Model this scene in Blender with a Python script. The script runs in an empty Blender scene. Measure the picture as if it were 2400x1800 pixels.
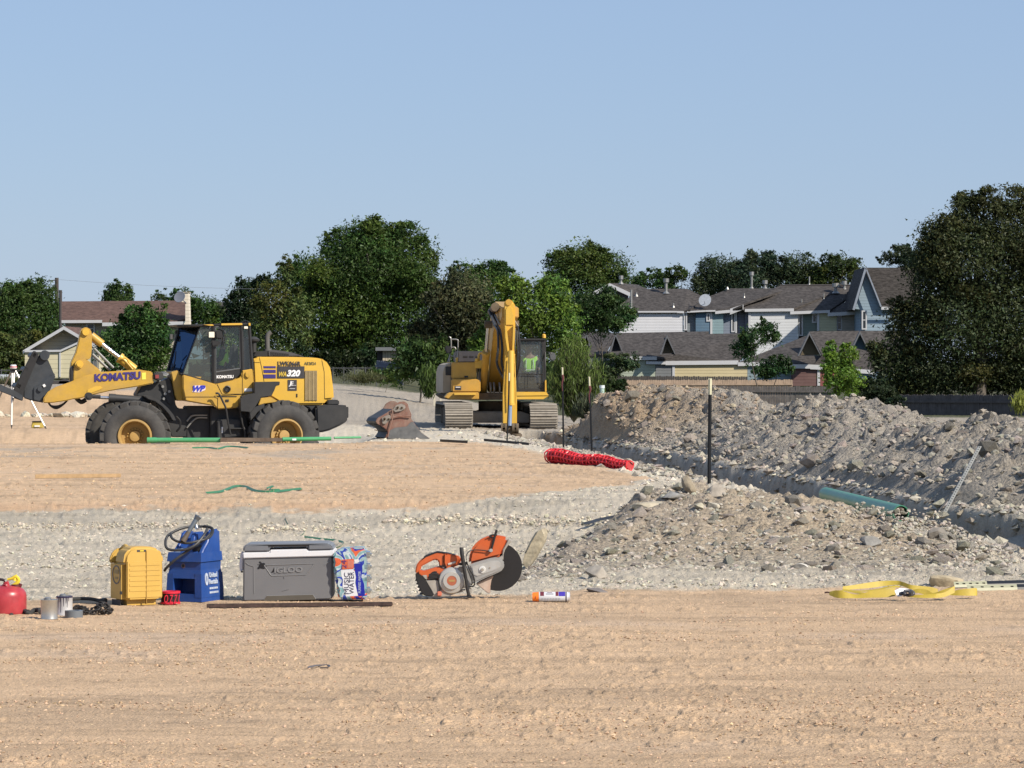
import bpy, bmesh, math, random
import numpy as np
from mathutils import Vector, Matrix

# ------------------------------------------------------------------ camera, sky, sun, exposure
SC = bpy.context.scene
FPX, CAMH, HORY = 8000.0, 1.7, 853.0
cam = bpy.data.objects.new('camera', bpy.data.cameras.new('camera'))
SC.collection.objects.link(cam); SC.camera = cam
cam.location = (0, 0, CAMH); cam.rotation_euler = (math.radians(90), 0, 0)
cam.data.sensor_width = 36.0; cam.data.lens = 36.0*FPX/2400
cam.data.shift_y = -(900-HORY)/2400.0
cam.data.clip_start = 0.5; cam.data.clip_end = 6000

SUN_EL, SUN_AZ = math.radians(36), math.radians(128)      # azimuth clockwise from +Y (view direction)
W = bpy.data.worlds.new('World'); SC.world = W; W.use_nodes = True
nt = W.node_tree; nt.nodes.clear()
sky = nt.nodes.new('ShaderNodeTexSky'); sky.sky_type = 'NISHITA'; sky.sun_disc = False
sky.sun_elevation = SUN_EL; sky.sun_rotation = SUN_AZ
sky.air_density = 1.0; sky.dust_density = 0.3; sky.ozone_density = 3.0; sky.altitude = 200
hs = nt.nodes.new('ShaderNodeHueSaturation'); hs.inputs['Saturation'].default_value = 1.0; hs.inputs['Value'].default_value = 1.0
gm = nt.nodes.new('ShaderNodeMix'); gm.data_type = 'RGBA'; gm.blend_type = 'MULTIPLY'; gm.inputs[0].default_value = 1.0
gm.blend_type = 'MIX'; gm.inputs[0].default_value = 0.62
gm.inputs[7].default_value = (4.15, 5.75, 8.9, 1)            # thin summer haze: evens the sky out
bg = nt.nodes.new('ShaderNodeBackground'); bg.inputs['Strength'].default_value = 0.064
wo = nt.nodes.new('ShaderNodeOutputWorld')
nt.links.new(sky.outputs[0], gm.inputs[6]); nt.links.new(gm.outputs[2], hs.inputs['Color'])
nt.links.new(hs.outputs[0], bg.inputs['Color']); nt.links.new(bg.outputs[0], wo.inputs['Surface'])
sl = bpy.data.lights.new('sun', 'SUN'); sl.energy = 4.4; sl.angle = math.radians(0.6); sl.color = (1.0, 0.91, 0.78)
so = bpy.data.objects.new('sun', sl); SC.collection.objects.link(so)
sdir = Vector((math.sin(SUN_AZ)*math.cos(SUN_EL), math.cos(SUN_AZ)*math.cos(SUN_EL), math.sin(SUN_EL)))
so.rotation_euler = sdir.to_track_quat('Z', 'Y').to_euler(); so.location = (60, -40, 60)
SC.view_settings.view_transform = 'Standard'; SC.view_settings.look = 'None'
SC.view_settings.exposure = 0.50; SC.view_settings.gamma = 1.0; SC.view_settings.use_curve_mapping = False
SC.cycles.max_bounces = 6; SC.cycles.diffuse_bounces = 2; SC.cycles.glossy_bounces = 3
SC.cycles.transmission_bounces = 6; SC.cycles.transparent_max_bounces = 8
SC.cycles.caustics_reflective = False; SC.cycles.caustics_refractive = False

# ------------------------------------------------------------------ helpers
def U(px, py, D):                       # point at distance D that a photo pixel looks at
    return Vector(((px-1200)*D/FPX, D, CAMH-(py-HORY)*D/FPX))
def gd(py, z=0.0):                      # distance at which height z is seen on row py
    return FPX*(CAMH-z)/(py-HORY)
_M = {}
def mat(name, col, rough=0.6, metal=0.0, var=0.12, scale=6.0, bump=0.0, bscale=40.0, dust=0.0,
        dustcol=(0.42, 0.36, 0.28), spec=0.5, topdust=0.0, trans=0.0):
    if name in _M: return _M[name]
    m = bpy.data.materials.new(name); m.use_nodes = True; _M[name] = m
    N = m.node_tree.nodes; L = m.node_tree.links; b = N['Principled BSDF']
    tc = N.new('ShaderNodeTexCoord')
    n1 = N.new('ShaderNodeTexNoise'); n1.inputs['Scale'].default_value = scale; n1.inputs['Detail'].default_value = 6; n1.inputs['Roughness'].default_value = 0.65
    L.new(tc.outputs['Object'], n1.inputs['Vector'])
    cr = N.new('ShaderNodeValToRGB'); cr.color_ramp.elements[0].position = 0.3; cr.color_ramp.elements[1].position = 0.72
    c = np.array(col[:3])
    cr.color_ramp.elements[0].color = (*np.clip(c*(1-var), 0, 1), 1); cr.color_ramp.elements[1].color = (*np.clip(c*(1+var), 0, 1), 1)
    L.new(n1.outputs['Fac'], cr.inputs[0]); out = cr.outputs[0]
    if dust > 0 or topdust > 0:
        n2 = N.new('ShaderNodeTexNoise'); n2.inputs['Scale'].default_value = scale*0.45; n2.inputs['Detail'].default_value = 8; n2.inputs['Roughness'].default_value = 0.75
        L.new(tc.outputs['Object'], n2.inputs['Vector'])
        r2 = N.new('ShaderNodeMapRange'); r2.inputs[1].default_value = 0.42; r2.inputs[2].default_value = 0.72
        r2.inputs[3].default_value = 0.15*dust; r2.inputs[4].default_value = dust
        L.new(n2.outputs['Fac'], r2.inputs[0]); fac = r2.outputs[0]
        if topdust > 0:
            g = N.new('ShaderNodeNewGeometry'); sx = N.new('ShaderNodeSeparateXYZ'); L.new(g.outputs['Normal'], sx.inputs[0])
            r3 = N.new('ShaderNodeMapRange'); r3.inputs[1].default_value = 0.35; r3.inputs[2].default_value = 0.95; r3.inputs[3].default_value = 0; r3.inputs[4].default_value = topdust
            L.new(sx.outputs['Z'], r3.inputs[0])
            mx = N.new('ShaderNodeMath'); mx.operation = 'MAXIMUM'; L.new(fac, mx.inputs[0]); L.new(r3.outputs[0], mx.inputs[1]); fac = mx.outputs[0]
        mm = N.new('ShaderNodeMix'); mm.data_type = 'RGBA'; L.new(fac, mm.inputs[0]); L.new(out, mm.inputs[6]); mm.inputs[7].default_value = (*dustcol, 1)
        out = mm.outputs[2]
    L.new(out, b.inputs['Base Color'])
    b.inputs['Roughness'].default_value = rough; b.inputs['Metallic'].default_value = metal
    b.inputs['Specular IOR Level'].default_value = spec
    if bump > 0:
        nb = N.new('ShaderNodeTexNoise'); nb.inputs['Scale'].default_value = bscale; nb.inputs['Detail'].default_value = 4
        L.new(tc.outputs['Object'], nb.inputs['Vector'])
        bn = N.new('ShaderNodeBump'); bn.inputs['Strength'].default_value = 0.6; bn.inputs['Distance'].default_value = bump
        L.new(nb.outputs['Fac'], bn.inputs['Height']); L.new(bn.outputs[0], b.inputs['Normal'])
    return m
def glassmat(name, tint=(0.35, 0.42, 0.42), alpha=0.55, refl=(.9, .95, 1)):
    if name in _M: return _M[name]
    m = bpy.data.materials.new(name); m.use_nodes = True; _M[name] = m
    N = m.node_tree.nodes; L = m.node_tree.links; N.clear()
    o = N.new('ShaderNodeOutputMaterial'); t = N.new('ShaderNodeBsdfTransparent'); t.inputs[0].default_value = (*tint, 1)
    g = N.new('ShaderNodeBsdfGlossy'); g.inputs['Roughness'].default_value = 0.03; g.inputs[0].default_value = (*refl, 1)
    d = N.new('ShaderNodeBsdfDiffuse'); d.inputs[0].default_value = (0.30, 0.31, 0.28, 1)
    fr = N.new('ShaderNodeFresnel'); fr.inputs[0].default_value = 1.5
    a = N.new('ShaderNodeMixShader'); L.new(fr.outputs[0], a.inputs[0]); L.new(t.outputs[0], a.inputs[1]); L.new(g.outputs[0], a.inputs[2])
    c = N.new('ShaderNodeMixShader'); c.inputs[0].default_value = alpha; L.new(a.outputs[0], c.inputs[1]); L.new(d.outputs[0], c.inputs[2])
    L.new(c.outputs[0], o.inputs[0]); return m

ORG = {}
def tag(o, label=None, cat=None, group=None, kind=None):
    if label: o['label'] = label
    if cat: o['category'] = cat
    if group: o['group'] = group
    if kind: o['kind'] = kind
    return o
def thing(name, label, cat, loc=(0, 0, 0), rotz=0.0, group=None, local=False):
    o = bpy.data.objects.new(name, None); SC.collection.objects.link(o); o.empty_display_size = 0.1
    o.location = loc; o.rotation_euler = (0, 0, rotz); tag(o, label, cat, group)
    ORG[o] = Vector((0, 0, 0)) if local else Vector(loc)
    return o
def mesh_obj(name, me, parent=None, m=None, smooth=None):
    if m is not None and len(me.materials) == 0:
        for q in (m if isinstance(m, (list, tuple)) else [m]): me.materials.append(q)
    if smooth is not None and len(me.polygons):
        me.polygons.foreach_set('use_smooth', [True]*len(me.polygons))
        me.set_sharp_from_angle(angle=math.radians(smooth))
    o = bpy.data.objects.new(name, me); SC.collection.objects.link(o)
    if parent is not None: o.parent = parent; ORG[o] = ORG.get(parent, Vector((0, 0, 0)))
    return o
def part(name, bm, m, parent=None, smooth=32, org=None, label=None, cat=None, group=None, kind=None, tri=False):
    """bm is in world coordinates (or in the thing's local ones); becomes one mesh object"""
    o0 = ORG[parent] if parent is not None else Vector(org if org is not None else (0, 0, 0))
    if o0.length > 0: bmesh.ops.translate(bm, verts=bm.verts, vec=-o0)
    me = bpy.data.meshes.new(name); bm.to_mesh(me); bm.free()
    o = mesh_obj(name, me, parent, m, smooth)
    if parent is None: o.location = o0; ORG[o] = o0
    return tag(o, label, cat, group, kind)
def B(): return bmesh.new()
def merge(bm, nb, bevel=0.0, seg=2, M=None):
    if bevel > 0:
        ed = [e for e in nb.edges if len(e.link_faces) == 2 and e.calc_face_angle(0) > 0.5]
        bmesh.ops.bevel(nb, geom=ed, offset=bevel, segments=seg, affect='EDGES', clamp_overlap=True)
    if M is not None: bmesh.ops.transform(nb, matrix=M, verts=nb.verts)
    me = bpy.data.meshes.new('t'); nb.to_mesh(me); nb.free(); bm.from_mesh(me); bpy.data.meshes.remove(me)
    return bm
def box(bm, x0, x1, y0, y1, z0, z1, bevel=0.0, seg=2, M=None):
    nb = bmesh.new(); bmesh.ops.create_cube(nb, size=1)
    for v in nb.verts: v.co = Vector(((x0+x1)/2+v.co.x*(x1-x0), (y0+y1)/2+v.co.y*(y1-y0), (z0+z1)/2+v.co.z*(z1-z0)))
    return merge(bm, nb, bevel, seg, M)
def prism3(bm, front, off, bevel=0.0, seg=2, M=None):
    nb = bmesh.new(); off = Vector(off)
    a = [nb.verts.new(p) for p in front]; b = [nb.verts.new(Vector(p)+off) for p in front]
    n = len(a); nb.faces.new(a); nb.faces.new(b[::-1])
    for i in range(n): nb.faces.new((a[i], b[i], b[(i+1) % n], a[(i+1) % n]))
    bmesh.ops.recalc_face_normals(nb, faces=nb.faces)
    return merge(bm, nb, bevel, seg, M)
def tube(bm, pts, r, seg=8, caps=True):
    pts = [Vector(p) for p in pts]; n = len(pts); rings = []
    rr = r if isinstance(r, (list, tuple)) else [r]*n
    up = Vector((0.13, 0.21, 0.97)); 
    for i, p in enumerate(pts):
        t = (pts[min(i+1, n-1)]-pts[max(i-1, 0)]); t.normalize()
        if i == 0:
            a = t.cross(up) if abs(t.dot(up)) < .95 else t.cross(Vector((1, 0, 0)))
        else: a = a-t*a.dot(t)
        a.normalize(); b = t.cross(a)
        rings.append([bm.verts.new(p+a*math.cos(k*2*math.pi/seg)*rr[i]+b*math.sin(k*2*math.pi/seg)*rr[i]) for k in range(seg)])
    for i in range(n-1):
        for k in range(seg): bm.faces.new((rings[i][k], rings[i][(k+1) % seg], rings[i+1][(k+1) % seg], rings[i+1][k]))
    if caps: bm.faces.new(rings[0][::-1]); bm.faces.new(rings[-1])
    return bm
def smoothpts(pts, k=4, closed=False):
    P = [Vector(p) for p in pts]; out = []; n = len(P)
    for i in range(n if closed else n-1):
        p0, p1, p2, p3 = (P[(i-1) % n], P[i], P[(i+1) % n], P[(i+2) % n]) if closed else (P[max(i-1, 0)], P[i], P[i+1], P[min(i+2, n-1)])
        for j in range(k):
            t = j/k
            out.append(0.5*((2*p1)+(p2-p0)*t+(2*p0-5*p1+4*p2-p3)*t*t+(3*p1-p0-3*p2+p3)*t**3))
    if not closed: out.append(P[-1])
    return out
def lathe(bm, prof, org=(0, 0, 0), axis=(0, 0, 1), seg=24, closed=False):
    org = Vector(org); ax = Vector(axis).normalized()
    a = ax.cross(Vector((1, 0, 0)) if abs(ax.x) < .9 else Vector((0, 1, 0))).normalized(); b = ax.cross(a)
    rings = []
    for r, h in prof:
        if r < 1e-5: rings.append([bm.verts.new(org+ax*h)])
        else: rings.append([bm.verts.new(org+ax*h+(a*math.cos(k*2*math.pi/seg)+b*math.sin(k*2*math.pi/seg))*r) for k in range(seg)])
    if closed: rings.append(rings[0])
    for i in range(len(rings)-1):
        p, q = rings[i], rings[i+1]
        for k in range(seg):
            k2 = (k+1) % seg
            if len(p) == 1 and len(q) == 1: continue
            if len(p) == 1: bm.faces.new((p[0], q[k], q[k2]))
            elif len(q) == 1: bm.faces.new((p[k], q[0], p[k2]))
            else: bm.faces.new((p[k], q[k], q[k2], p[k2]))
    return bm
def cyl(bm, p, q, r, seg=14, r2=None):
    p = Vector(p); q = Vector(q); L = (q-p).length
    return lathe(bm, [(0, 0), (r, 0), (r if r2 is None else r2, L), (0, L)], p, q-p, seg)
def ppx(bm, pts, D, d0=0.0, dep=0.1, bevel=0.0, seg=2):   # prism from photo pixels, front face at D+d0
    return prism3(bm, [U(x, y, D+d0) for x, y in pts], (0, dep, 0), bevel, seg)
_tc = {}
def text_bm(s, M, width=None, height=None, bold=0.0, ext=0.002, shear=0.0):
    cu = bpy.data.curves.new('t', 'FONT'); cu.body = s; cu.size = 1; cu.offset = bold; cu.extrude = 0.5; cu.shear = shear; cu.resolution_u = 3
    ob = bpy.data.objects.new('t', cu); SC.collection.objects.link(ob)
    dg = bpy.context.evaluated_depsgraph_get(); me = bpy.data.meshes.new_from_object(ob.evaluated_get(dg))
    bpy.data.objects.remove(ob); bpy.data.curves.remove(cu)
    bm = bmesh.new(); bm.from_mesh(me); bpy.data.meshes.remove(me)
    xs = [v.co.x for v in bm.verts]; ys = [v.co.y for v in bm.verts]; x0, x1, y0, y1 = min(xs), max(xs), min(ys), max(ys)
    sx = width/(x1-x0) if width else height/(y1-y0); sy = height/(y1-y0) if height else sx
    for v in bm.verts: v.co = Vector(((v.co.x-x0)*sx, (v.co.y-y0)*sy, v.co.z*2*ext))
    bmesh.ops.transform(bm, matrix=M, verts=bm.verts); return bm
def join(bm, other):
    me = bpy.data.meshes.new('t'); other.to_mesh(me); other.free(); bm.from_mesh(me); bpy.data.meshes.remove(me); return bm
def frameM(o, x, y):                    # matrix: local x->x dir, y->y dir, z normal
    x = Vector(x).normalized(); y = Vector(y).normalized(); z = x.cross(y)
    return Matrix(((x.x, y.x, z.x, o[0]), (x.y, y.y, z.y, o[1]), (x.z, y.z, z.z, o[2]), (0, 0, 0, 1)))
def copy_tree(o, parent=None):
    c = o.copy(); SC.collection.objects.link(c); c.parent = parent; ORG[c] = ORG.get(o, Vector((0, 0, 0)))
    for ch in list(o.children): copy_tree(ch, c)
    return c

# ------------------------------------------------------------------ numpy noise
def _hash(ix, iy, s):
    h = (ix.astype(np.int64)*374761393+iy.astype(np.int64)*668265263+s*982451653) & 0xffffffff
    h = ((h ^ (h >> 13))*1274126177) & 0xffffffff
    h = (h ^ (h >> 16)) & 0xffffffff
    return h.astype(np.float64)/4294967295.0
def vn(x, y, s=0):
    x = np.asarray(x, float); y = np.asarray(y, float)
    ix = np.floor(x); iy = np.floor(y); fx = x-ix; fy = y-iy; ix = ix.astype(np.int64); iy = iy.astype(np.int64)
    u = fx*fx*(3-2*fx); v = fy*fy*(3-2*fy)
    a = _hash(ix, iy, s); b = _hash(ix+1, iy, s); c = _hash(ix, iy+1, s); d = _hash(ix+1, iy+1, s)
    return (a*(1-u)+b*u)*(1-v)+(c*(1-u)+d*u)*v
def fbm(x, y, s=0, o=4, g=0.5):
    r = 0; a = 1; t = 0
    for i in range(o): r = r+a*vn(x*2**i+i*17.3, y*2**i-i*9.1, s+i); t += a; a *= g
    return r/t
def ss(a, b, x):
    t = np.clip((np.asarray(x, float)-a)/(b-a), 0, 1); return t*t*(3-2*t)
# ------------------------------------------------------------------ the lie of the land
def hbase(X, Y):
    X = np.asarray(X, float); Y = np.asarray(Y, float)
    L = np.interp(Y, [0, 24.5, 27, 31, 36, 38.0, 39.8, 50, 68.3, 70.3, 77.5, 82, 104, 112, 130, 200, 400, 3000],
                  [0, 0, -.07, -.10, -.08, 0, .10, .08, .12, -.58, -.58, .1, .15, .8, .95, 1.15, 1.5, 6])
    C = np.interp(Y, [0, 24.5, 27, 31, 36, 38.0, 39.8, 50, 68.3, 74, 90, 100, 118, 130, 200, 400, 3000],
                  [0, 0, -.07, -.10, -.08, 0, .10, .08, .12, .03, .06, .30, .92, 1.10, 1.15, 1.5, 6])
    R = np.interp(Y, [0, 26, 38, 68, 90, 130, 200, 400, 3000], [0, 0, 0, .02, 0, -.35, -.95, -.95, 3])
    w1 = ss(-4.05, -3.0, X); z = L*(1-w1)+C*w1
    w2 = np.where(Y < 72, ss(0.6, 1.9, X-np.interp(Y, [24, 44, 51, 60, 72], [-1.5, 1.3, .7, -.2, -1.5])), ss(-7, 4.0, X+(Y-100)*.02))
    return z*(1-w2)+R*w2
def trench(X, Y):
    near = 7.70-0.0962*Y+0.30*(fbm(Y*0.9, X*.3+3.3, 5, 3)-.5)
    w = 1.45+0.55*(fbm(Y*.8, X*.2, 9, 3, .55)-.5)
    d = X-near
    side = ss(-0.05, 0.22, d)*(1-ss(w-0.62, w+0.16, d))
    return -1.7*side*(1-ss(85.2, 85.9, Y))*ss(24, 25, Y), d, w
def gz(X, Y):
    """height of the ground for standing things on it"""
    return float(hbase(X, Y)+trench(X, Y)[0])
RIDGE = [(1290, 1003, 83), (1345, 985, 81), (1400, 955, 80), (1470, 914, 79), (1560, 908, 78), (1640, 902, 76), (1700, 920, 74), (1760, 955, 71.5), (1800, 975, 69.5), (1850, 972, 67),
         (1940, 934, 63.5), (2010, 955, 60.5), (2060, 985, 58), (2110, 1008, 56), (2190, 1006, 53), (2240, 992, 51.5), (2330, 986, 49.5), (2400, 1000, 47), (2500, 1000, 45), (2620, 1010, 42)]
RIDGE = [tuple(U(*r)) for r in RIDGE]
MOUND = [(1230, 1345, 28.0), (1300, 1325, 29), (1400, 1275, 30.5), (1500, 1215, 32), (1560, 1168, 32.6), (1610, 1145, 33), (1680, 1155, 33.2), (1760, 1195, 33.4), (1880, 1240, 33.6), (2060, 1262, 33.8), (2250, 1300, 33), (2500, 1345, 30)]
MOUND = [tuple(U(*r)) for r in MOUND]
def ridge(X, Y, line, wn, wf, p=1.1, wl=None):
    """conical ridge along a polyline: returns height above the base, distance ratio"""
    best = np.full(X.shape, 1e9); Hh = np.zeros(X.shape)
    for i, ((x0, y0, z0), (x1, y1, z1)) in enumerate(zip(line[:-1], line[1:])):
        dx, dy = x1-x0, y1-y0; t = np.clip(((X-x0)*dx+(Y-y0)*dy)/(dx*dx+dy*dy), 0, 1)
        qx, qy = x0+t*dx, y0+t*dy; d = np.hypot(X-qx, Y-qy); zc = z0+(z1-z0)*t-hbase(qx, qy); near = (X-qx)*dy-(Y-qy)*dx
        a = wn if wl is None else wl[i]+(wl[i+1]-wl[i])*t
        r = d/np.where(near > 0, a, wf); prof = np.clip(1-r, 0, 1)-.10*np.exp(-(r/.12)**2)
        best = np.minimum(best, r); Hh = np.maximum(Hh, zc*np.clip(prof/.9, 0, 1.02)**p)
    return Hh, best
O_COL = np.array((.60, .42, .262)); G_COL = np.array((.50, .44, .345)); W_COL = np.array((.56, .50, .40)); S_COL = np.array((.30, .272, .232)); R_COL = np.array((.35, .31, .255)); D_COL = np.array((.30, .215, .14))
def ground_zone(X, Y):
    n = fbm(X*1.3, Y*.9, 21, 4)-.5; n2 = fbm(X*6, Y*4, 31, 3)-.5
    e1 = np.interp(X, [-4, 0, 4], [24.6, 25.5, 26.2])+n*1.0+n2*.5
    near = 1-ss(-.15, .15, Y-e1)
    e2 = np.interp(X, [-6, -1, .5, 1.6, 2.6, 4], [38.9, 38.7, 43.0, 46, 52, 60])+n*1.6+n2*1.1
    xe = np.interp(Y, [38, 44, 51, 60, 66, 72], [3.2, 2.9, 1.75, .65, -.1, -1.2])+n*.9+n2*.5
    pad = ss(-.3, .3, Y-e2)*(1-ss(-.2, .25, X-xe))*(1-ss(71, 73.2, Y+n*2+(X+3)*.0))
    pad = np.maximum(pad, ss(.05, .5, np.exp(-((X-2.05)/.35)**2-((Y-36.2)/1.2)**2)+n2*.6-.2)*.7)
    back = ss(77.5, 79, Y+n*2)*(1-ss(113, 116, Y))*(1-ss(-6.3, -5.2, X+n*2+(Y-80)*.06))
    return near, pad, back, n, n2
def ground_color(X, Y):
    near, pad, back, n, n2 = ground_zone(X, Y)
    o = np.maximum(np.maximum(near, pad), back)
    # gravel between, whiter on the trench lip and on the slope behind the bucket; grey road beyond
    wh = ss(-.6, .6, X-np.interp(Y, [38, 44, 51, 60, 72, 80], [3.2, 2.9, 1.75, .65, -1.2, -2.2]))*ss(40, 46, Y)
    wh = np.maximum(wh, ss(69.5, 71, Y)*(1-ss(85, 88, Y+X*.8+n*3)))
    road = ss(85, 88, Y+X*.8+n*3)*(1-back)
    gv = fbm(X*1.2+9, Y*1.8, 62, 5, .6); c = G_COL*np.ones(X.shape+(1,))*(.80+.40*gv[..., None]); dk_ = ss(.55, .70, fbm(X*.6, Y*1.6, 64, 4))[..., None]; c = c*(1-.22*dk_)
    bank = np.exp(-((Y-37.3)/.6)**2)[..., None]; c = c*(1-.16*bank)
    def mixc(c, k, w): return c*(1-w[..., None])+k*w[..., None]
    c = mixc(c, W_COL, wh); c = mixc(c, R_COL, road)
    lo = ss(70.2, 71, Y)*(1-ss(76.5, 78, Y))*(1-ss(-4, -3, X)); c = mixc(c, R_COL*.9, lo)
    c = mixc(c, O_COL, o)
    # patches: darker tan streaks along the machine tracks, grey dusting
    st = fbm(X*.35, Y*2.2, 41, 4); c = c*(0.90+.20*st[..., None])
    s3 = ss(.50, .72, fbm(X*.22+7, Y*np.where(Y > 34, .9, 2.6), 43, 5, .6))*o; c = c*(1-.15*s3[..., None])
    dk = ss(.60, .74, fbm(X*.5+3, Y*1.3, 51, 5))*o; c = mixc(c, D_COL*1.35, dk*.42)
    pk = ss(.62, .78, fbm(X*.4+31, Y*.8, 57, 5))*o; c = mixc(c, np.array((.56, .42, .30)), pk*.55)
    b2 = np.exp(-((Y-39.0)/.55)**2)*pad; c = mixc(c, np.array((.50, .30, .17)), b2*.45)
    gr = ss(.60, .75, fbm(X*.8+11, Y*.5, 61, 4))*pad*ss(50, 60, Y); c = mixc(c, R_COL, gr*.6)
    ds = ss(.60, .72, fbm(X*5, Y*13, 58, 3))*o; c = c*(1-.20*ds[..., None])
    t, d, w = trench(X, Y); tw = ss(-.03, .15, -t); c = mixc(c, S_COL*.95, tw)
    tend = tw*ss(80, 83, Y); c = mixc(c, np.array((.27, .2, .13)), tend)
    bench = ss(0, .3, d-w)*(Y > 30)*(Y < 95); c = mixc(c, S_COL*1.15, bench*(1-ss(95, 110, Y)))
    gr2 = ss(126, 136, Y+n*10)[..., None]; c = c*(1-gr2)+np.array((.085, .088, .05))*gr2
    return np.clip(c, 0.02, .8), o
def ground_detail(X, Y, o):
    nearz = 1-ss(25, 30, Y); rough = ss(.40, .62, fbm(X*.45, Y*.7, 8, 3))
    z = .016*(fbm(X*.6, Y*.5, 3, 3)-.5)+.009*(fbm(X*2.2, Y*2.6, 4, 3)-.5)*(1+2*(1-o))
    z += .008*(fbm(X*7, Y*9, 16, 3)-.5)*(.5+rough)
    z += .012*ss(.62, .76, fbm(X*16, Y*11, 6, 3))*(.12+1.1*rough)*(1+.5*(1-nearz))
    z += .008*(fbm(X*38, Y*22, 17, 2)-.5)
    ru = np.abs(((Y+.10*X+.35*np.sin(X*.4)+.3*fbm(X*.5, Y*.1, 12, 2))*.42) % 1-.5)*2
    z += (-.009*ss(.78, .98, ru)+.006*ss(.60, .72, ru)*(1-ss(.76, .86, ru)))*o*(.4+.9*(1-nearz))
    z += np.where((ru > .74) & (o > .5), .010*(1-nearz*.8)*(np.sin(X*38+Y*9+3*fbm(X*2, Y*2, 19, 2)))*fbm(X*5, Y*3, 20, 2), 0)*ss(.40, .52, fbm(X*.3, Y*.3, 14, 2))
    z += (1-o)*.035*(fbm(X*9, Y*8, 15, 3)-.5)+(1-o)*.016*ss(.5, .8, fbm(X*24, Y*16, 18, 2))
    return z
def make_terrain():
    ys = np.concatenate([np.arange(1890, 1390, -2.2), np.arange(1390, 1010, -1.7), np.arange(1010, 925, -2.2)])
    D = FPX*CAMH/(ys-HORY); D = np.concatenate([D, np.geomspace(D[-1]*1.01, 420, 110)])
    u = np.linspace(-.176, .176, 710)
    Y, UU = np.meshgrid(D, u, indexing='ij'); X = UU*Y
    c, o = ground_color(X, Y); Z = hbase(X, Y)+trench(X, Y)[0]
    fade = 1-ss(100, 200, Y)
    near_t = np.exp(-((trench(X, Y)[1]+.15)/.5)**2)
    Z = Z+ground_detail(X, Y, o)*fade*(1+near_t)
    tt, d, w = trench(X, Y); inside = ss(.03, .3, -tt)
    Z += inside*(.45*(fbm(X*3.2, Y*1.3, 71, 5, .6)-.5)+.10*(fbm(X*9, Y*5, 72, 3)-.5))
    X2 = X+inside*.22*(fbm(Z*3, Y*1.4, 73, 3)-.5)
    nr, nc = X.shape
    V = np.stack([X2, Y, Z], -1).reshape(-1, 3)
    i = np.arange(nr-1)[:, None]*nc+np.arange(nc-1)[None]; F = np.stack([i, i+1, i+nc+1, i+nc], -1).reshape(-1, 4)
    return grid_mesh('ground', V, F, c.reshape(-1, 3))
def grid_mesh(name, V, F, C=None, smooth=True):
    me = bpy.data.meshes.new(name); k = F.shape[1]
    me.vertices.add(len(V)); me.vertices.foreach_set('co', V.astype(np.float32).ravel())
    me.loops.add(F.size); me.loops.foreach_set('vertex_index', F.astype(np.int32).ravel())
    me.polygons.add(len(F)); me.polygons.foreach_set('loop_start', np.arange(0, F.size, k, dtype=np.int32))
    me.polygons.foreach_set('use_smooth', np.full(len(F), smooth))
    me.update(calc_edges=True)
    if C is not None:
        a = me.color_attributes.new('Col', 'FLOAT_COLOR', 'POINT'); a.data.foreach_set('color', np.concatenate([C, np.ones((len(C), 1))], 1).astype(np.float32).ravel())
    return me
def dirt_material(name, bump=.012, s1=28.0, cvar=.30):
    m = bpy.data.materials.new(name); m.use_nodes = True; N = m.node_tree.nodes; L = m.node_tree.links; b = N['Principled BSDF']
    at = N.new('ShaderNodeAttribute'); at.attribute_name = 'Col'
    tc = N.new('ShaderNodeTexCoord')
    def noise(sc, det=5, ro=.7):
        n = N.new('ShaderNodeTexNoise'); n.inputs['Scale'].default_value = sc; n.inputs['Detail'].default_value = det; n.inputs['Roughness'].default_value = ro
        L.new(tc.outputs['Object'], n.inputs['Vector']); return n
    n1 = noise(s1, 8, .75); n2 = noise(s1*.12, 6, .7); vo = N.new('ShaderNodeTexVoronoi'); vo.inputs['Scale'].default_value = s1*1.1; L.new(tc.outputs['Object'], vo.inputs['Vector'])
    r1 = N.new('ShaderNodeMapRange'); r1.inputs[1].default_value = .3; r1.inputs[2].default_value = .7; r1.inputs[3].default_value = 1-cvar; r1.inputs[4].default_value = 1+cvar; L.new(n1.outputs['Fac'], r1.inputs[0])
    r2 = N.new('ShaderNodeMapRange'); r2.inputs[1].default_value = .3; r2.inputs[2].default_value = .7; r2.inputs[3].default_value = .88; r2.inputs[4].default_value = 1.12; L.new(n2.outputs['Fac'], r2.inputs[0])
    mu = N.new('ShaderNodeMath'); mu.operation = 'MULTIPLY'; L.new(r1.outputs[0], mu.inputs[0]); L.new(r2.outputs[0], mu.inputs[1])
    sc = N.new('ShaderNodeVectorMath'); sc.operation = 'SCALE'; L.new(at.outputs['Color'], sc.inputs[0]); L.new(mu.outputs[0], sc.inputs['Scale'])
    L.new(sc.outputs[0], b.inputs['Base Color']); b.inputs['Roughness'].default_value = .95; b.inputs['Specular IOR Level'].default_value = .15
    ad = N.new('ShaderNodeMath'); ad.operation = 'ADD'; L.new(n1.outputs['Fac'], ad.inputs[0])
    vm = N.new('ShaderNodeMath'); vm.operation = 'MULTIPLY'; vm.inputs[1].default_value = -.6; L.new(vo.outputs['Distance'], vm.inputs[0]); L.new(vm.outputs[0], ad.inputs[1])
    bn = N.new('ShaderNodeBump'); bn.inputs['Strength'].default_value = 1.0; bn.inputs['Distance'].default_value = bump; L.new(ad.outputs[0], bn.inputs['Height']); L.new(bn.outputs[0], b.inputs['Normal'])
    return m
DIRT = dirt_material('packed_dirt', .012, 55, .22); SPOIL = dirt_material('spoil_dirt', .05, 20, .32); ROCK = dirt_material('limestone', .02, 16, .18)
g = mesh_obj('ground', make_terrain(), None, DIRT); tag(g, kind='structure')
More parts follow.
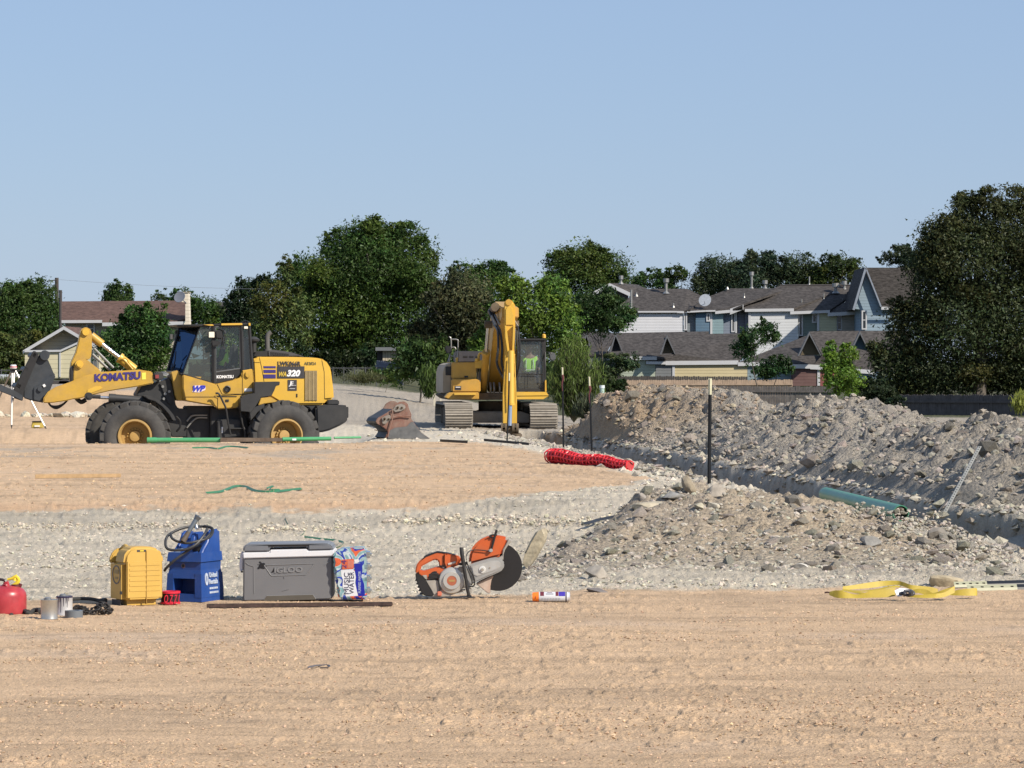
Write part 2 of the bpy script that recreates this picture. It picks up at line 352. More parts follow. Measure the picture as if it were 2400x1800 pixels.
# the rest of the land out to the horizon, coarse
def outer():
    xs = np.concatenate([-np.geomspace(3000, 30, 26), np.linspace(-24, 24, 9), np.geomspace(30, 3000, 26)])
    ys = np.concatenate([np.linspace(-400, 0, 6), np.linspace(8, 100, 12), np.geomspace(110, 4000, 34)])
    Y, X = np.meshgrid(ys, xs, indexing='ij'); Z = hbase(X, Y)-.06
    Z = np.where((np.abs(X/np.maximum(Y, 1)) < .14) & (Y > 16) & (Y < 350), Z-3.0, Z)
    c, o = ground_color(X, Y); gr = ss(130, 160, Y)[..., None]; c = c*(1-gr)+np.array((.10, .11, .05))*gr
    nr, nc = X.shape; i = np.arange(nr-1)[:, None]*nc+np.arange(nc-1)[None]
    return grid_mesh('terrain', np.stack([X, Y, Z], -1).reshape(-1, 3), np.stack([i, i+1, i+nc+1, i+nc], -1).reshape(-1, 4), c.reshape(-1, 3))
tag(mesh_obj('terrain', outer(), None, DIRT), kind='structure')

# ------------------------------------------------------------------ spoil heaps
def pile_h(X, Y, which):
    if which == 'r':
        h, t = ridge(X, Y, RIDGE, 2.6, 2.9, .95)
        k = fbm(X*.7, Y*.45, 81, 4)-.5; h2 = h*(1+.40*k)+ss(.0, .5, 1-t)*(.26*(fbm(X*2.0, Y*1.6, 82, 4)-.5)+.26*(np.abs(fbm(X*4, Y*3, 83, 3)-.5)*2-.3)+.16*(fbm(X*8, Y*5, 93, 3)-.5))
    else:
        h, t = ridge(X, Y, MOUND, 4.6, 1.9, 1.0, [.7, 1.2, 1.9, 2.8, 3.6, 4.2, 4.6, 5.0, 5.6, 6.2, 5.7, 3.0])
        k = fbm(X*1.1, Y*.9, 84, 4)-.5; h2 = h*(1+.35*k)+ss(.0, .4, 1-t)*(.12+.88*ss(.05, .25, h))*(.16*(fbm(X*2.4, Y*2.0, 85, 4)-.5)+.09*(np.abs(fbm(X*7, Y*6, 86, 3)-.5)*2-.35)+.05*(fbm(X*16, Y*11, 91, 2)-.5))
    if which != 'r':
        f = ss(-.35, .45, X-np.interp(Y, [26, 29, 31, 33, 36], [.05, .15, .5, 1.0, 1.2])+.3*(fbm(X*2, Y*2, 99, 2)-.5)); h2 = h2*f; t = np.where(f < .06, 1.5, t)
    return h2, t
def pile_mesh(name, x0, x1, y0, y1, dx, dy, which):
    X, Y = np.meshgrid(np.arange(x0, x1, dx), np.arange(y0, y1, dy)); 
    Y = Y+0*X; h, t = pile_h(X, Y, which); lim = ss(0, .12, 1-t)
    z = hbase(X, Y)+h*lim+.06*(fbm(X*12, Y*9, 87, 3)-.5)*lim-(1-lim)*.12
    _, d, w = trench(X, Y); cut = ss(.0, .5, d-w) if which == 'r' else 1-ss(-1.6, -.15, d)
    z = z*cut+(hbase(X, Y)-.05)*(1-cut)
    jx = (fbm(X*4, Y*4, 88, 2)-.5)*.12; V = np.stack([X+jx, Y, z], -1)
    br = ss(.45, .62, fbm(X*.35, Y*.25, 89, 3))[..., None]
    c = S_COL*(1.0+.25*(fbm(X*1.2, Y*1.0, 90, 4)-.5)[..., None])
    if which == 'r':
        warm = (ss(68, 74, Y)*(1-ss(-2.2, -.2, X-np.interp(Y, [60, 85], [7.5, 3.2]))))[..., None]
        c = c*(1-warm)+np.array((.34, .255, .17))*warm; c = c*(1-.35*br)+np.array((.33, .285, .225))*.35*br
    else: c = c*1.22; c = c*(1-.6*br)+np.array((.42, .37, .29))*.6*br; z_ = ss(27.0, 30.5, Y)[..., None]; c = c*(.84+.16*z_); c = c*np.array((1.10, 1.02, .93)); e_ = 1-ss(.0, .10, h)[..., None]; c = c*(1-.7*e_)+G_COL*.92*.7*e_
    nr, nc = X.shape; i = np.arange(nr-1)[:, None]*nc+np.arange(nc-1)[None]; F = np.stack([i, i+1, i+nc+1, i+nc], -1).reshape(-1, 4)
    dn = (d if which == 'm' else w-d).ravel(); keep = (t.ravel() < 1.02)[F].any(1) & (dn < -.04)[F].all(1); return grid_mesh(name, V.reshape(-1, 3), F[keep], c.reshape(-1, 3))
heap = mesh_obj('spoil_pile', pile_mesh('spoil_pile', .2, 11.5, 39, 87, .065, .11, 'r'), None, SPOIL)
tag(heap, 'long heap of grey and brown broken rock and clay beyond the trench', 'spoil pile')
mound = mesh_obj('rubble_mound', pile_mesh('rubble_mound', -1.4, 5.8, 25.6, 37.8, .035, .05, 'm'), None, SPOIL)
tag(mound, 'low rubble mound topped by boulders between the dirt pad and the trench', 'rubble mound')

# stones ------------------------------------------------------------
_t = (1+5**.5)/2
ICO_V = np.array([(-1, _t, 0), (1, _t, 0), (-1, -_t, 0), (1, -_t, 0), (0, -1, _t), (0, 1, _t), (0, -1, -_t), (0, 1, -_t), (_t, 0, -1), (_t, 0, 1), (-_t, 0, -1), (-_t, 0, 1)])/math.sqrt(1+_t*_t)
ICO_F = np.array([(0, 11, 5), (0, 5, 1), (0, 1, 7), (0, 7, 10), (0, 10, 11), (1, 5, 9), (5, 11, 4), (11, 10, 2), (10, 7, 6), (7, 1, 8), (3, 9, 4), (3, 4, 2), (3, 2, 6), (3, 6, 8), (3, 8, 9), (4, 9, 5), (2, 4, 11), (6, 2, 10), (8, 6, 7), (9, 8, 1)])
OCT_V = np.array([(1, 0, 0), (-1, 0, 0), (0, 1, 0), (0, -1, 0), (0, 0, 1), (0, 0, -1)], float); OCT_F = np.array([(0, 2, 4), (2, 1, 4), (1, 3, 4), (3, 0, 4), (2, 0, 5), (1, 2, 5), (3, 1, 5), (0, 3, 5)])
def stones_mesh(name, P, S, cols, seed=1, flat=.65, lo=False):
    """P (n,3) positions, S (n) radii: one joined mesh of angular stones"""
    rs = np.random.RandomState(seed); n = len(P)
    SV, SF = (OCT_V, OCT_F) if lo else (ICO_V, ICO_F); m = len(SV)
    V = np.repeat(SV[None], n, 0)*(1+rs.uniform(-.38, .30, (n, m, 1))); V = V+(rs.uniform(-.25, .25, (n, m, 3)) if lo else 0)
    V = V*np.stack([rs.uniform(.75, 1.35, n), rs.uniform(.75, 1.25, n), rs.uniform(flat*.7, flat*1.25, n)], -1)[:, None]
    a = rs.uniform(0, 6.28, n); b = rs.uniform(-.5, .5, n); ca, sa, cb, sb = np.cos(a), np.sin(a), np.cos(b), np.sin(b)
    x, y, z = V[..., 0].copy(), V[..., 1].copy(), V[..., 2].copy()
    y, z = y*cb[:, None]-z*sb[:, None], y*sb[:, None]+z*cb[:, None]; x, y = x*ca[:, None]-y*sa[:, None], x*sa[:, None]+y*ca[:, None]
    V = np.stack([x, y, z], -1)*S[:, None, None]+P[:, None]
    F = SF[None]+(np.arange(n)*m)[:, None, None]
    return grid_mesh(name, V.reshape(-1, 3), F.reshape(-1, 3), np.repeat(cols, m, 0), smooth=False)
def stone_cols(rs, n, base, v=.25):
    c = np.array(base)[None]*(1+rs.uniform(-v, v, (n, 1))); c = c*(1+rs.uniform(-.05, .05, (n, 3))); return np.clip(c, .03, .7)
rs = np.random.RandomState(7)
def scatter(n, xf, yr, zf, smin, smax, base, name, label, seed, v=.25, power=2.2, flat=.65, parent=None, keep=None):
    Y = rs.uniform(yr[0]**.5, yr[1]**.5, n)**2 if yr[0] > 0 else rs.uniform(*yr, n)
    X = xf(Y, rs.uniform(0, 1, n)); 
    if keep is not None: k = keep(X, Y); X, Y = X[k], Y[k]
    n = len(X); S = smin+(smax-smin)*rs.uniform(0, 1, n)**power; Z = zf(X, Y)+S*.15
    me = stones_mesh(name, np.stack([X, Y, Z], -1), S, stone_cols(rs, n, base, v), seed, flat, True)
    o = mesh_obj(name, me, parent, ROCK); return tag(o, label, kind='stuff')
fr = lambda Y, r: (r*2-1)*.165*Y
gzz = lambda X, Y: hbase(X, Y)+trench(X, Y)[0]
def in_gravel(X, Y):
    near, pad, back, n, n2 = ground_zone(X, Y); cl = fbm(X*1.1+5, Y*.8, 95, 3)
    bank = np.exp(-((Y-36.6)/1.2)**2)
    return (near < .5) & (pad < .4) & (trench(X, Y)[1] < -.12) & ~((X > 3.2) & (Y > 34.6)) & (rs.uniform(0, 1, len(X)) < .25+.9*ss(.42, .62, cl)+.5*bank)
scatter(62000, fr, (24.6, 45), gzz, .0035, .026, (.50, .455, .37), 'gravel', 'pale crushed limestone gravel between the two dirt pads', 3, .28, 3.2, keep=in_gravel)
scatter(4200, fr, (45, 86), gzz, .02, .085, (.50, .455, .37), 'gravel', 'pale broken limestone along the trench lip and slope', 4, .28, 2.6,
        keep=lambda X, Y: (ground_zone(X, Y)[1] < .4) & (trench(X, Y)[0] > -.05) & (X > -3.4))
scatter(52000, fr, (13.5, 25.5), gzz, .0022, .011, (.56, .40, .265), 'dirt_clods', 'small tan clods crushed into the near dirt pad', 5, .32, 3.4, keep=lambda X, Y: rs.uniform(0, 1, len(X)) < .20+1.2*ss(.45, .62, fbm(X*.5, Y*1.6, 97, 4)))
scatter(9000, lambda Y, r: (r*1.0-1.0)*.165*Y+.4, (39, 70), gzz, .005, .022, (.55, .39, .245), 'dirt_clods', 'small tan clods scattered over the far dirt pad', 6, .25, 4.0, keep=lambda X, Y: ground_zone(X, Y)[1] > .5)
# row of pale rocks behind the tripod
n = 70; Xr = rs.uniform(-15.5, -8.5, n); Yr = 100+rs.normal(0, .5, n)
tag(mesh_obj('rock_row', stones_mesh('rock_row', np.stack([Xr, Yr, hbase(Xr, Yr)+.05], -1), rs.uniform(.05, .22, n), stone_cols(rs, n, (.46, .42, .34), .2), 8), None, ROCK), 'pale rocks strewn in a line on the far dirt pad', kind='stuff')

for (xa, xb, yc, sy, n, s0, s1, nm) in ((-2.75, -1.55, 36.3, .28, 260, .006, .028, 'small heap of pale stones on the gravel behind the cooler'), (-5.6, -3.6, 36.6, .25, 420, .006, .024, 'loose row of pale stones on the gravel at the left'), (-1.4, 1.3, 37.2, .35, 520, .006, .035, 'pale stones along the foot of the far dirt pad')):
    X = rs.uniform(xa, xb, n); Y = yc+rs.normal(0, sy, n); S = s0+(s1-s0)*rs.uniform(0, 1, n)**2.5
    tag(mesh_obj('stone_row', stones_mesh('stone_row', np.stack([X, Y, hbase(X, Y)+.02+.3*S], -1), S, stone_cols(rs, n, (.52, .46, .36), .25), 9), None, ROCK), nm, kind='stuff')
def heap_stones(parent, which, line, n_small, n_big, off, smallr, bigr, base, seed):
    r2 = np.random.RandomState(seed)
    def pts(n, spread):
        xs = [q[0] for q in line]; ys = [q[1] for q in line]; X = r2.uniform(min(xs)-5, max(xs)+3, n*8); Y = r2.uniform(min(ys)-6, max(ys)+3, n*8)
        h, tt = pile_h(X, Y, which); _, dd, w = trench(X, Y); k = (tt < .97) & ((which == 'r') | (dd < -2.3) | (Y < 32.8)) & ((dd-w > .3) if which == 'r' else (dd < -.5)) & (np.abs(X/Y) < .17); k = np.where(k)[0][:n]
        X, Y, h, tt = X[k], Y[k], h[k], tt[k]; return X, Y, hbase(X, Y)+h*ss(0, .12, 1-tt)
    X, Y, Z = pts(n_small, 1.0); S = smallr[0]+(smallr[1]-smallr[0])*r2.uniform(0, 1, len(X))**3.2
    cc = stone_cols(r2, len(X), base, .22)
    if which == 'r':
        w = (ss(67, 74, Y)*.75)[:, None]; cc = cc*(1-w)+np.array((.36, .275, .185))*(cc/np.array(base))*w; w = ss(.5, .6, fbm(X*.35, Y*.25, 89, 3))[:, None]*.35; cc = cc*(1-w)+np.array((.36, .32, .26))*w
    tag(mesh_obj('rubble', stones_mesh('rubble', np.stack([X, Y, Z+S*.1], -1), S, cc, seed, .6), parent, ROCK), kind='stuff')
    X, Y, Z = pts(n_big, .92); k = ~((Y > 33.2) & (which == 'm')); X, Y, Z = X[k], Y[k], Z[k]; S = bigr[0]+(bigr[1]-bigr[0])*r2.uniform(0, 1, len(X))**3.0
    meshes = []
    for k in range(14):
        meshes.append(stones_mesh('stone', np.zeros((1, 3)), np.array([1.0]), stone_cols(r2, 1, base, .30), seed*100+k, .62)); meshes[-1].materials.append(ROCK)
    for k in range(len(X)):
        o = mesh_obj('stone', meshes[k % 14], parent); o.location = (X[k], Y[k], Z[k]+S[k]*.15); o.scale = (S[k],)*3
        o.rotation_euler = (r2.uniform(-.4, .4), r2.uniform(-.4, .4), r2.uniform(0, 6.28))
heap_stones(heap, 'r', RIDGE, 11000, 300, (2.5, 2.7), (.015, .075), (.06, .17), (.30, .27, .228), 11)
heap_stones(mound, 'm', MOUND, 9000, 300, (4.4, 2.4), (.006, .032), (.03, .085), (.42, .38, .315), 12)

# broken rock along both lips and down the far wall of the trench
def lip_rocks():
    r2 = np.random.RandomState(44); n = 11000; Y = r2.uniform(29**.5, 83**.5, n)**2; d = np.where(r2.uniform(0, 1, n) < .35, r2.uniform(-.5, .03, n), r2.uniform(.75, 2.5, n))
    k = ~((Y > 35) & (Y < 43.5) & (d < .2)); Y, d = Y[k], d[k]; n = len(Y)
    X = 7.70-0.0962*Y+d; Z = hbase(X, Y)+trench(X, Y)[0]+.02; S = .012+.075*r2.uniform(0, 1, n)**3; S = np.where((d < .1) & (Y > 33) & (Y < 47), np.minimum(S, .018), S)
    return stones_mesh('trench_rubble', np.stack([X, Y, Z], -1), S, stone_cols(r2, n, (.34, .305, .255), .3), 45, .6, True)
tag(mesh_obj('trench_rubble', lip_rocks(), None, ROCK), 'broken rock along the lips and wall of the trench', kind='stuff')
# ------------------------------------------------------------------ houses
def siding(name, col, pitch=.2, gap=.10):
    if name in _M: return _M[name]
    m = mat(name, col, .75, 0, .07, .8, dust=.12); N = m.node_tree.nodes; L = m.node_tree.links; b = N['Principled BSDF']
    tc = N.new('ShaderNodeTexCoord'); sx = N.new('ShaderNodeSeparateXYZ'); L.new(tc.outputs['Object'], sx.inputs[0])
    dv = N.new('ShaderNodeMath'); dv.operation = 'DIVIDE'; dv.inputs[1].default_value = pitch; L.new(sx.outputs['Z'], dv.inputs[0])
    frc = N.new('ShaderNodeMath'); frc.operation = 'FRACT'; L.new(dv.outputs[0], frc.inputs[0])
    lt = N.new('ShaderNodeMapRange'); lt.inputs[1].default_value = 0; lt.inputs[2].default_value = gap; lt.inputs[3].default_value = .55; lt.inputs[4].default_value = 1; L.new(frc.outputs[0], lt.inputs[0])
    bn = N.new('ShaderNodeBump'); bn.inputs['Strength'].default_value = 1; bn.inputs['Distance'].default_value = .02; bn.invert = True
    L.new(frc.outputs[0], bn.inputs['Height']); L.new(bn.outputs[0], b.inputs['Normal'])
    src = b.inputs['Base Color'].links[0].from_socket
    sc = N.new('ShaderNodeVectorMath'); sc.operation = 'SCALE'; L.new(src, sc.inputs[0]); L.new(lt.outputs[0], sc.inputs['Scale']); L.new(sc.outputs[0], b.inputs['Base Color'])
    return m
def shingle(name, col, v=.35):
    if name in _M: return _M[name]
    m = mat(name, col, .9, 0, .10, .5, spec=.2); N = m.node_tree.nodes; L = m.node_tree.links; b = N['Principled BSDF']
    tc = N.new('ShaderNodeTexCoord'); mp = N.new('ShaderNodeMapping'); mp.inputs['Scale'].default_value = (3.2, 1.2, 11)
    L.new(tc.outputs['Object'], mp.inputs[0])
    n = N.new('ShaderNodeTexNoise'); n.inputs['Scale'].default_value = 1.3; n.inputs['Detail'].default_value = 3; L.new(mp.outputs[0], n.inputs['Vector'])
    r = N.new('ShaderNodeMapRange'); r.inputs[1].default_value = .35; r.inputs[2].default_value = .65; r.inputs[3].default_value = 1-v; r.inputs[4].default_value = 1+v; L.new(n.outputs['Fac'], r.inputs[0])
    src = b.inputs['Base Color'].links[0].from_socket
    sc = N.new('ShaderNodeVectorMath'); sc.operation = 'SCALE'; L.new(src, sc.inputs[0]); L.new(r.outputs[0], sc.inputs['Scale']); L.new(sc.outputs[0], b.inputs['Base Color'])
    bn = N.new('ShaderNodeBump'); bn.inputs['Distance'].default_value = .03; L.new(n.outputs['Fac'], bn.inputs['Height']); L.new(bn.outputs[0], b.inputs['Normal'])
    return m
Z4 = lambda x, y: (1280+x/2.6976, 600+y/2.6976)
Z5 = lambda x, y: (x/3.95, 600+y/3.95)
Z6 = lambda x, y: (1380+x/5.821, 660+y/5.821)
Z7 = lambda x, y: (1700+x/5.027, 660+y/5.027)
TRIM = mat('trim_paint', (.46, .47, .49), .6, 0, .05, 2, dust=.12); SHG = shingle('grey_shingle', (.060, .054, .051)); SHB = shingle('brown_shingle', (.115, .07, .056), .2)
DARKG = mat('dark_glass', (.02, .025, .03), .08, 0, .2, 1); SHADE = mat('dark_timber', (.05, .045, .045), .8)
GALV = mat('galvanised', (.27, .275, .27), .45, .6, .1, 4, dust=.2)
def wall(h, zc, x0, y0, x1, y1, D, col, name='siding', dep=4.0):
    bm = B(); a = zc(x0, y0); b = zc(x1, y1)
    ppx(bm, [(a[0], a[1]), (b[0], a[1]), (b[0], b[1]), (a[0], b[1])], D, 0, dep)
    return part('wall', bm, siding(name, col), h)
def roofp(h, zc, pts, m=None, th=.14, name='roof'):
    bm = B(); prism3(bm, [U(*zc(x, y), D) for x, y, D in pts], (0, 0, -th)); return part(name, bm, m or SHG, h)
def board(h, zc, x0, y0, x1, y1, D, w=.11, name='fascia', th=.06):
    p = U(*zc(x0, y0), D); q = U(*zc(x1, y1), D); bm = B()
    prism3(bm, [p, q, q-Vector((0, 0, w)), p-Vector((0, 0, w))], (0, th, 0)); return part(name, bm, TRIM, h)
def vboard(h, zc, x0, x1, y0, y1, D, name='corner_board'):
    a = zc(x0, y0); b = zc(x1, y1); bm = B(); ppx(bm, [(a[0], a[1]), (b[0], a[1]), (b[0], b[1]), (a[0], b[1])], D, -.05, .08); return part(name, bm, TRIM, h)
def window(h, zc, x0, y0, x1, y1, D, bars=0):
    a = zc(x0, y0); b = zc(x1, y1); p = U(a[0], a[1], D-.03); q = U(b[0], b[1], D-.03); bm = B(); t = .09
    box(bm, p.x, p.x+t, p.y-.04, p.y+.05, q.z, p.z); box(bm, q.x-t, q.x, p.y-.04, p.y+.05, q.z, p.z)
    box(bm, p.x+t, q.x-t, p.y-.04, p.y+.05, p.z-t, p.z); box(bm, p.x+t, q.x-t, p.y-.04, p.y+.05, q.z, q.z+t)
    w = part('window', bm, TRIM, h); bm = B(); box(bm, p.x+t, q.x-t, p.y-.01, p.y+.02, q.z+t, p.z-t); part('pane', bm, DARKG, w)
    if bars:
        bm = B(); box(bm, p.x+t, q.x-t, p.y-.03, p.y-.012, (p.z+q.z)/2-.03, (p.z+q.z)/2+.03); part('sash_bar', bm, TRIM, w)
def pipe(h, zc, x, y0, y1, D, r=.06, cap=False):
    p = U(*zc(x, y1), D); q = U(*zc(x, y0), D); bm = B(); cyl(bm, p, q, r, 8); cyl(bm, p-Vector((0, 0, .05)), p+Vector((0, 0, .12)), r*2.6, 8, r)
    if cap: cyl(bm, q-Vector((0, 0, .05)), q+Vector((0, 0, .22)), r*2.1, 10)
    part('vent_pipe', bm, GALV, h)
DR, DRI = 236.0, 240.5
def house(name, label, cat, px, py, D, group=None): return thing(name, label, cat, U(px, py, D), group=group)
# white two-storey house at the left of the row, with the small cross gable behind
h = house('townhouse', 'white sided two-storey house half hidden by the green tree, leftmost of the upper row', 'house', 1500, 850, DR)
wall(h, Z6, 420, 425, 1292, 1100, DR, (.52, .53, .56), 'white_siding', 5)
roofp(h, Z6, [(380, 405, DR-.2), (1300, 400, DR-.2), (1570, 212, DRI-1), (1342, 98, DRI), (650, 100, DRI)])
roofp(h, Z6, [(1300, 400, DR-.2), (1390, 372, DR-.3), (1600, 225, DRI-1), (1342, 98, DRI)])
board(h, Z6, 400, 402, 1205, 400, DR-.26); board(h, Z6, 1205, 400, 1300, 404, DR-.26, .14)
roofp(h, Z6, [(290, 22, 242), (650, 38, 246), (820, 105, 245), (565, 155, 242)]); roofp(h, Z6, [(290, 22, 242), (60, 140, 242), (260, 120, 246), (520, 22, 246)])
bm = B(); prism3(bm, [U(*Z6(x, y), 242.6) for x, y in [(290, 40), (100, 140), (100, 330), (540, 330), (540, 160)]], (0, 3, 0)); part('gable_wall', bm, siding('brown_siding', (.12, .10, .10)), h)
for a, b in (((285, 22), (60, 138)), ((285, 22), (565, 150))): board(h, Z6, *a, *b, 241.9, .28, 'rake_board')
window(h, Z6, 245, 100, 370, 235, 242.5)
pipe(h, Z6, 580, 110, 360, DR+.4, .07); pipe(h, Z6, 650, 150, 195, 239, .06); pipe(h, Z6, 1155, 290, 352, DR+.6, .05); pipe(h, Z6, 1055, 0, 155, 239.5, .10, True); pipe(h, Z6, 440, -40, 25, 243, .08, True)
window(h, Z6, 1296, 425, 1342, 665, DR)
# blue house with the satellite dish
h = house('townhouse', 'dark blue and teal sided two-storey house with a satellite dish on its roof', 'house', 1690, 850, DR)
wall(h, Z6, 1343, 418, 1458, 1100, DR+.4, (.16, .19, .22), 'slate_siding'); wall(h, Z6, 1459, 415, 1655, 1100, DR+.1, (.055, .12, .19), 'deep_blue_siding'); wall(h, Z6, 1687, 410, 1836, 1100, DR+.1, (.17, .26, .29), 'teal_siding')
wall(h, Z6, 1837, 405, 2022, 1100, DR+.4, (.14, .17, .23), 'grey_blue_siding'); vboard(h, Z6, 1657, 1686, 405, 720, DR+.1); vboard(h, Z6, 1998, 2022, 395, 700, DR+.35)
window(h, Z6, 1603, 430, 1655, 545, DR+.1); window(h, Z6, 1942, 430, 1996, 690, DR+.4)
roofp(h, Z6, [(1345, 402, DR-.2), (1730, 388, DR-.2), (1925, 380, DR-.2), (2120, 300, DR), (2400, 200, DR+1), (2740, 94, DRI), (1932, 92, DRI), (1580, 225, DRI-1.5)])
board(h, Z6, 1345, 402, 1590, 390, DR-.26); board(h, Z6, 1588, 390, 1728, 388, DR-.26); board(h, Z6, 1725, 402, 1928, 384, DR-.26, .2); board(h, Z6, 1926, 384, 2110, 312, DR-.26, .34)
pipe(h, Z6, 2120, 158, 225, 238, .05); pipe(h, Z6, 1890, 70, 96, 240, .05)
bm = B(); c = U(*Z6(1590, 262), DR+.2); lathe(bm, [(0, 0), (.2, .02), (.36, .08), (.44, .15), (.42, .155), (0, .03)], c, (-.25, -.93, .28), 20)
part('satellite_dish', bm, mat('dish_grey', (.38, .41, .45), .5), h)
bm = B(); tube(bm, [c+Vector((.1, .1, 0)), U(*Z6(1590, 350), DR+.4)], .04); tube(bm, [c+Vector((0, 0, -.3)), c+Vector((-.1, -.5, -.05))], .02); part('dish_mast', bm, GALV, h)
# large white house in the middle of the upper row
h = house('townhouse', 'pale grey-white two-storey house with the widest shingled hip roof in the upper row', 'house', 1810, 850, DR)
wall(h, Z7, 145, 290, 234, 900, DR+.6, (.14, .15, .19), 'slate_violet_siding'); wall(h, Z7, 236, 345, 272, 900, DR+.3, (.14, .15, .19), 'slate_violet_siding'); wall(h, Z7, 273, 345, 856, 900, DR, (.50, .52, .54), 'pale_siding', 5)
vboard(h, Z7, 272, 299, 345, 600, DR); window(h, Z7, 860, 380, 914, 640, DR+.3)
roofp(h, Z7, [(205, 318, DR-.2), (810, 312, DR-.2), (1493, 48, DRI), (640, 50, DRI)]); roofp(h, Z7, [(50, 335, DR-.2), (205, 270, DR-.5), (205, 318, DR-.2), (640, 50, DRI), (560, 80, DRI)])
board(h, Z7, 230, 322, 808, 315, DR-.26, .2); board(h, Z7, 55, 320, 205, 270, DR-.27, .30)
bm = B(); tube(bm, [U(*Z7(640, 46), DRI), U(*Z7(1580, 42), DRI)], .07, 6); part('ridge_cap', bm, SHADE, h)
for x, y0, y1, D, r, cp in ((225, 140, 195, 239, .05, 0), (310, -80, 80, 242, .08, 1), (468, 20, 80, 241, .09, 1), (990, -60, 45, 241, .05, 0), (1300, 55, 130, 239, .12, 1), (1403, 28, 92, 240, .09, 1), (900, 205, 270, 237, .05, 0), (1160, 140, 218, 238, .05, 0)): pipe(h, Z7, x, y0, y1, D, r, bool(cp))
# green / yellow house
h = house('townhouse', 'two-storey house with grey-green and pale yellow siding left of the tall blue gable', 'house', 1950, 850, DR)
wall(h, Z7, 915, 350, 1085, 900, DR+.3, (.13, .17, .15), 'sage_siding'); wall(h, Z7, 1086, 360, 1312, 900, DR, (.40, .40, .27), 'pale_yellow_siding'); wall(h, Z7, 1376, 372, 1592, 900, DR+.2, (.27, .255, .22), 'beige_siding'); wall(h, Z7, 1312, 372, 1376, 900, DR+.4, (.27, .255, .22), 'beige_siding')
window(h, Z7, 1020, 375, 1077, 487, DR+.3); window(h, Z7, 1312, 385, 1377, 575, DR+.35, 1); vboard(h, Z7, 1081, 1107, 358, 580, DR)
roofp(h, Z7, [(765, 350, DR-.22), (1232, 335, DR-.22), (1590, 95, DRI), (1590, 42, DRI+.5), (1495, 50, DRI)]); roofp(h, Z7, [(1207, 370, DR-.24), (1600, 345, DR-.24), (1600, 120, 239), (1500, 190, 238.5)])
board(h, Z7, 765, 352, 1232, 335, DR-.28, .2); board(h, Z7, 1207, 368, 1592, 345, DR-.3, .24)
bm = B(); p = U(*Z7(1450, 160), 238.5); box(bm, p.x-.1, p.x+.75, p.y-.3, p.y+.4, p.z-.25, p.z+.25, .05); part('roof_vent', bm, SHADE, h)
for x, y0, y1 in ((1383, 200, 255), (1470, 205, 265)): pipe(h, Z7, x, y0, y1, 238, .04)
# tall blue gable
h = house('townhouse', 'tall blue sided house with a steep gable beside the big dark tree', 'house', 2080, 850, 232)
bm = B(); prism3(bm, [U(*Z7(x, y), 232) for x, y in [(1668, -120), (1530, 320), (1592, 330), (1592, 900), (2500, 900), (2500, 300), (1838, 300)]], (0, 6, 0)); part('gable_wall', bm, siding('blue_siding', (.20, .28, .35)), h)
roofp(h, Z7, [(1645, -165, 231.7), (2300, -165, 231.9), (2300, 290, 231.6), (1838, 292, 231.6)]); bm = B(); prism3(bm, [U(*Z7(x, y), 231.3) for x, y in [(1645, -168), (1500, 330), (1520, 335), (1655, -140)]], (0, 7, 0)); part('roof', bm, SHG, h)
bm = B(); prism3(bm, [U(*Z7(x, y), 231.2) for x, y in [(1645, -168), (1498, 330), (1524, 337), (1664, -150)]], (0, .08, 0)); part('rake_board', bm, mat('blue_trim', (.22, .25, .30), .6), h)
bm = B(); prism3(bm, [U(*Z7(x, y), 231.2) for x, y in [(1645, -168), (1828, 300), (1846, 300), (1662, -168)]], (0, .08, 0)); part('rake_board', bm, mat('blue_trim', (.22, .25, .30), .6), h)
board(h, Z7, 1838, 296, 2120, 294, 231.2, .2); window(h, Z7, 1606, 340, 1668, 565, 231.9, 1)
# the garages in front
DG = 218.0
def garage(label, px, roofs, walls, gable=None, fas=(), vb=()):
    h = house('garage', label, 'garage', px, 890, DG, 'garages behind the wooden fence')
    for r in roofs: roofp(h, Z4, r)
    for w in walls: wall(h, Z4, *w[:5], w[5], w[6])
    for f in fas: board(h, Z4, *f)
    for v in vb: vboard(h, Z4, *v)
    if gable:
        (ax, ay), (lx, ly), (rx, ry), D, col = gable
        bm = B(); prism3(bm, [U(*Z4(ax, ay+14), D+.5), U(*Z4(lx+8, ly), D+.5), U(*Z4(rx-6, ry), D+.5)], (0, .4, 0)); part('gable_vent', bm, mat('vent_'+str(col[0]), col, .8), h)
        bm = B(); w = 9
        prism3(bm, [U(*Z4(ax, ay), D), U(*Z4(lx-w, ly+4), D), U(*Z4(lx, ly+4), D), U(*Z4(ax, ay+20), D)], (0, .5, 0)); prism3(bm, [U(*Z4(ax, ay), D), U(*Z4(rx+5, ry+4), D), U(*Z4(rx, ry+4), D), U(*Z4(ax, ay+20), D)], (0, .5, 0))
        part('rake_board', bm, mat('rake_grey', (.11, .115, .125), .7), h)
    return h
garage('shingled garage end behind the feathery shrub, leftmost of the lower row', 1375, [[(160, 475, 224), (440, 487, 223), (372, 620, DG-.12), (160, 620, DG-.12)]], [(200, 620, 372, 760, DG, (.14, .15, .15), 'olive_siding')], ((256, 488), (236, 555), (275, 568), DG+1, (.03, .03, .04)))
garage('garage with pale green siding half hidden by bushes', 1490, [[(440, 487, 223), (1030, 476, 224), (760, 640, DG-.12), (380, 640, DG-.12)]],
       [(372, 648, 464, 762, DG+.3, (.15, .16, .18), 'slate_siding2'), (465, 650, 690, 762, DG, (.30, .34, .27), 'pale_green_siding')], ((440, 487), (408, 603), (480, 600), DG-1, (.02, .022, .03)), [(380, 636, 700, 636, DG-.18, .22)])
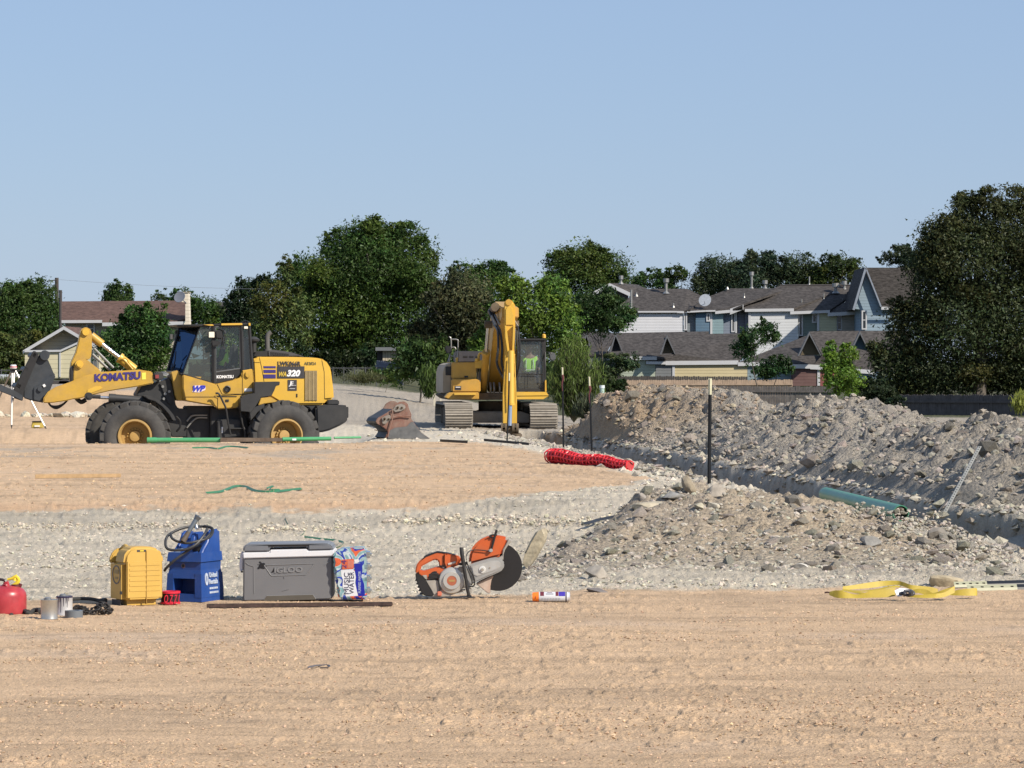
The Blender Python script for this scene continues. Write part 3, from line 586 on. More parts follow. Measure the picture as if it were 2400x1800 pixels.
garage('wide garage with butter yellow siding, longest roof of the lower row', 1640, [[(765, 497, 222), (1335, 487, 223), (1215, 668, DG-.12), (755, 668, DG-.12), (815, 622, DG)], [(815, 622, DG+.2), (720, 625, DG+.2), (630, 668, DG-.15), (760, 670, DG-.15)]],
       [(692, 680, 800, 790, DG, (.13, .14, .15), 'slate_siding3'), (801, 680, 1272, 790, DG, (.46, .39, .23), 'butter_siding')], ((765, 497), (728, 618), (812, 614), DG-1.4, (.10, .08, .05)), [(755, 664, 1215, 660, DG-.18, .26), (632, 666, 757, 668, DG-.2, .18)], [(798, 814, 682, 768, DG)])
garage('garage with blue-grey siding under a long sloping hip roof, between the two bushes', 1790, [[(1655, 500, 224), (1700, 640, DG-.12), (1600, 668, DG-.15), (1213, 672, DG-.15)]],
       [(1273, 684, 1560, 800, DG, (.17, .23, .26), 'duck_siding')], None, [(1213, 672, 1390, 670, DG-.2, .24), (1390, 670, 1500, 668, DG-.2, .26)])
garage('garage with dark red siding and an open triangular gable', 1890, [[(1665, 477, 220), (1985, 473, 221), (1960, 690, DG-1.12), (1690, 688, DG-1.12), (1745, 628, DG-1)], [(1745, 628, DG-.15), (1600, 632, DG-.15), (1490, 685, DG-1.15), (1700, 690, DG-1.15)]],
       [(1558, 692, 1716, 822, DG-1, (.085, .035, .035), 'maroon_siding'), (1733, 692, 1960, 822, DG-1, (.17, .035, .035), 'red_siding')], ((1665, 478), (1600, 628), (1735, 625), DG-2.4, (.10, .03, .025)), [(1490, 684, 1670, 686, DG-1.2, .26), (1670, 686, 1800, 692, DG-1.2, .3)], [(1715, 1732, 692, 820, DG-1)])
garage('blue garage mostly covered by the big dark tree', 2035, [[(1985, 473, 221), (2300, 473, 222), (2300, 720, DG-1.12), (1940, 712, DG-1.12)]], [(1950, 722, 2300, 830, DG-1, (.12, .19, .26), 'blue_siding2')], ((1985, 473), (1940, 580), (2040, 600), DG-2.4, (.05, .09, .13)), [(1940, 712, 2080, 722, DG-1.2, .26)])

# picket fences ------------------------------------------------------
def wfence(label, x0, y0, x1, y1, D0, D1, height, m, pw=.14, rails=True, zb=None):
    p = U(x0, y0, D0); q = U(x1, y1, D1); o = thing('wooden_fence', label, 'fence', (p.x, p.y, p.z-height))
    d = (q-p); L = math.hypot(d.x, d.y); n = int(L/pw); r = random.Random(int(x0)); bm = B(); ux = Vector((d.x/L, d.y/L, 0)); nx = Vector((-ux.y, ux.x, 0))
    def pk(bm, k):
        a = p+d*(k/n); h = r.uniform(-.02, .03); o2 = r.uniform(-.008, .008); c = a+nx*o2
        prism3(bm, [c+Vector((0, 0, h-.03)), c+ux*pw*.2+Vector((0, 0, h)), c+ux*pw*.75+Vector((0, 0, h)), c+ux*pw*.94+Vector((0, 0, h-.03)), c+ux*pw*.94-Vector((0, 0, height)), c-Vector((0, 0, height))], nx*.02)
    for k in range(n): pk(bm, k)
    tag(part('picket_row', bm, m, o), kind='stuff')
    for zr in (.12, .5, .88):
        bm = B(); a = p-Vector((0, 0, height*zr))-nx*.03; prism3(bm, [a, a+d, a+d-Vector((0, 0, .09)), a-Vector((0, 0, .09))], -nx*.04); part('rail', bm, m, o)
    return o
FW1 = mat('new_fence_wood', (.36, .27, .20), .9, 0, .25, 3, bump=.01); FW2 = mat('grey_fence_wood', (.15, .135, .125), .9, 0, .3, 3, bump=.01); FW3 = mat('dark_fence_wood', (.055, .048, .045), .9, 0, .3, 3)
wfence('pale tan picket fence running in front of the garages', 1442, 891, 1858, 890, 205, 205, 1.9, FW1)
wfence('weathered grey picket fence between the spoil heaps and the red garage', 1676, 905, 1960, 906, 190, 188, 2.0, FW2)
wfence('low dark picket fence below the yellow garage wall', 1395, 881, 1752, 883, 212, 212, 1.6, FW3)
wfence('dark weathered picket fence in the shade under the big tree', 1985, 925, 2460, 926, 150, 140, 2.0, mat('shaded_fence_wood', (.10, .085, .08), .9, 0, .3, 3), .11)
# ------------------------------------------------------------------ left background
DL = 190
h = thing('house', 'beige two-storey house with a long brown shingle roof behind the loader', 'house', U(290, 880, DL))
bm = B(); prism3(bm, [U(*Z5(x, y), DL) for x, y in [(600, 600), (960, 600), (960, 625), (1650, 615), (1650, 1150), (600, 1150)]], (0, 6, 0)); part('wall', bm, siding('cream_siding', (.36, .33, .27)), h)
roofp(h, Z5, [(570, 420, 194), (1720, 412, 194), (1722, 575, DL-.3), (1600, 612, DL-.8), (948, 625, DL-.8), (948, 598, DL-.6), (570, 598, DL-.6)], SHB, .16)
board(h, Z5, 570, 594, 945, 592, DL-.7, .16); board(h, Z5, 946, 616, 1700, 606, DL-.9, .2)
vboard(h, Z5, 600, 612, 606, 760, DL); window(h, Z5, 796, 618, 880, 727, DL, 1)
bm = B(); ppx(bm, [Z5(1678, 340), Z5(1742, 340), Z5(1752, 640), Z5(1700, 640), Z5(1716, 600), Z5(1716, 430), Z5(1680, 425)], DL-1.0, 0, 1.1); box(bm, *(U(*Z5(1672, 338), DL-1).x, U(*Z5(1750, 338), DL-1).x), DL-1.06, DL+.15, U(*Z5(0, 342), DL).z, U(*Z5(0, 336), DL).z)
part('chimney', bm, siding('chimney_siding', (.62, .56, .46)), h)
bm = B(); c = U(*Z5(1668, 385), DL-1.4); lathe(bm, [(0, 0), (.2, .02), (.34, .09), (.32, .1), (0, .03)], c, (-.3, -.85, .4), 18); tube(bm, [c, c+Vector((.3, .4, -.3))], .03); part('satellite_dish', bm, mat('dish_dark', (.16, .17, .2), .5), h)
h = thing('shed', 'pale yellow sided outbuilding with a white gable between the dark tree and the loader arm', 'shed', U(110, 885, 150))
YS = siding('yellow_siding', (.50, .46, .31)); DS = 150
bm = B(); prism3(bm, [U(*Z5(x, y), DS) for x, y in [(230, 878), (555, 874), (735, 790), (912, 830), (912, 1130), (230, 1130)]], (0, 4, 0)); part('wall', bm, YS, h)
bm = B(); prism3(bm, [U(*Z5(x, y), DS+.8) for x, y in [(270, 872), (590, 668), (905, 850), (905, 1130), (270, 1130)]], (0, 5, 0)); part('gable_wall', bm, siding('cream_siding2', (.46, .45, .40)), h)
for q_ in ([(590, 650), (215, 876), (225, 880), (590, 660)], [(590, 650), (930, 850), (922, 856), (590, 660)]): bm = B(); prism3(bm, [U(*Z5(x, y), DS) for x, y in q_], (0, 6, 0)); part('roof', bm, SHB, h)
for a, b in (((590, 650), (212, 874)), ((590, 650), (932, 850))): board(h, Z5, *a, *b, DS-.05, .15, 'rake_board')
board(h, Z5, 226, 872, 560, 868, DS-.1, .09); board(h, Z5, 560, 868, 740, 786, DS-.1, .09); vboard(h, Z5, 548, 562, 878, 1120, DS)
bm = B()
for x in (862, 876, 890, 904): a = U(*Z5(x, 850), DS-.06); box(bm, a.x, a.x+.05, a.y-.03, a.y, a.z-3.6, a.z)
part('corrugation', bm, GALV, h)
h = thing('wooden_shed', 'small pale board shed with a flat dark roof under the central tree', 'shed', U(925, 850, 165))
x0, x1 = 888, 952
bm = B(); ppx(bm, [(x0+8, 822), (x1, 822), (x1, 866), (x0+8, 866)], 165, .1, 2.5); ppx(bm, [(x0-4, 822), (x0+8, 822), (x0+8, 866), (x0-4, 866)], 165, .4, 2.0); part('frame', bm, SHADE, h)
for k in range(9):
    bm = B(); ppx(bm, [(x0+9+k*6.2, 823), (x0+14.4+k*6.2, 823), (x0+14.4+k*6.2, 845+(k % 3)), (x0+9+k*6.2, 845)], 165, 0, .06); part('board', bm, mat('pale_board', (.48, .42, .32), .85, 0, .25, 2), h)
bm = B(); ppx(bm, [(x0-8, 814), (x1+30, 813), (x1+30, 822), (x0-8, 822)], 165, -.3, 3.2); part('roof', bm, mat('tin_roof', (.14, .15, .16), .6), h)
wfence('blue-grey board fence below the small shed', 882, 846, 945, 850, 160, 158, 1.6, mat('blue_fence', (.12, .13, .17), .85, 0, .3, 2), .15)
CLM = mat('fence_wire', (.07, .072, .075), .6, .3)
def chainlink(label, x0, x1, yt, D, hgt, n):
    a = U(x0, yt, D); b = U(x1, yt, D); o = thing('chainlink_fence', label, 'fence', (a.x, a.y, a.z-hgt))
    bm = B(); tube(bm, [a, b], .022, 6); part('top_rail', bm, CLM, o)
    for k in range(n+1):
        q = a.lerp(b, k/n); bm = B(); tube(bm, [q+Vector((0, 0, .05)), q-Vector((0, 0, hgt))], .025, 6); part('post', bm, CLM, o)
    bm = B(); L = (b-a).length; s = .22
    for k in range(int(L/s)+int(hgt/s)):
        for sg in (1, -1):
            x = a.x+k*s; z0, z1 = a.z, a.z-hgt; xe = x-hgt*sg; 
            if sg == 1 and a.x <= xe and x <= b.x: tube(bm, [(x, a.y, z0), (xe, a.y, z1)], .008, 3, False)
            if sg == -1 and x >= a.x and xe <= b.x: tube(bm, [(x, a.y, z0), (xe, a.y, z1)], .008, 3, False)
    tag(part('wire_mesh', bm, CLM, o), kind='stuff')
chainlink('low chain-link fence between the loader and the central tree', 780, 882, 863, 135, 1.0, 4)
chainlink('chain-link fence at the left edge behind the laser tripod', -60, 66, 868, 132, .9, 4)
# silver trailer / tarps at far left
t = thing('flatbed_trailer', 'long low silver trailer parked at the left edge behind the tripod', 'trailer', U(60, 905, 128))
bm = B(); ppx(bm, [(-60, 878), (60, 878), (60, 892), (-60, 892)], 128, 0, 2.2, .05); part('bed', bm, mat('silver_sheet', (.5, .53, .55), .4, .3), t)
bm = B(); ppx(bm, [(-60, 893), (230, 893), (230, 899), (-60, 899)], 128.2, 0, 1.8); part('chassis', bm, SHADE, t)
for x in (-20, 60, 150): bm = B(); p = U(x, 902, 128.2); cyl(bm, p, p+Vector((0, .25, 0)), .22, 14); part('wheel', bm, SHADE, t)
# utility pole with wires
t = thing('utility_pole', 'tall dark utility pole rising above the brown roof', 'utility pole', U(133, 900, 215))
bm = B(); cyl(bm, U(133, 900, 215), U(133, 651, 215), .17, 10, .12); part('pole', bm, mat('pole_wood', (.06, .05, .045), .9), t)
bm = B(); tube(bm, [U(133, 656, 215), U(118, 658, 213), U(110, 659, 213)], .035, 6); part('insulator_arm', bm, SHADE, t)
for a, b in (((133, 655), (1180, 664)), ((133, 655), (-200, 646)), ((110, 659), (-200, 672))):
    bm = B(); p = U(*a, 215); q = U(*b, 215); tube(bm, [p.lerp(q, k/10)-Vector((0, 0, .5*(1-(k/5-1)**2))) for k in range(11)], .008, 4); part('wire', bm, mat('wire', (.25, .27, .3), .6), t)
t = thing('utility_pole', 'short thin post just right of the tall utility pole', 'utility pole', U(142, 900, 200)); bm = B(); cyl(bm, U(142, 900, 200), U(142, 680, 200), .10, 8, .09); part('pole', bm, SHADE, t)
h = thing('house', 'distant brown roof peeking over the trees right of the chimney', 'house', U(520, 760, 300))
bm = B(); prism3(bm, [U(470, 740, 300), U(500, 705, 306), U(530, 709, 306), U(545, 715, 306), U(545, 745, 300)], (0, 0, -.2)); part('roof', bm, SHG, h)
bm = B(); ppx(bm, [(475, 740), (545, 740), (545, 800), (475, 800)], 300.5, 0, 5); part('wall', bm, siding('far_siding', (.2, .19, .18)), h)

# ------------------------------------------------------------------ trees and shrubs
def leafmat(name, rough=.6):
    m = bpy.data.materials.new(name); m.use_nodes = True; N = m.node_tree.nodes; L = m.node_tree.links; N.clear()
    o = N.new('ShaderNodeOutputMaterial'); a = N.new('ShaderNodeAttribute'); a.attribute_name = 'Col'
    d = N.new('ShaderNodeBsdfDiffuse'); t = N.new('ShaderNodeBsdfTranslucent'); g = N.new('ShaderNodeBsdfGlossy'); g.inputs['Roughness'].default_value = .45; g.inputs[0].default_value = (.5, .55, .5, 1)
    mx = N.new('ShaderNodeMixShader'); mx.inputs[0].default_value = .34; m2 = N.new('ShaderNodeMixShader'); m2.inputs[0].default_value = .025
    L.new(a.outputs['Color'], d.inputs[0]); L.new(a.outputs['Color'], t.inputs[0]); L.new(d.outputs[0], mx.inputs[1]); L.new(t.outputs[0], mx.inputs[2]); L.new(mx.outputs[0], m2.inputs[1]); L.new(g.outputs[0], m2.inputs[2]); L.new(m2.outputs[0], o.inputs[0]); return m
LEAF = leafmat('foliage'); BARK = mat('bark', (.10, .085, .07), .95, 0, .25, 4)
def leaves(name, parent, centers, radii, n_cl, n_leaf, size, col, seed, v=.35, droop=0.0, tip=None, asp=1.0):
    """lobes (centers, radii) -> clusters on the lobe -> leaf quads round each cluster"""
    r = np.random.RandomState(seed); C = np.array(centers, float); R = np.array(radii, float)
    li = r.choice(len(C), n_cl, p=(R.prod(1)**.67)/(R.prod(1)**.67).sum()); d = r.normal(size=(n_cl, 3)); d[:, 2] = d[:, 2]*.9+.15; d /= np.linalg.norm(d, axis=1)[:, None]
    rad = r.uniform(.12, 1.0, n_cl)[:, None]**.5; K = C[li]+d*R[li]*rad; ks = R[li].mean(1)*r.uniform(.16, .34, n_cl)
    cb = r.uniform(1-v, 1+v, n_cl)*r.uniform(.62, 1.38, len(C))[li]; hue = r.uniform(-.22, .22, len(C))[li]; n = n_cl*n_leaf; ci = np.repeat(np.arange(n_cl), n_leaf)
    P = K[ci]+np.clip(r.normal(size=(n, 3)), -1.7, 1.7)*ks[ci][:, None]*np.array([1, 1, .75]); s = size*r.uniform(.6, 1.3, n)
    nrm = r.normal(size=(n, 3))+d[ci]*.8+np.array([0, 0, .5]); nrm /= np.linalg.norm(nrm, axis=1)[:, None]
    a = np.cross(nrm, r.normal(size=(n, 3))); a /= np.linalg.norm(a, axis=1)[:, None]; b = np.cross(nrm, a)
    if droop: a = a*(1-abs(droop))+np.array([0, 0, 1.0])*droop
    a *= (s*asp)[:, None]; b *= (s*.55)[:, None]
    V = np.stack([P-a*.9-b*.75, P-a*.7+b*.95, P+a*1.1], 1); col = np.array(col, float)
    c = col[None]*(cb[ci]*r.uniform(.75, 1.25, n))[:, None]*(1+r.uniform(-.12, .12, (n, 3))*np.array([1.2, .6, 1]))
    c = c*(1+hue[ci][:, None]*np.array([1, .15, -.5]))
    if tip is not None:
        hi = (P[:, 2]-P[:, 2].min())/(np.ptp(P[:, 2])+1e-6); w = (np.clip(r.uniform(0, 1, n_cl)[ci]*1.2-.55, 0, 1)*(.4+.6*hi))[:, None]; c = c*(1-w)+np.array(tip)[None]*w
    F = np.arange(n*3).reshape(-1, 3); o = np.array(ORG[parent]) if parent is not None else 0
    me = grid_mesh(name, V.reshape(-1, 3)-o, F, np.clip(np.repeat(c*np.array([1.35, 1.5, 1.25]), 3, 0), .004, .5), smooth=False)
    return mesh_obj(name, me, parent, LEAF), K
def tree(name, label, D, lobes, base, col, leafs, seed, size=None, group=None, tip=None, trunk=None, v=.4, ncl=None, dens=1.0, cat='tree', kind='crown', fill=True):
    """lobes: (px, py, rx_px, ry_px[, ddepth]) ; base: (px, py) of the trunk foot"""
    r = random.Random(seed); s = D/FPX; ground = U(base[0], base[1], D); t = thing(name, label, cat, ground, group=group)
    C, R = [], []
    for l in lobes:
        dd = l[4] if len(l) > 4 else r.uniform(-.5, .5)*l[2]*s; c = U(l[0], l[1], D+dd); rx, rz = l[2]*s, l[3]*s
        C.append(c); R.append((rx, min(rx, rz)*1.0, rz))
        for k in range(8 if fill else 3):        # smaller lobes around the rim make the outline uneven
            a = r.uniform(-.5, 3.7); q = r.uniform(.65, 1.05); C.append(c+Vector((math.cos(a)*rx*q, r.uniform(-.6, .3)*rx, math.sin(a)*rz*q))); f = r.uniform(.16, .36); R.append((rx*f, rx*f, rz*f))
    area = sum(l[2]*l[3] for l in lobes)*3.14/5.5; size = size or .042+.00027*D
    lpx = (size/s/2.34)**2*1.1; n = int(area*10.5*dens/lpx); ncl = ncl or max(30, int(n/26)); o, K = leaves(kind, t, C, R, ncl, max(4, n//ncl), size, col, seed, v, tip=tip)
    tr = trunk or .02*max(l[3] for l in lobes)*s*2; bm = B(); top = C[0]
    tube(bm, smoothpts([ground-Vector((0, 0, .4)), ground.lerp(top, .35)+Vector((r.uniform(-.2, .2), 0, 0)), top], 3), [tr*(1-.09*k) for k in range(7)], 7)
    for k in r.sample(range(len(K)), min(14, len(K))):
        q = Vector(K[k]); st = ground.lerp(top, r.uniform(.35, .9)); mid = st.lerp(q, .5)+Vector((0, 0, -.08*(q-st).length)); tube(bm, [st, mid, q], [tr*.45, tr*.28, tr*.1], 5)
    part('trunk', bm, BARK, t); return t
G1 = (.038, .062, .020); G2 = (.052, .082, .022); G3 = (.055, .085, .022); G4 = (.10, .15, .028); BR = (.052, .050, .028); OL = (.070, .080, .028)
TF = 'trees beyond the building site'
tree('oak_tree', 'broad dark green tree at the left edge beside the utility pole', 205, [(40, 745, 85, 70), (-30, 730, 80, 60), (85, 700, 45, 45), (60, 690, 30, 30), (20, 810, 110, 60), (120, 760, 35, 45)], (60, 890), G1, 0, 1, group=TF, tip=(.05, .07, .02))
tree('shrub', 'olive brown thicket in front of the dark tree at the left edge', 160, [(30, 830, 60, 50), (85, 815, 35, 30), (-30, 830, 60, 50), (60, 860, 60, 30)], (40, 890), OL, 0, 2, cat='shrub')
tree('oak_tree', 'small treetop showing above the middle of the brown roof', 240, [(275, 700, 30, 38), (262, 690, 18, 25), (298, 705, 15, 20)], (276, 880), G1, 0, 3, group=TF, dens=.9)
tree('oak_tree', 'pair of round treetops just left of the chimney', 250, [(378, 700, 16, 20), (400, 702, 12, 16), (430, 695, 24, 22), (410, 730, 40, 30)], (400, 880), G1, 0, 4, group=TF, dens=.8)
tree('oak_tree', 'dark tree right of the chimney of the beige house', 225, [(475, 735, 40, 40), (500, 760, 35, 40), (450, 720, 18, 22), (520, 800, 40, 50)], (480, 890), G2, 0, 5, group=TF)
tree('garden_tree', 'round mid green tree in front of the beige house behind the loader arm', 145, [(325, 790, 55, 62), (280, 815, 45, 45), (365, 790, 38, 60), (340, 738, 25, 25), (300, 850, 50, 40), (370, 850, 35, 40)], (322, 915), (.036, .064, .020), 0, 6, tip=(.07, .11, .03))
tree('oak_tree', 'near-black tree left of the big central tree', 220, [(575, 700, 36, 45), (550, 740, 30, 50), (600, 760, 50, 60), (615, 665, 25, 22)], (580, 890), (.016, .026, .013), 0, 7, group=TF)
tree('poplar_tree', 'thin olive tree with a pale slender trunk against the big central tree', 172, [(666, 650, 20, 40), (668, 615, 12, 20), (640, 720, 45, 60), (690, 740, 35, 60), (650, 800, 70, 60)], (668, 890), OL, 0, 8, group=TF, dens=.8, trunk=.09)
tree('oak_tree', 'very large dark green tree towering over the centre of the site', 178, [(870, 620, 90, 85), (780, 580, 30, 30), (960, 620, 60, 80), (730, 650, 60, 55), (850, 555, 65, 38), (940, 560, 50, 35), (800, 720, 100, 80), (910, 730, 110, 85), (700, 720, 40, 50), (990, 680, 45, 50), (780, 810, 80, 45), (900, 800, 70, 40), (860, 650, 120, 90)], (872, 872), (.044, .068, .018), 0, 9, group=TF, tip=(.05, .065, .02), trunk=.40)
tree('oak_tree', 'dark green treetop right of the big central tree', 215, [(1140, 660, 50, 45), (1080, 640, 28, 28), (1175, 640, 28, 24), (1100, 690, 60, 40)], (1130, 890), G1, 0, 10, group=TF)
tree('plum_tree', 'purplish brown bushy tree behind the left side of the excavator', 160, [(1085, 720, 75, 75), (1050, 770, 60, 60), (1130, 760, 60, 60), (1060, 690, 40, 35), (1110, 820, 80, 40), (1000, 800, 40, 50)], (1080, 890), BR, 0, 11, group=TF)
tree('elm_tree', 'bright yellow-green tree directly behind the excavator boom', 140, [(1255, 720, 75, 65), (1200, 680, 40, 35), (1290, 690, 45, 45), (1230, 790, 80, 50), (1320, 760, 45, 50), (1180, 750, 40, 60), (1150, 810, 50, 40), (1330, 820, 40, 40)], (1250, 915), (.070, .105, .024), 0, 12, group=TF, tip=(.20, .26, .05), v=.5)
tree('oak_tree', 'tall dark tree right of the excavator boom, rising over the first white house', 255, [(1370, 620, 55, 50), (1320, 625, 40, 40), (1430, 630, 50, 40), (1390, 600, 40, 25), (1350, 680, 70, 50), (1440, 660, 40, 30)], (1380, 890), (.042, .060, .018), 0, 13, group=TF)
tree('oak_tree', 'dark green bushy tree covering the left end of the white house', 200, [(1400, 725, 55, 45), (1440, 740, 45, 35), (1370, 740, 40, 40), (1460, 755, 30, 22), (1400, 760, 60, 30)], (1410, 890), (.032, .054, .020), 0, 14, group=TF)
BT = 'trees behind the row of houses'
for i, (lb, lobes, col) in enumerate([
    ('small dark treetop over the ridge of the blue house', [(1530, 650, 22, 22), (1555, 660, 20, 20), (1500, 670, 22, 30)], G1), ('small pointed dark treetop left of the small round ones above the houses', [(1580, 645, 24, 22), (1600, 640, 16, 14), (1560, 680, 30, 30)], G1),
    ('dark rounded treetop above the satellite dish', [(1685, 640, 50, 42), (1660, 680, 60, 40), (1720, 665, 40, 40)], (.026, .036, .022)), ('grey-green tree above the middle of the row of houses', [(1780, 632, 50, 40), (1820, 650, 50, 40), (1750, 660, 50, 40)], (.030, .040, .026)),
    ('grey-green tree over the vent pipes right of the middle of the row', [(1870, 632, 45, 38), (1900, 650, 40, 35)], (.028, .038, .022)), ('olive tree with thin foliage at the right end of the row', [(1960, 625, 38, 30), (2000, 640, 30, 35), (1940, 660, 50, 40)], (.055, .068, .024)),
    ('small dark conifer-like treetop behind the blue gable', [(2110, 600, 35, 22), (2080, 610, 25, 14), (2140, 615, 30, 30)], (.024, .032, .02))]):
    tree('oak_tree', lb, 275-i, lobes, (lobes[0][0], 880), col, 0, 20+i, group=BT, dens=.9)
tree('oak_tree', 'huge dark brownish green tree filling the right edge of the picture', 150, [(2290, 620, 130, 110), (2380, 560, 90, 80), (2200, 560, 50, 50), (2270, 500, 50, 45), (2360, 480, 70, 40), (2180, 650, 60, 70), (2150, 760, 70, 70), (2260, 760, 120, 90), (2380, 740, 110, 120), (2100, 850, 55, 70), (2200, 870, 110, 60), (2350, 870, 120, 60), (2120, 920, 50, 40), (2260, 470, 25, 20), (2200, 600, 40, 40)], (2290, 960), (.036, .039, .018), 0, 40, tip=(.060, .056, .026), trunk=.35)
tree('shrub', 'dark bushy shrub left of the excavator', 112, [(985, 850, 55, 50), (950, 870, 35, 35), (1030, 850, 30, 60), (1010, 880, 45, 35)], (985, 915), (.034, .055, .018), 0, 41, cat='shrub', size=.075, tip=(.07, .10, .03))
tree('shrub', 'low weedy bush at the edge of the grey road by the chain-link fence', 122, [(895, 885, 32, 18), (925, 885, 28, 18), (870, 890, 20, 9)], (900, 905), (.05, .075, .022), 0, 42, cat='shrub', size=.06)
tree('shrub', 'small bushy sapling in front of the yellow garage', 200, [(1760, 800, 32, 30), (1800, 785, 25, 30), (1745, 820, 25, 35), (1820, 790, 12, 15), (1785, 765, 12, 18)], (1775, 890), (.032, .052, .02), 0, 43, cat='shrub', dens=.7, fill=False)
tree('shrub', 'rounded dark green bush hiding the blue-grey garage wall', 203, [(1815, 865, 38, 26), (1790, 875, 25, 20), (1835, 850, 18, 20)], (1812, 893), (.026, .046, .018), 0, 44, cat='shrub')
tree('acacia_tree', 'slim feathery yellow-green tree in front of the red garage', 118, [(1965, 880, 38, 45), (1945, 820, 13, 25), (1990, 830, 22, 25), (1960, 850, 28, 30), (1990, 900, 32, 35)], (1968, 940), (.07, .12, .022), 0, 45, size=.06, tip=(.19, .26, .04), dens=.9)
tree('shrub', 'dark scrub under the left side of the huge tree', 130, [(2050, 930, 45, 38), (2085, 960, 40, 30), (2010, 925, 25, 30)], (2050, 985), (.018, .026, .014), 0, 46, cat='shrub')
tree('shrub', 'grey-green bushes beside the pale green garage', 190, [(1440, 860, 45, 25), (1420, 880, 35, 20), (1470, 850, 30, 20)], (1440, 900), (.05, .065, .035), 0, 47, cat='shrub')
tree('shrub', 'dark low bush behind the capped standpipe', 110, [(1425, 925, 40, 28), (1395, 950, 45, 35), (1450, 905, 25, 15)], (1420, 975), (.022, .034, .014), 0, 48, cat='shrub', size=.07)
def feathery(label, px, py, D, w, h, n, col, seed, size=.06, name='shrub', cat='shrub', curl=.25):
    r = random.Random(seed); g = U(px, py, D); t = thing(name, label, cat, g); s = D/FPX; P = []; bm = B()
    for k in range(n):
        a = r.uniform(0, 6.28); sp = r.uniform(0, 1)**.6*w*s; H = h*s*(1-.45*(sp/(w*s))**2)*r.uniform(.55, 1.05)
        e = Vector((math.cos(a)*sp, math.sin(a)*sp*.7, H)); c = Vector((e.x*.35, e.y*.35, H*.55)); pts = [(c*2*t_*(1-t_)+e*t_*t_) for t_ in (0, .3, .6, .8, 1)]
        tube(bm, [g+p for p in pts], [.012, .01, .007, .005, .003], 3, False)
        for j in range(26):
            u = r.uniform(.25, 1.05); q = c*2*u*(1-u)+e*u*u; P.append(g+q+Vector((r.gauss(0, .05), r.gauss(0, .05), r.gauss(0, .05))))
    part('stems', bm, mat('twig', (.09, .085, .05), .9), t); P = np.array(P); n = len(P); rr = np.random.RandomState(seed)
    a = rr.normal(size=(n, 3))*.35+np.array([0, 0, 1.0]); a /= np.linalg.norm(a, axis=1)[:, None]; b = np.cross(a, rr.normal(size=(n, 3))); b /= np.linalg.norm(b, axis=1)[:, None]
    sz = size*rr.uniform(.7, 1.5, n)[:, None]; V = np.stack([P-a*sz, P+b*sz*.16, P+a*sz, P-b*sz*.16], 1)-np.array(ORG[t])
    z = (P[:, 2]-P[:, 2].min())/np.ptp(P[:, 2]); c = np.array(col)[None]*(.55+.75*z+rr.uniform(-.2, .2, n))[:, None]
    mesh_obj('foliage', grid_mesh('foliage', V.reshape(-1, 3), np.arange(n*4).reshape(-1, 4), np.clip(np.repeat(c, 4, 0), .005, .5), False), t, LEAF); return t
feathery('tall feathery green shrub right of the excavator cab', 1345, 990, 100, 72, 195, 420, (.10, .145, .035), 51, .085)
feathery('clump of tall grass left of the excavator tracks', 1005, 935, 96, 22, 80, 90, (.075, .12, .03), 52, .08, 'grass_clump', 'grass')
feathery('thin grey-green weeds behind the black and white stakes', 1385, 990, 94, 45, 70, 60, (.075, .09, .055), 53, .08, 'weeds', 'weeds')
for i, (x, y, w, lb) in enumerate([(40, 905, 60, 'dry weeds behind the laser tripod'), (850, 897, 60, 'low weeds on the bank by the chain-link fence'), (2390, 962, 18, 'yellow-green sprig at the right edge over the spoil heap')]):
    feathery(lb, x, y, 118 if i < 2 else 62, w, 26 if i < 2 else 40, 90 if i < 2 else 25, (.09, .10, .04) if i < 2 else (.25, .28, .06), 60+i, .05, 'weeds', 'weeds')
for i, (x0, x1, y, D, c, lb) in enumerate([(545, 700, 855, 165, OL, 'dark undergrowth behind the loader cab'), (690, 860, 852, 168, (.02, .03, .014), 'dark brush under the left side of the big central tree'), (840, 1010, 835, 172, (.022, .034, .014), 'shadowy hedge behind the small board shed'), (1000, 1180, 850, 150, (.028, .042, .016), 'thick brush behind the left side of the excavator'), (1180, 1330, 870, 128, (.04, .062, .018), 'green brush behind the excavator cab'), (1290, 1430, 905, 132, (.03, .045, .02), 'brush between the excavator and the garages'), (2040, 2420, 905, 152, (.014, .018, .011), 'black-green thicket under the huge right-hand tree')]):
    r5 = random.Random(i); m_ = (x1-x0)/5; tree('shrub', lb, D, [(x0+m_*(k+.5), y+r5.uniform(-10, 6), m_*.8, 26+r5.uniform(-4, 8)) for k in range(5)], ((x0+x1)/2, y+45), c, 0, 80+i, cat='shrub', dens=.8)
# far wood closing the horizon
r_ = np.random.RandomState(5); n = 260; xs = r_.uniform(-330, 330, n); C = np.stack([xs, 330+r_.uniform(0, 20, n), np.where(xs < 20, 2, 0)+r_.uniform(0, 3.0, n)], -1)
o, _ = leaves('wood', None, C, np.full((n, 3), 5.0), 1500, 22, .62, (.025, .036, .016), 5); tag(o, 'far line of woodland closing the horizon', kind='stuff')
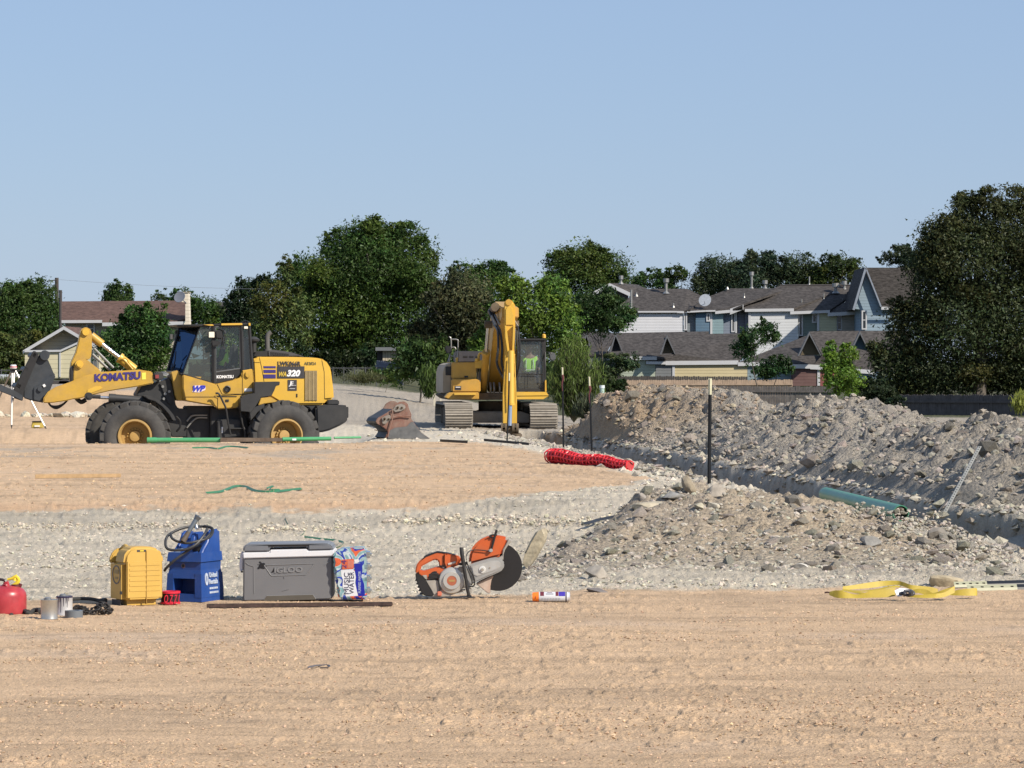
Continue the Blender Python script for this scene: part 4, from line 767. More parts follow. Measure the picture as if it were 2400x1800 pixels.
# ------------------------------------------------------------------ wheel loader
YEL = mat('machine_yellow', (.50, .30, .03), .45, 0, .12, 5, dust=.60, dustcol=(.33, .22, .10), topdust=.25)
YELC = mat('machine_yellow_clean', (.62, .38, .045), .4, 0, .06, 3, dust=.15, dustcol=(.45, .32, .16), topdust=.3)
BLK = mat('machine_black', (.018, .019, .021), .55, 0, .3, 5, dust=.22, dustcol=(.09, .083, .072), topdust=.4)
BLK2 = mat('black_rubber_trim', (.012, .012, .013), .5, 0, .3, 5, dust=.12, dustcol=(.1, .095, .085))
TYRE = mat('tyre_rubber', (.030, .030, .031), .85, 0, .3, 3, dust=.55, dustcol=(.15, .14, .125), bump=.004, bscale=30)
RIM = mat('wheel_gold', (.40, .25, .07), .7, 0, .2, 5, dust=.7, dustcol=(.36, .25, .13)); CHROME = mat('chrome_rod', (.65, .66, .68), .2, .9, .05, 3)
PUR = mat('decal_purple', (.035, .022, .16), .5); WHT = mat('decal_white', (.75, .75, .75), .5); BADGE = mat('decal_black', (.03, .03, .038), .4, dust=.1)
CABG = glassmat('cab_glass', (.90, .94, .92), .02); CABG2 = glassmat('cab_glass_dusty', (.5, .6, .58), .16); HIVIS = mat('hivis_green', (.42, .80, .10), .7); SKIN = mat('skin', (.28, .17, .12), .6); DENIM = mat('dark_clothes', (.03, .035, .05), .9)
LAMPG = mat('lamp_lens', (.80, .76, .62), .25); SEAT = mat('seat_fabric', (.03, .03, .032), .9)
yaw = math.radians(12); LD = 72.7; LR = Vector(((490-1200)*LD/FPX, LD, -.58)); cs, sn = math.cos(yaw), math.sin(yaw)
loader = thing('wheel_loader', 'yellow wheel loader with black cab and big black tyres facing left', 'wheel loader', LR, yaw, local=True)
def Lp(px, py, d):
    k = (px-1200)/FPX; X = (k*(LD+d*cs)-LR.x+d*sn)/(cs-k*sn); D = LD+X*sn+d*cs
    return Vector((X, d, CAMH-(py-HORY)*D/FPX+.58))
A1 = lambda x, y, d=.75: Lp(x/2.633, 720+y/2.633, d)
A2 = lambda x, y, d=.6: Lp(380+x/4.9156, 730+y/4.9156, d)
def pr(f, pts, d, dep, bevel=.015, bm=None):
    bm = bm or B(); return prism3(bm, [f(x, y, d) for x, y in pts], (0, dep, 0), bevel)
def lpart(name, bm, m, parent=None, **k): return part(name, bm, m, parent or loader, **k)
def ltext(f, s, x0, y0, x1, y1, hgt, d, m, bold=.03, shear=0, name='lettering', parent=None):
    a = f(x0, y0, d); b = f(x1, y1, d); return lpart(name, text_bm(s, frameM(a, b-a, (0, 0, 1)), (b-a).length, hgt, bold, .004, shear), m, parent, smooth=None)
RW = .745
def wheel(c, dy0, w, yw, near=True):
    M = Matrix.Translation(c) @ Matrix.Rotation(yw, 4, 'Z'); hw = w/2
    bm = B(); prof = [(.35, -hw+.05), (.40, -hw+.01), (.47, -hw-.012), (.58, -hw-.008), (.65, -hw+.03), (.685, -hw+.075), (.70, -hw+.13), (.702, 0), (.70, hw-.13), (.685, hw-.075), (.65, hw-.03), (.58, hw+.008), (.47, hw+.012), (.40, hw-.01), (.35, hw-.05)]
    lathe(bm, prof, (0, 0, 0), (0, 1, 0), 48)
    for k in range(20):
        for sd in (-1, 1):
            a = (k+(.5 if sd > 0 else 0))*2*math.pi/20; R = Matrix.Rotation(a, 4, 'Y')
            nb = bmesh.new(); bmesh.ops.create_cube(nb, size=1)
            for v in nb.verts:
                inn = (v.co.y*sd < 0); t = .10 if inn else .085
                yy = sd*(.02 if inn else hw-.035); zz = .69 if v.co.z < 0 else (.755 if inn else .745); xx = v.co.x*2*(t)+(.05 if inn else -.02)
                if not inn and v.co.z < 0: zz = .64; 
                v.co = Vector((xx*(.95 if v.co.z > 0 else 1.1), yy, zz))
            merge(bm, nb, .012, 1, R)
    bmesh.ops.transform(bm, matrix=M, verts=bm.verts)
    f = -1
    rb = B(); lathe(rb, [(.365, -hw+.03), (.355, -hw-.01), (.325, -hw-.012), (.318, -hw+.03), (.30, -hw+.07), (.29, -hw+.34), (.24, -hw+.38), (.20, -hw+.38)], (0, 0, 0), (0, 1, 0), 40)
    lathe(rb, [(.20, -hw+.38), (.19, -hw+.27), (.125, -hw+.24), (.11, -hw+.17), (0, -hw+.155)], (0, 0, 0), (0, 1, 0), 24)
    lathe(rb, [(.365, hw-.03), (.355, hw+.01), (.30, hw-.02), (.29, 0), (0, 0)], (0, 0, 0), (0, 1, 0), 32)
    bmesh.ops.transform(rb, matrix=M, verts=rb.verts); w_ = lpart('wheel', rb, RIM); lpart('tyre', bm, TYRE, w_)
    nb = B()
    for k in range(16):
        a = k*2*math.pi/16; p = Vector((math.cos(a)*.155, -hw+.255, math.sin(a)*.155)); cyl(nb, p, p+Vector((0, -.045, 0)), .017, 6)
    bmesh.ops.transform(nb, matrix=M, verts=nb.verts); lpart('wheel_nuts', nb, RIM, w_)
fc = Lp(317, 1022, .27); rc = Lp(664, 1021, .27)
wheel(Vector((fc.x, .28, RW)), 0, .53, math.radians(-8)); wheel(Vector((rc.x, .28, RW)), 0, .53, math.radians(9))
fc2 = Vector((fc.x-.12, 2.36, RW)); wheel(fc2, 0, .53, math.radians(-8)); wheel(Vector((rc.x+.1, 2.36, RW)), 0, .53, math.radians(9))
bm = B(); cyl(bm, (fc.x, .5, RW), (fc.x-.1, 2.2, RW), .17); cyl(bm, (rc.x, .5, RW), (rc.x, 2.2, RW), .17); lpart('axles', bm, BLK)
# boom
boom = [(265, 592), (270, 560), (296, 522), (345, 492), (430, 463), (520, 425), (600, 400), (660, 398), (860, 385), (940, 398), (950, 470), (850, 490), (680, 517), (560, 545), (500, 562), (455, 568), (400, 580), (330, 590)]
bm = pr(A1, boom, .74, .10, .02); pr(A1, [(x, y) for x, y in boom], 1.80, .10, .02, bm); o_boom = lpart('lift_arm', bm, YEL)
bm = pr(A1, [(505, 470), (640, 440), (640, 500), (505, 530)], .84, .96); lpart('cross_tube', bm, YEL, o_boom)
bm = pr(A1, [(585, 490), (620, 487), (632, 500), (610, 512), (535, 540), (540, 510)], .725, .02, .004); lpart('stiffener', bm, YELC, o_boom)
for d in (.98, 1.56):
    bm = pr(A1, [(450, 470), (455, 380), (466, 345), (488, 322), (520, 318), (545, 330), (575, 355), (605, 378), (625, 402), (560, 425), (500, 450)], d, .08, .015); lpart('pivot_bracket', bm, YEL, o_boom)
bm = B(); a = A1(490, 352, .92); cyl(bm, a, a+Vector((0, .8, 0)), .085, 20); cyl(bm, a-Vector((0, .03, 0)), a, .055, 16); lpart('pivot_pin', bm, YELC, o_boom)
bm = pr(A1, [(496, 160), (500, 140), (512, 128), (530, 124), (548, 128), (562, 142), (568, 170), (568, 240), (562, 310), (545, 325), (498, 335), (470, 360), (452, 420), (440, 460), (430, 462), (432, 400), (440, 340), (468, 280), (483, 220)], 1.18, .28, .02); bc = lpart('bell_crank', bm, YEL)
bm = B(); a = A1(530, 153, 1.12); cyl(bm, a, a+Vector((0, .4, 0)), .075, 20); lpart('pin', bm, YELC, bc)
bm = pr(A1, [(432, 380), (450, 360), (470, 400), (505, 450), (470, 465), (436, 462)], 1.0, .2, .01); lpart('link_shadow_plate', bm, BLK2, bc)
ta = A1(545, 160, 1.32); tb = A1(830, 385, 1.32); dv = (tb-ta)
bm = B(); cyl(bm, ta+dv*.06, ta+dv*.30, .085, 16); lpart('cylinder_head', bm, YEL)
bm = B(); cyl(bm, ta+dv*.28, ta+dv*.70, .045, 16); lpart('cylinder_rod', bm, CHROME); bm = B(); cyl(bm, A1(560, 553, .55), A1(705, 561, .55), .035, 14); lpart('cylinder_rod', bm, CHROME)
bm = B(); cyl(bm, ta+dv*.66, ta+dv*1.0, .10, 18); cyl(bm, ta+dv*.66, ta+dv*.71, .115, 18); lpart('tilt_cylinder', bm, YELC)
bm = B(); tube(bm, smoothpts([A1(745, 315, 1.18), A1(780, 318, 1.18), A1(800, 350, 1.18), A1(835, 380, 1.18)]), .018, 6); tube(bm, smoothpts([A1(735, 325, 1.15), A1(760, 320, 1.1), A1(790, 350, 1.1), A1(820, 385, 1.1)]), .018, 6); lpart('hydraulic_pipe', bm, YELC)
bm = B(); a = A1(548, 550, .5); cyl(bm, a, a+Vector((0, .12, 0)), .085, 20); cyl(bm, a-Vector((0, .02, 0)), a, .045); tube(bm, [A1(548, 550, .55), A1(620, 553, .55)], .045, 8)
cyl(bm, A1(690, 560, .55), A1(925, 578, .55), .085, 16); cyl(bm, A1(672, 560, .55), A1(712, 562, .55), .095, 16); lpart('lift_cylinder', bm, BLK)
bm = B()
for k in range(3): tube(bm, smoothpts([A1(290, 560, 1.2+.1*k), A1(310, 605, 1.2), A1(350, 612+6*k, 1.2), A1(395, 595, 1.2), A1(425, 560, 1.25)]), .022, 6)
tube(bm, smoothpts([A1(470, 560, 1.3), A1(500, 585, 1.3), A1(530, 570, 1.3)]), .05, 8); lpart('hose', bm, BLK2)
for pts in ([(580, 255), (700, 375)], [(570, 290), (680, 392)]):
    bm = B(); tube(bm, [A1(*pts[0], 1.7), A1(*pts[1], 1.7)], .03, 8); lpart('hydraulic_pipe', bm, GALV)
ltext(A1, 'KOMATSU', 583, 461, 868, 444, .17, .728, PUR, .05)
bm = pr(A1, [(875, 405), (900, 403), (900, 445), (877, 447)], .732, .006, 0); lpart('sticker', bm, mat('sticker_yellow', (.75, .68, .10), .5))
# quick coupler and fork carriage
STL = mat('coupler_steel', (.030, .037, .047), .5, .2, .35, 5, dust=.25, dustcol=(.14, .14, .13)); 
bm = pr(A1, [(145, 560), (145, 490), (164, 448), (181, 406), (206, 357), (244, 294), (251, 284), (297, 326), (314, 364), (331, 406), (344, 420), (335, 448), (307, 518), (286, 535), (265, 570), (272, 591), (195, 577)], .95, .12, .02); pr(A1, [(145, 560), (145, 490), (164, 448), (181, 406), (206, 357), (244, 294), (251, 284), (297, 326), (314, 364), (331, 406), (344, 420), (335, 448), (307, 518), (286, 535), (265, 570), (272, 591), (195, 577)], 1.65, .12, .02, bm)
cp = lpart('quick_coupler', bm, STL)
bm = pr(A1, [(251, 300), (251, 280), (272, 262), (310, 279), (304, 315), (285, 328), (255, 322)], .86, .10, .02); a = A1(277, 298, .84); cyl(bm, a, a+Vector((0, .06, 0)), .10, 20); lpart('lug', bm, STL, cp)
bm = pr(A1, [(205, 500), (325, 412), (344, 420), (335, 448), (307, 518), (286, 535), (265, 570), (272, 591), (205, 575)], .91, .08, .02); a = A1(248, 505, .86); cyl(bm, a, a+Vector((0, .04, 0)), .055, 16); lpart('latch_plate', bm, STL, cp)
bm = pr(A1, [(262, 480), (275, 473), (284, 487), (271, 495)], .865, .02, 0); lpart('tag_plate', bm, WHT, cp)
bm = B(); tube(bm, [A1(245, 560, .95), A1(245, 560, 1.8)], .06, 8); tube(bm, [A1(270, 300, .95), A1(270, 300, 1.8)], .06, 8); lpart('coupler_tube', bm, STL, cp)
bm = pr(A1, [(82, 511), (202, 273), (216, 268), (241, 294), (234, 312), (150, 512), (140, 580), (84, 560)], .75, .12, .015); pr(A1, [(82, 511), (202, 273), (216, 268), (241, 294), (234, 312), (150, 512), (140, 580), (84, 560)], 2.1, .12, .015, bm)
pr(A1, [(196, 300), (212, 275), (232, 290), (215, 318)], .75, 1.45, .01, bm); pr(A1, [(95, 490), (110, 465), (135, 478), (122, 508)], .75, 1.45, .01, bm); pr(A1, [(150, 385), (160, 365), (180, 378), (170, 398)], .75, 1.45, .01, bm); lpart('fork_carriage', bm, BLK2)
for d in (.7, 2.05):
    bm = pr(A1, [(-420, 260), (-420, 285), (-10, 515), (80, 550), (138, 580), (140, 545), (100, 520), (0, 475), (-60, 440)], d, .14, .01); lpart('fork_tine', bm, STL)
# front frame
bm = pr(A1, [(840, 545), (878, 480), (1000, 455), (1045, 432), (1062, 480), (1085, 600), (1100, 625), (1160, 628), (1150, 802), (1060, 802), (1020, 690), (960, 600)], .95, .8, .02); lpart('front_frame', bm, BLK)
bm = pr(A1, [(985, 470), (1010, 470), (1060, 560), (1060, 600), (1035, 590)], .9, .05, .01); pr(A1, [(950, 405), (1005, 400), (1012, 440), (985, 455), (952, 445)], .7, .25, .02, bm); lpart('frame_bracket', bm, BLK)
bm = pr(A1, [(958, 418), (980, 416), (981, 438), (960, 440)], .685, .02, 0); lpart('reflector', bm, mat('red_reflector', (.25, .05, .05), .3))
bm = B()
for k, (x, y) in enumerate(((1005, 490), (1020, 535), (1012, 565), (1045, 520))): a = A1(x, y, .88); cyl(bm, a, a+Vector((0, .08, 0)), .03, 8)
for k in range(4): tube(bm, smoothpts([A1(960+8*k, 470, 1.0), A1(1000, 420-6*k, .95+.05*k), A1(1050+5*k, 440, 1.0), A1(1080, 500+15*k, 1.2)]), .018, 6)
lpart('hose', bm, GALV)
fen = [(885, 548), (930, 545), (985, 575), (1040, 625), (1072, 665), (1088, 700), (1066, 702), (1040, 660), (1000, 615), (955, 582), (915, 570)]
bm = pr(A1, fen, .1, .75, .015); lpart('front_fender', bm, BLK); bm = pr(A1, fen, 1.95, .65, .015); lpart('front_fender', bm, BLK)
# belly, tank, steps
bm = pr(A1, [(1150, 610), (1330, 610), (1330, 800), (1300, 830), (1150, 830)], 1.0, .7, .02); pr(A1, [(1300, 620), (1530, 620), (1530, 830), (1300, 830)], .75, 1.2, .02, bm); pr(A1, [(1530, 600), (1950, 600), (1950, 720), (1880, 760), (1530, 760)], .95, .8, .02, bm); lpart('rear_frame', bm, BLK)
bm = pr(A2, [(635, 1265), (640, 1250), (780, 1240), (900, 1250), (905, 1440), (640, 1470)], .42, .4, .02); lpart('fuel_tank', bm, BLK)
for y in (1340, 1455):
    bm = pr(A2, [(770, y), (945, y), (945, y+14), (770, y+14)], .30, .25, .004); lpart('step', bm, BLK)
bm = pr(A2, [(685, 1330), (700, 1330), (700, 1400), (685, 1400)], .41, .01, 0); lpart('sight_glass', bm, WHT)
bm = B()
for pts in ([(285, 1265), (340, 1205), (420, 1195), (520, 1195)], [(285, 1340), (350, 1265), (410, 1225), (520, 1225)]): tube(bm, smoothpts([A2(x, y, .9) for x, y in pts]), .02, 6)
lpart('brake_line', bm, GALV)
bm = B(); tube(bm, smoothpts([A2(160, 1210, .4), A2(205, 1260, .4), (A2(205, 1330, .4)), A2(165, 1385, .45)]), .022, 6); lpart('hose', bm, BLK2)
# body
bm = pr(A2, [(238, 728), (330, 752), (600, 832), (640, 832), (800, 800), (905, 760), (925, 690), (1042, 668), (1062, 945), (960, 962), (895, 1078), (865, 1112), (640, 1125), (610, 1090), (270, 1030), (240, 890)], .45, .16, .02); body = lpart('cab_base', bm, YEL)
bm = pr(A2, [(100, 700), (185, 675), (212, 725), (245, 735), (270, 1028), (175, 1030), (150, 960)], .80, 1.1, .02); pr(A2, [(238, 735), (1040, 760), (1040, 945), (600, 1085), (245, 1025)], .60, 1.4, .02, bm); lpart('cab_base_inner', bm, YEL, body)
bm = pr(A2, [(640, 975), (860, 975), (860, 985), (640, 985)], .438, .02, .002); a = A2(750, 1025, .44)
box(bm, a.x-.035, a.x+.035, a.y-.01, a.y+.02, a.z-.025, a.z+.02); lpart('latch', bm, BLK2, body)
bm = B()
for seg in ([(622, 815), (692, 952), (925, 950), (925, 700)], [(270, 985), (600, 985), (640, 1000), (640, 1115)], [(1060, 945), (600, 975)]): tube(bm, [A2(x, y, .445) for x, y in seg], .006, 4)
lpart('panel_gap', bm, BLK2, body)
bm = B(); a = A2(750, 893, .44); lathe(bm, [(.07, 0), (.075, -.02), (.055, -.03), (.03, -.005), (0, -.005)], a, (0, 1, 0), 24); lpart('door_latch', bm, BLK2, body)
bm = pr(A2, [(948, 888), (1036, 885), (1038, 920), (948, 922)], .44, .008, 0); lpart('sticker', bm, WHT, body)
bm = pr(A2, [(960, 700), (1015, 710), (1015, 750), (985, 768), (958, 745)], .40, .06, .01); lpart('hinge', bm, YEL, body)
hood = [(1042, 562), (1082, 526), (1115, 522), (1500, 524), (1700, 529), (1790, 536), (1848, 548), (1900, 585), (1935, 640), (1950, 700), (1975, 900), (1982, 1012), (1890, 1020), (1874, 1075), (1330, 1078), (1330, 1035), (1250, 985), (1062, 945)]
bm = pr(A2, hood, .70, 1.25, .045); ho = lpart('engine_hood', bm, YELC)
bm = B()
for seg in ([(1120, 528), (1148, 650), (1175, 808)], [(1838, 548), (1868, 700), (1872, 1010)], [(1045, 588), (1125, 588)]): tube(bm, [A2(x, y, .698) for x, y in seg], .006, 4)
lpart('panel_gap', bm, BLK2, ho)
bm = pr(A2, [(1648, 683), (1784, 683), (1784, 1027), (1650, 1027)], .690, .02, 0); gr_ = lpart('grille', bm, BLK2, ho)
bm = B()
for k in range(30):
    y = 690+k*11.4; tube(bm, [A2(1650, y, .684), A2(1783, y, .684)], .008, 4)
for x in (1652, 1697, 1740, 1780): tube(bm, [A2(x, 685, .68), A2(x, 1026, .68)], .010, 4)
tag(lpart('grille_bars', bm, mat('grille_tan', (.40, .31, .17), .6), gr_), kind='stuff')
bm = pr(A2, [(1326, 632), (1640, 632), (1640, 770), (1326, 770)], .688, .012, 0); bd = lpart('badge', bm, BADGE, ho)
ltext(A2, 'WA', 1344, 750, 1432, 750, .105, .682, mat('decal_gold', (.60, .42, .05), .5), .03, .25, parent=ho); ltext(A2, '320', 1436, 750, 1592, 750, .145, .682, WHT, .05, .25, parent=ho)
for y0, y1 in ((630, 652), (672, 706), (725, 770)):
    bm = pr(A2, [(1168, y0), (1308, y0), (1310, y1), (1172, y1)], .690, .01, 0); lpart('stripe', bm, PUR, ho)
ltext(A2, 'LWK066R', 1331, 626, 1597, 628, .10, .688, BADGE, .03, parent=ho); ltext(A2, 'A52024', 1636, 617, 1772, 617, .066, .693, mat('decal_olive', (.10, .09, .04), .6), .02, parent=ho)
bm = pr(A2, [(1447, 788), (1552, 788), (1552, 912), (1447, 912)], .690, .01, 0); lpart('sticker', bm, BADGE, ho)
ltext(A2, 'J', 1458, 865, 1490, 865, .12, .684, WHT, .01, .15, parent=ho); ltext(A2, 'E', 1480, 850, 1515, 850, .08, .684, WHT, .01, .15, parent=ho)
bm = B(); tube(bm, [A2(1480, 852, .684), A2(1545, 852, .684)], .004, 4); tube(bm, [A2(1468, 890, .684), A2(1530, 890, .684)], .006, 4); lpart('sticker_line', bm, WHT, ho)
bm = pr(A2, [(345, 930), (372, 852), (485, 850), (505, 870), (498, 905), (430, 935)], .440, .006, .01); lpart('logo_backing', bm, mat('decal_pink', (.75, .62, .6), .5), body)
ltext(A2, 'WP', 356, 925, 500, 920, .13, .434, mat('decal_blue', (.02, .03, .38), .5), .06, .35, name='logo', parent=body)
bm = pr(A2, [(1545, 948), (1560, 948), (1560, 988), (1545, 988)], .69, .02, 0); lpart('hood_latch', bm, BLK2, ho)
bm = pr(A2, [(1222, 522), (1218, 452), (1290, 442), (1400, 455), (1490, 470), (1645, 520)], .95, .75, .02); lpart('air_intake_cover', bm, mat('grey_plastic', (.055, .055, .06), .7, topdust=.5, dustcol=(.2, .19, .17)), ho)
bm = B()
for k in range(8):
    for j in range(2): a = A2(1250+k*27, 470+j*20+k*3, .945); box(bm, a.x, a.x+.04, a.y-.004, a.y+.01, a.z-.025, a.z+.01)
lpart('vent_slot', bm, BLK2, ho)
bm = pr(A2, [(1055, 520), (1060, 460), (1218, 455), (1222, 520)], .98, .6, .01); lpart('engine_top', bm, BLK2, ho)
bm = B(); tube(bm, smoothpts([A2(1214, 460, 1.2), A2(1212, 380, 1.2), A2(1212, 300, 1.2), A2(1225, 262, 1.2), A2(1255, 238, 1.2)], 4), .052, 14); cyl(bm, A2(1214, 462, 1.2), A2(1214, 430, 1.2), .09, 16); lpart('exhaust_pipe', bm, mat('exhaust_grey', (.10, .095, .09), .8))
bm = B(); a = A2(1055, 470, .95); lathe(bm, [(0, 0), (.06, 0), (.06, .22), (.12, .24), (.13, .28), (.06, .33), (0, .34)], a, (0, 0, 1), 18); lpart('pre_cleaner', bm, BLK)
# rear fender and counterweight
bm = pr(A2, [(1062, 815), (1358, 808), (1352, 850), (1312, 858), (1295, 905), (1262, 972), (1180, 985), (1138, 990), (1110, 1040), (1060, 1120), (1012, 1240), (1003, 1235), (1012, 1160), (905, 1150), (900, 1010), (960, 962), (1065, 942)], .12, .55, .02); lpart('rear_step_fender', bm, BLK)
bm = pr(A2, [(1140, 990), (1250, 985), (1332, 1034), (1300, 1048), (1180, 1062), (1108, 1082)], .14, .7, .01); lpart('rear_fender_panel', bm, YEL)
bm = pr(A2, [(1010, 1180), (1060, 1110), (1110, 1085), (1180, 1062), (1180, 1100), (1100, 1160), (1020, 1260)], .10, .6, .01); lpart('mud_flap', bm, BLK)
bm = pr(A2, [(1570, 1080), (1890, 1078), (1885, 1380), (1780, 1395), (1770, 1240), (1690, 1110)], .75, 1.2, .02); lpart('rear_chassis', bm, BLK)
bm = pr(A2, [(1770, 1095), (1885, 1075), (2140, 1080), (2150, 1110), (2150, 1238), (2110, 1280), (2050, 1318), (1930, 1372), (1850, 1392), (1778, 1395)], .42, 1.8, .04); pr(A2, [(1905, 1018), (2038, 1018), (2045, 1076), (1905, 1078)], .6, 1.4, .02, bm); lpart('counterweight', bm, BLK)
# handrails
for pts in ([(615, 945), (655, 950), (700, 1040), (735, 1120), (760, 1280), (790, 1420)], [(905, 985), (935, 990), (900, 1060), (898, 1120), (925, 1290), (955, 1380), (955, 1450)]):
    bm = B(); tube(bm, smoothpts([A2(x, y, .28) for x, y in pts], 4), .022, 8); lpart('handrail', bm, BLK2)
# cab
cabp = dict(P1t=(590, 178), P1b=(596, 828))
bm = B()
def post(p, q, r=.035, b=None): tube(b or bm, [p, q], r, 6)
post(A2(590, 170, .58), A2(596, 830, .58), .05); post(A2(912, 165, .58), A2(925, 690, .58), .045); post(A2(1000, 150, .62), A2(1038, 670, .62), .04)
post(A2(440, 168, .62), A2(238, 722, .62), .012); post(A2(200, 176, 1.95), A2(62, 690, 1.95), .03); post(A2(590, 170, 2.05), A2(590, 740, 2.05), .04)
post(A2(235, 722, .6), A2(600, 830, .58), .025); post(A2(235, 722, .62), A2(62, 692, 1.95), .03); post(A2(180, 172, 1.95), A2(440, 165, .62), .03); post(A2(440, 165, .6), A2(1015, 145, .6), .035); tag(lpart('cab_frame', bm, BLK2), kind=None)
bm = pr(A2, [(912, 168), (1010, 150), (1040, 668), (925, 690)], .60, .02, 0); lpart('side_quarter_glass', bm, CABG)
bm = pr(A2, [(612, 665), (760, 660), (900, 655), (912, 700), (885, 745), (820, 782), (700, 810), (640, 828), (612, 825)], .575, .03, .005); dp = lpart('door_lower', bm, BLK2)
ltext(A2, 'KOMATSU', 628, 772, 822, 768, .068, .568, WHT, .045, parent=dp)
bm = pr(A2, [(612, 180), (895, 178), (900, 655), (760, 660), (615, 690)], .585, .015, 0); dg = lpart('door', bm, CABG)
bm = B()
for p, q in (((612, 178), (895, 176)), ((895, 176), (900, 655)), ((612, 178), (614, 825)), ((614, 700), (900, 658))): tube(bm, [A2(*p, .575), A2(*q, .575)], .018, 5)
lpart('door_frame', bm, mat('door_edge', (.10, .105, .11), .5), dg)
bm = B(); prism3(bm, [A2(440, 172, .62), A2(588, 185, .585), A2(592, 822, .585), A2(242, 722, .62)], (0, .012, 0)); lpart('front_side_glass', bm, CABG2)
bm = B(); prism3(bm, [A2(440, 172, .63), A2(240, 722, .63), A2(64, 690, 1.93), A2(200, 180, 1.93)], (.01, .004, 0)); lpart('windscreen', bm, glassmat('windscreen_glass', (.35, .45, .6), .02, (.05, .085, .15)))
bm = B(); prism3(bm, [A2(160, 152, .55), A2(1018, 132, .55), A2(1018, 155, .55), A2(440, 172, .55), A2(170, 165, .55)], (0, 1.55, 0), .02); lpart('cab_roof', bm, BLK2)
bm = pr(A2, [(680, 138), (925, 134), (925, 158), (680, 162)], .50, .06, .008); pr(A2, [(995, 132), (1018, 132), (1020, 165), (998, 165)], .5, .1, .005, bm); pr(A2, [(470, 152), (580, 148), (600, 162), (560, 166)], .52, .04, .004, bm); lpart('roof_rail', bm, YELC)
bm = pr(A2, [(925, 680), (1035, 662), (1040, 676), (1025, 690), (935, 700)], .50, .08, .006); lpart('sill_rail', bm, YELC)
# inside of the cab
bm = B(); prism3(bm, [A2(240, 735, .7), A2(600, 840, .7), A2(1030, 760, .7), A2(1030, 700, .7), A2(600, 770, .7)], (0, 1.2, 0)); pr(A2, [(1000, 300), (1018, 300), (1035, 690), (1005, 690)], .75, 1.1, .01, bm); pr(A2, [(330, 640), (420, 600), (450, 780), (330, 760)], .95, .5, .03, bm); lpart('cab_interior', bm, SHADE)
bm = pr(A2, [(810, 380), (870, 375), (875, 420), (880, 560), (870, 650), (800, 650), (790, 600), (800, 520)], 1.15, .4, .04); pr(A2, [(650, 620), (860, 620), (860, 680), (650, 680)], 1.05, .5, .04, bm); lpart('driver_seat', bm, SEAT)
bm = B(); cyl(bm, A2(420, 700, 1.3), A2(520, 560, 1.3), .03, 8); lathe(bm, [(.17, 0), (.19, .012), (.17, .024), (.155, .012)], A2(520, 560, 1.3), (-.5, 0, .8), 24, True); lpart('steering_wheel', bm, BLK2)
bm = B(); tube(bm, smoothpts([A2(560, 175, .5), A2(545, 200, .45), A2(560, 225, .42)]), .012, 6); tube(bm, smoothpts([A2(640, 200, .5), A2(720, 225, .40), A2(722, 300, .40), A2(705, 400, .45)]), .012, 6); lpart('mirror_bracket', bm, BLK)
bm = pr(A2, [(610, 215), (700, 225), (712, 300), (690, 320), (620, 310)], .42, .06, .02); pr(A2, [(565, 335), (600, 325), (690, 360), (640, 400), (580, 415), (562, 380)], .44, .08, .03, bm); lpart('mirror', bm, BLK2)
for x, y, d, w, h_ in ((570, 268, .42, 32, 33), (110, 290, 2.0, 14, 30), (966, 186, .52, 22, 14)):
    bm = pr(A2, [(x-w-6, y-h_-4), (x+w+8, y-h_-4), (x+w+8, y+h_+4), (x-w-6, y+h_+4)], d, .10, .02); lm = lpart('work_lamp', bm, BLK2)
    bm = pr(A2, [(x-w, y-h_), (x+w, y-h_), (x+w, y+h_), (x-w, y+h_)], d-.012, .02, .006); lpart('lens', bm, LAMPG, lm)
bm = pr(A2, [(150, 215), (200, 215), (203, 270), (155, 270)], 1.95, .06, .02); lpart('mirror', bm, BLK2)
bm = B(); tube(bm, [A2(120, 690, 1.3), A2(150, 560, 1.25), A2(160, 460, 1.2)], .012, 5); tube(bm, [A2(105, 700, 1.6), A2(120, 600, 1.6)], .012, 5); lpart('wiper', bm, BLK2)
bm = B(); tube(bm, [A2(960, 130, 1.2), A2(955, 85, 1.2)], .006, 4); tube(bm, smoothpts([A2(905, 133, .8), A2(960, 108, .8), A2(1010, 130, .8)]), .012, 5); lpart('antenna', bm, BLK2)

# people: one continuous skinned body each, clothes and helmet as children
def skin_body(bm_pts, edges, radii, name, m, parent=None, levels=2, root=0):
    me = bpy.data.meshes.new(name); me.from_pydata([tuple(p) for p in bm_pts], edges, []); me.update()
    o = bpy.data.objects.new(name, me); SC.collection.objects.link(o)
    o.modifiers.new('s', 'SKIN'); sk = me.skin_vertices[0].data
    for i, r in enumerate(radii): sk[i].radius = (r, r) if not isinstance(r, tuple) else r
    sk[root].use_root = True
    ss_ = o.modifiers.new('u', 'SUBSURF'); ss_.levels = levels; ss_.render_levels = levels
    dg = bpy.context.evaluated_depsgraph_get(); m2 = bpy.data.meshes.new_from_object(o.evaluated_get(dg)); bpy.data.objects.remove(o); m2.name = name
    m2.materials.clear(); m2.materials.append(m); m2.polygons.foreach_set('use_smooth', [True]*len(m2.polygons))
    ob = bpy.data.objects.new(name, m2); SC.collection.objects.link(ob)
    if parent is not None: ob.parent = parent; ORG[ob] = ORG[parent]
    return ob
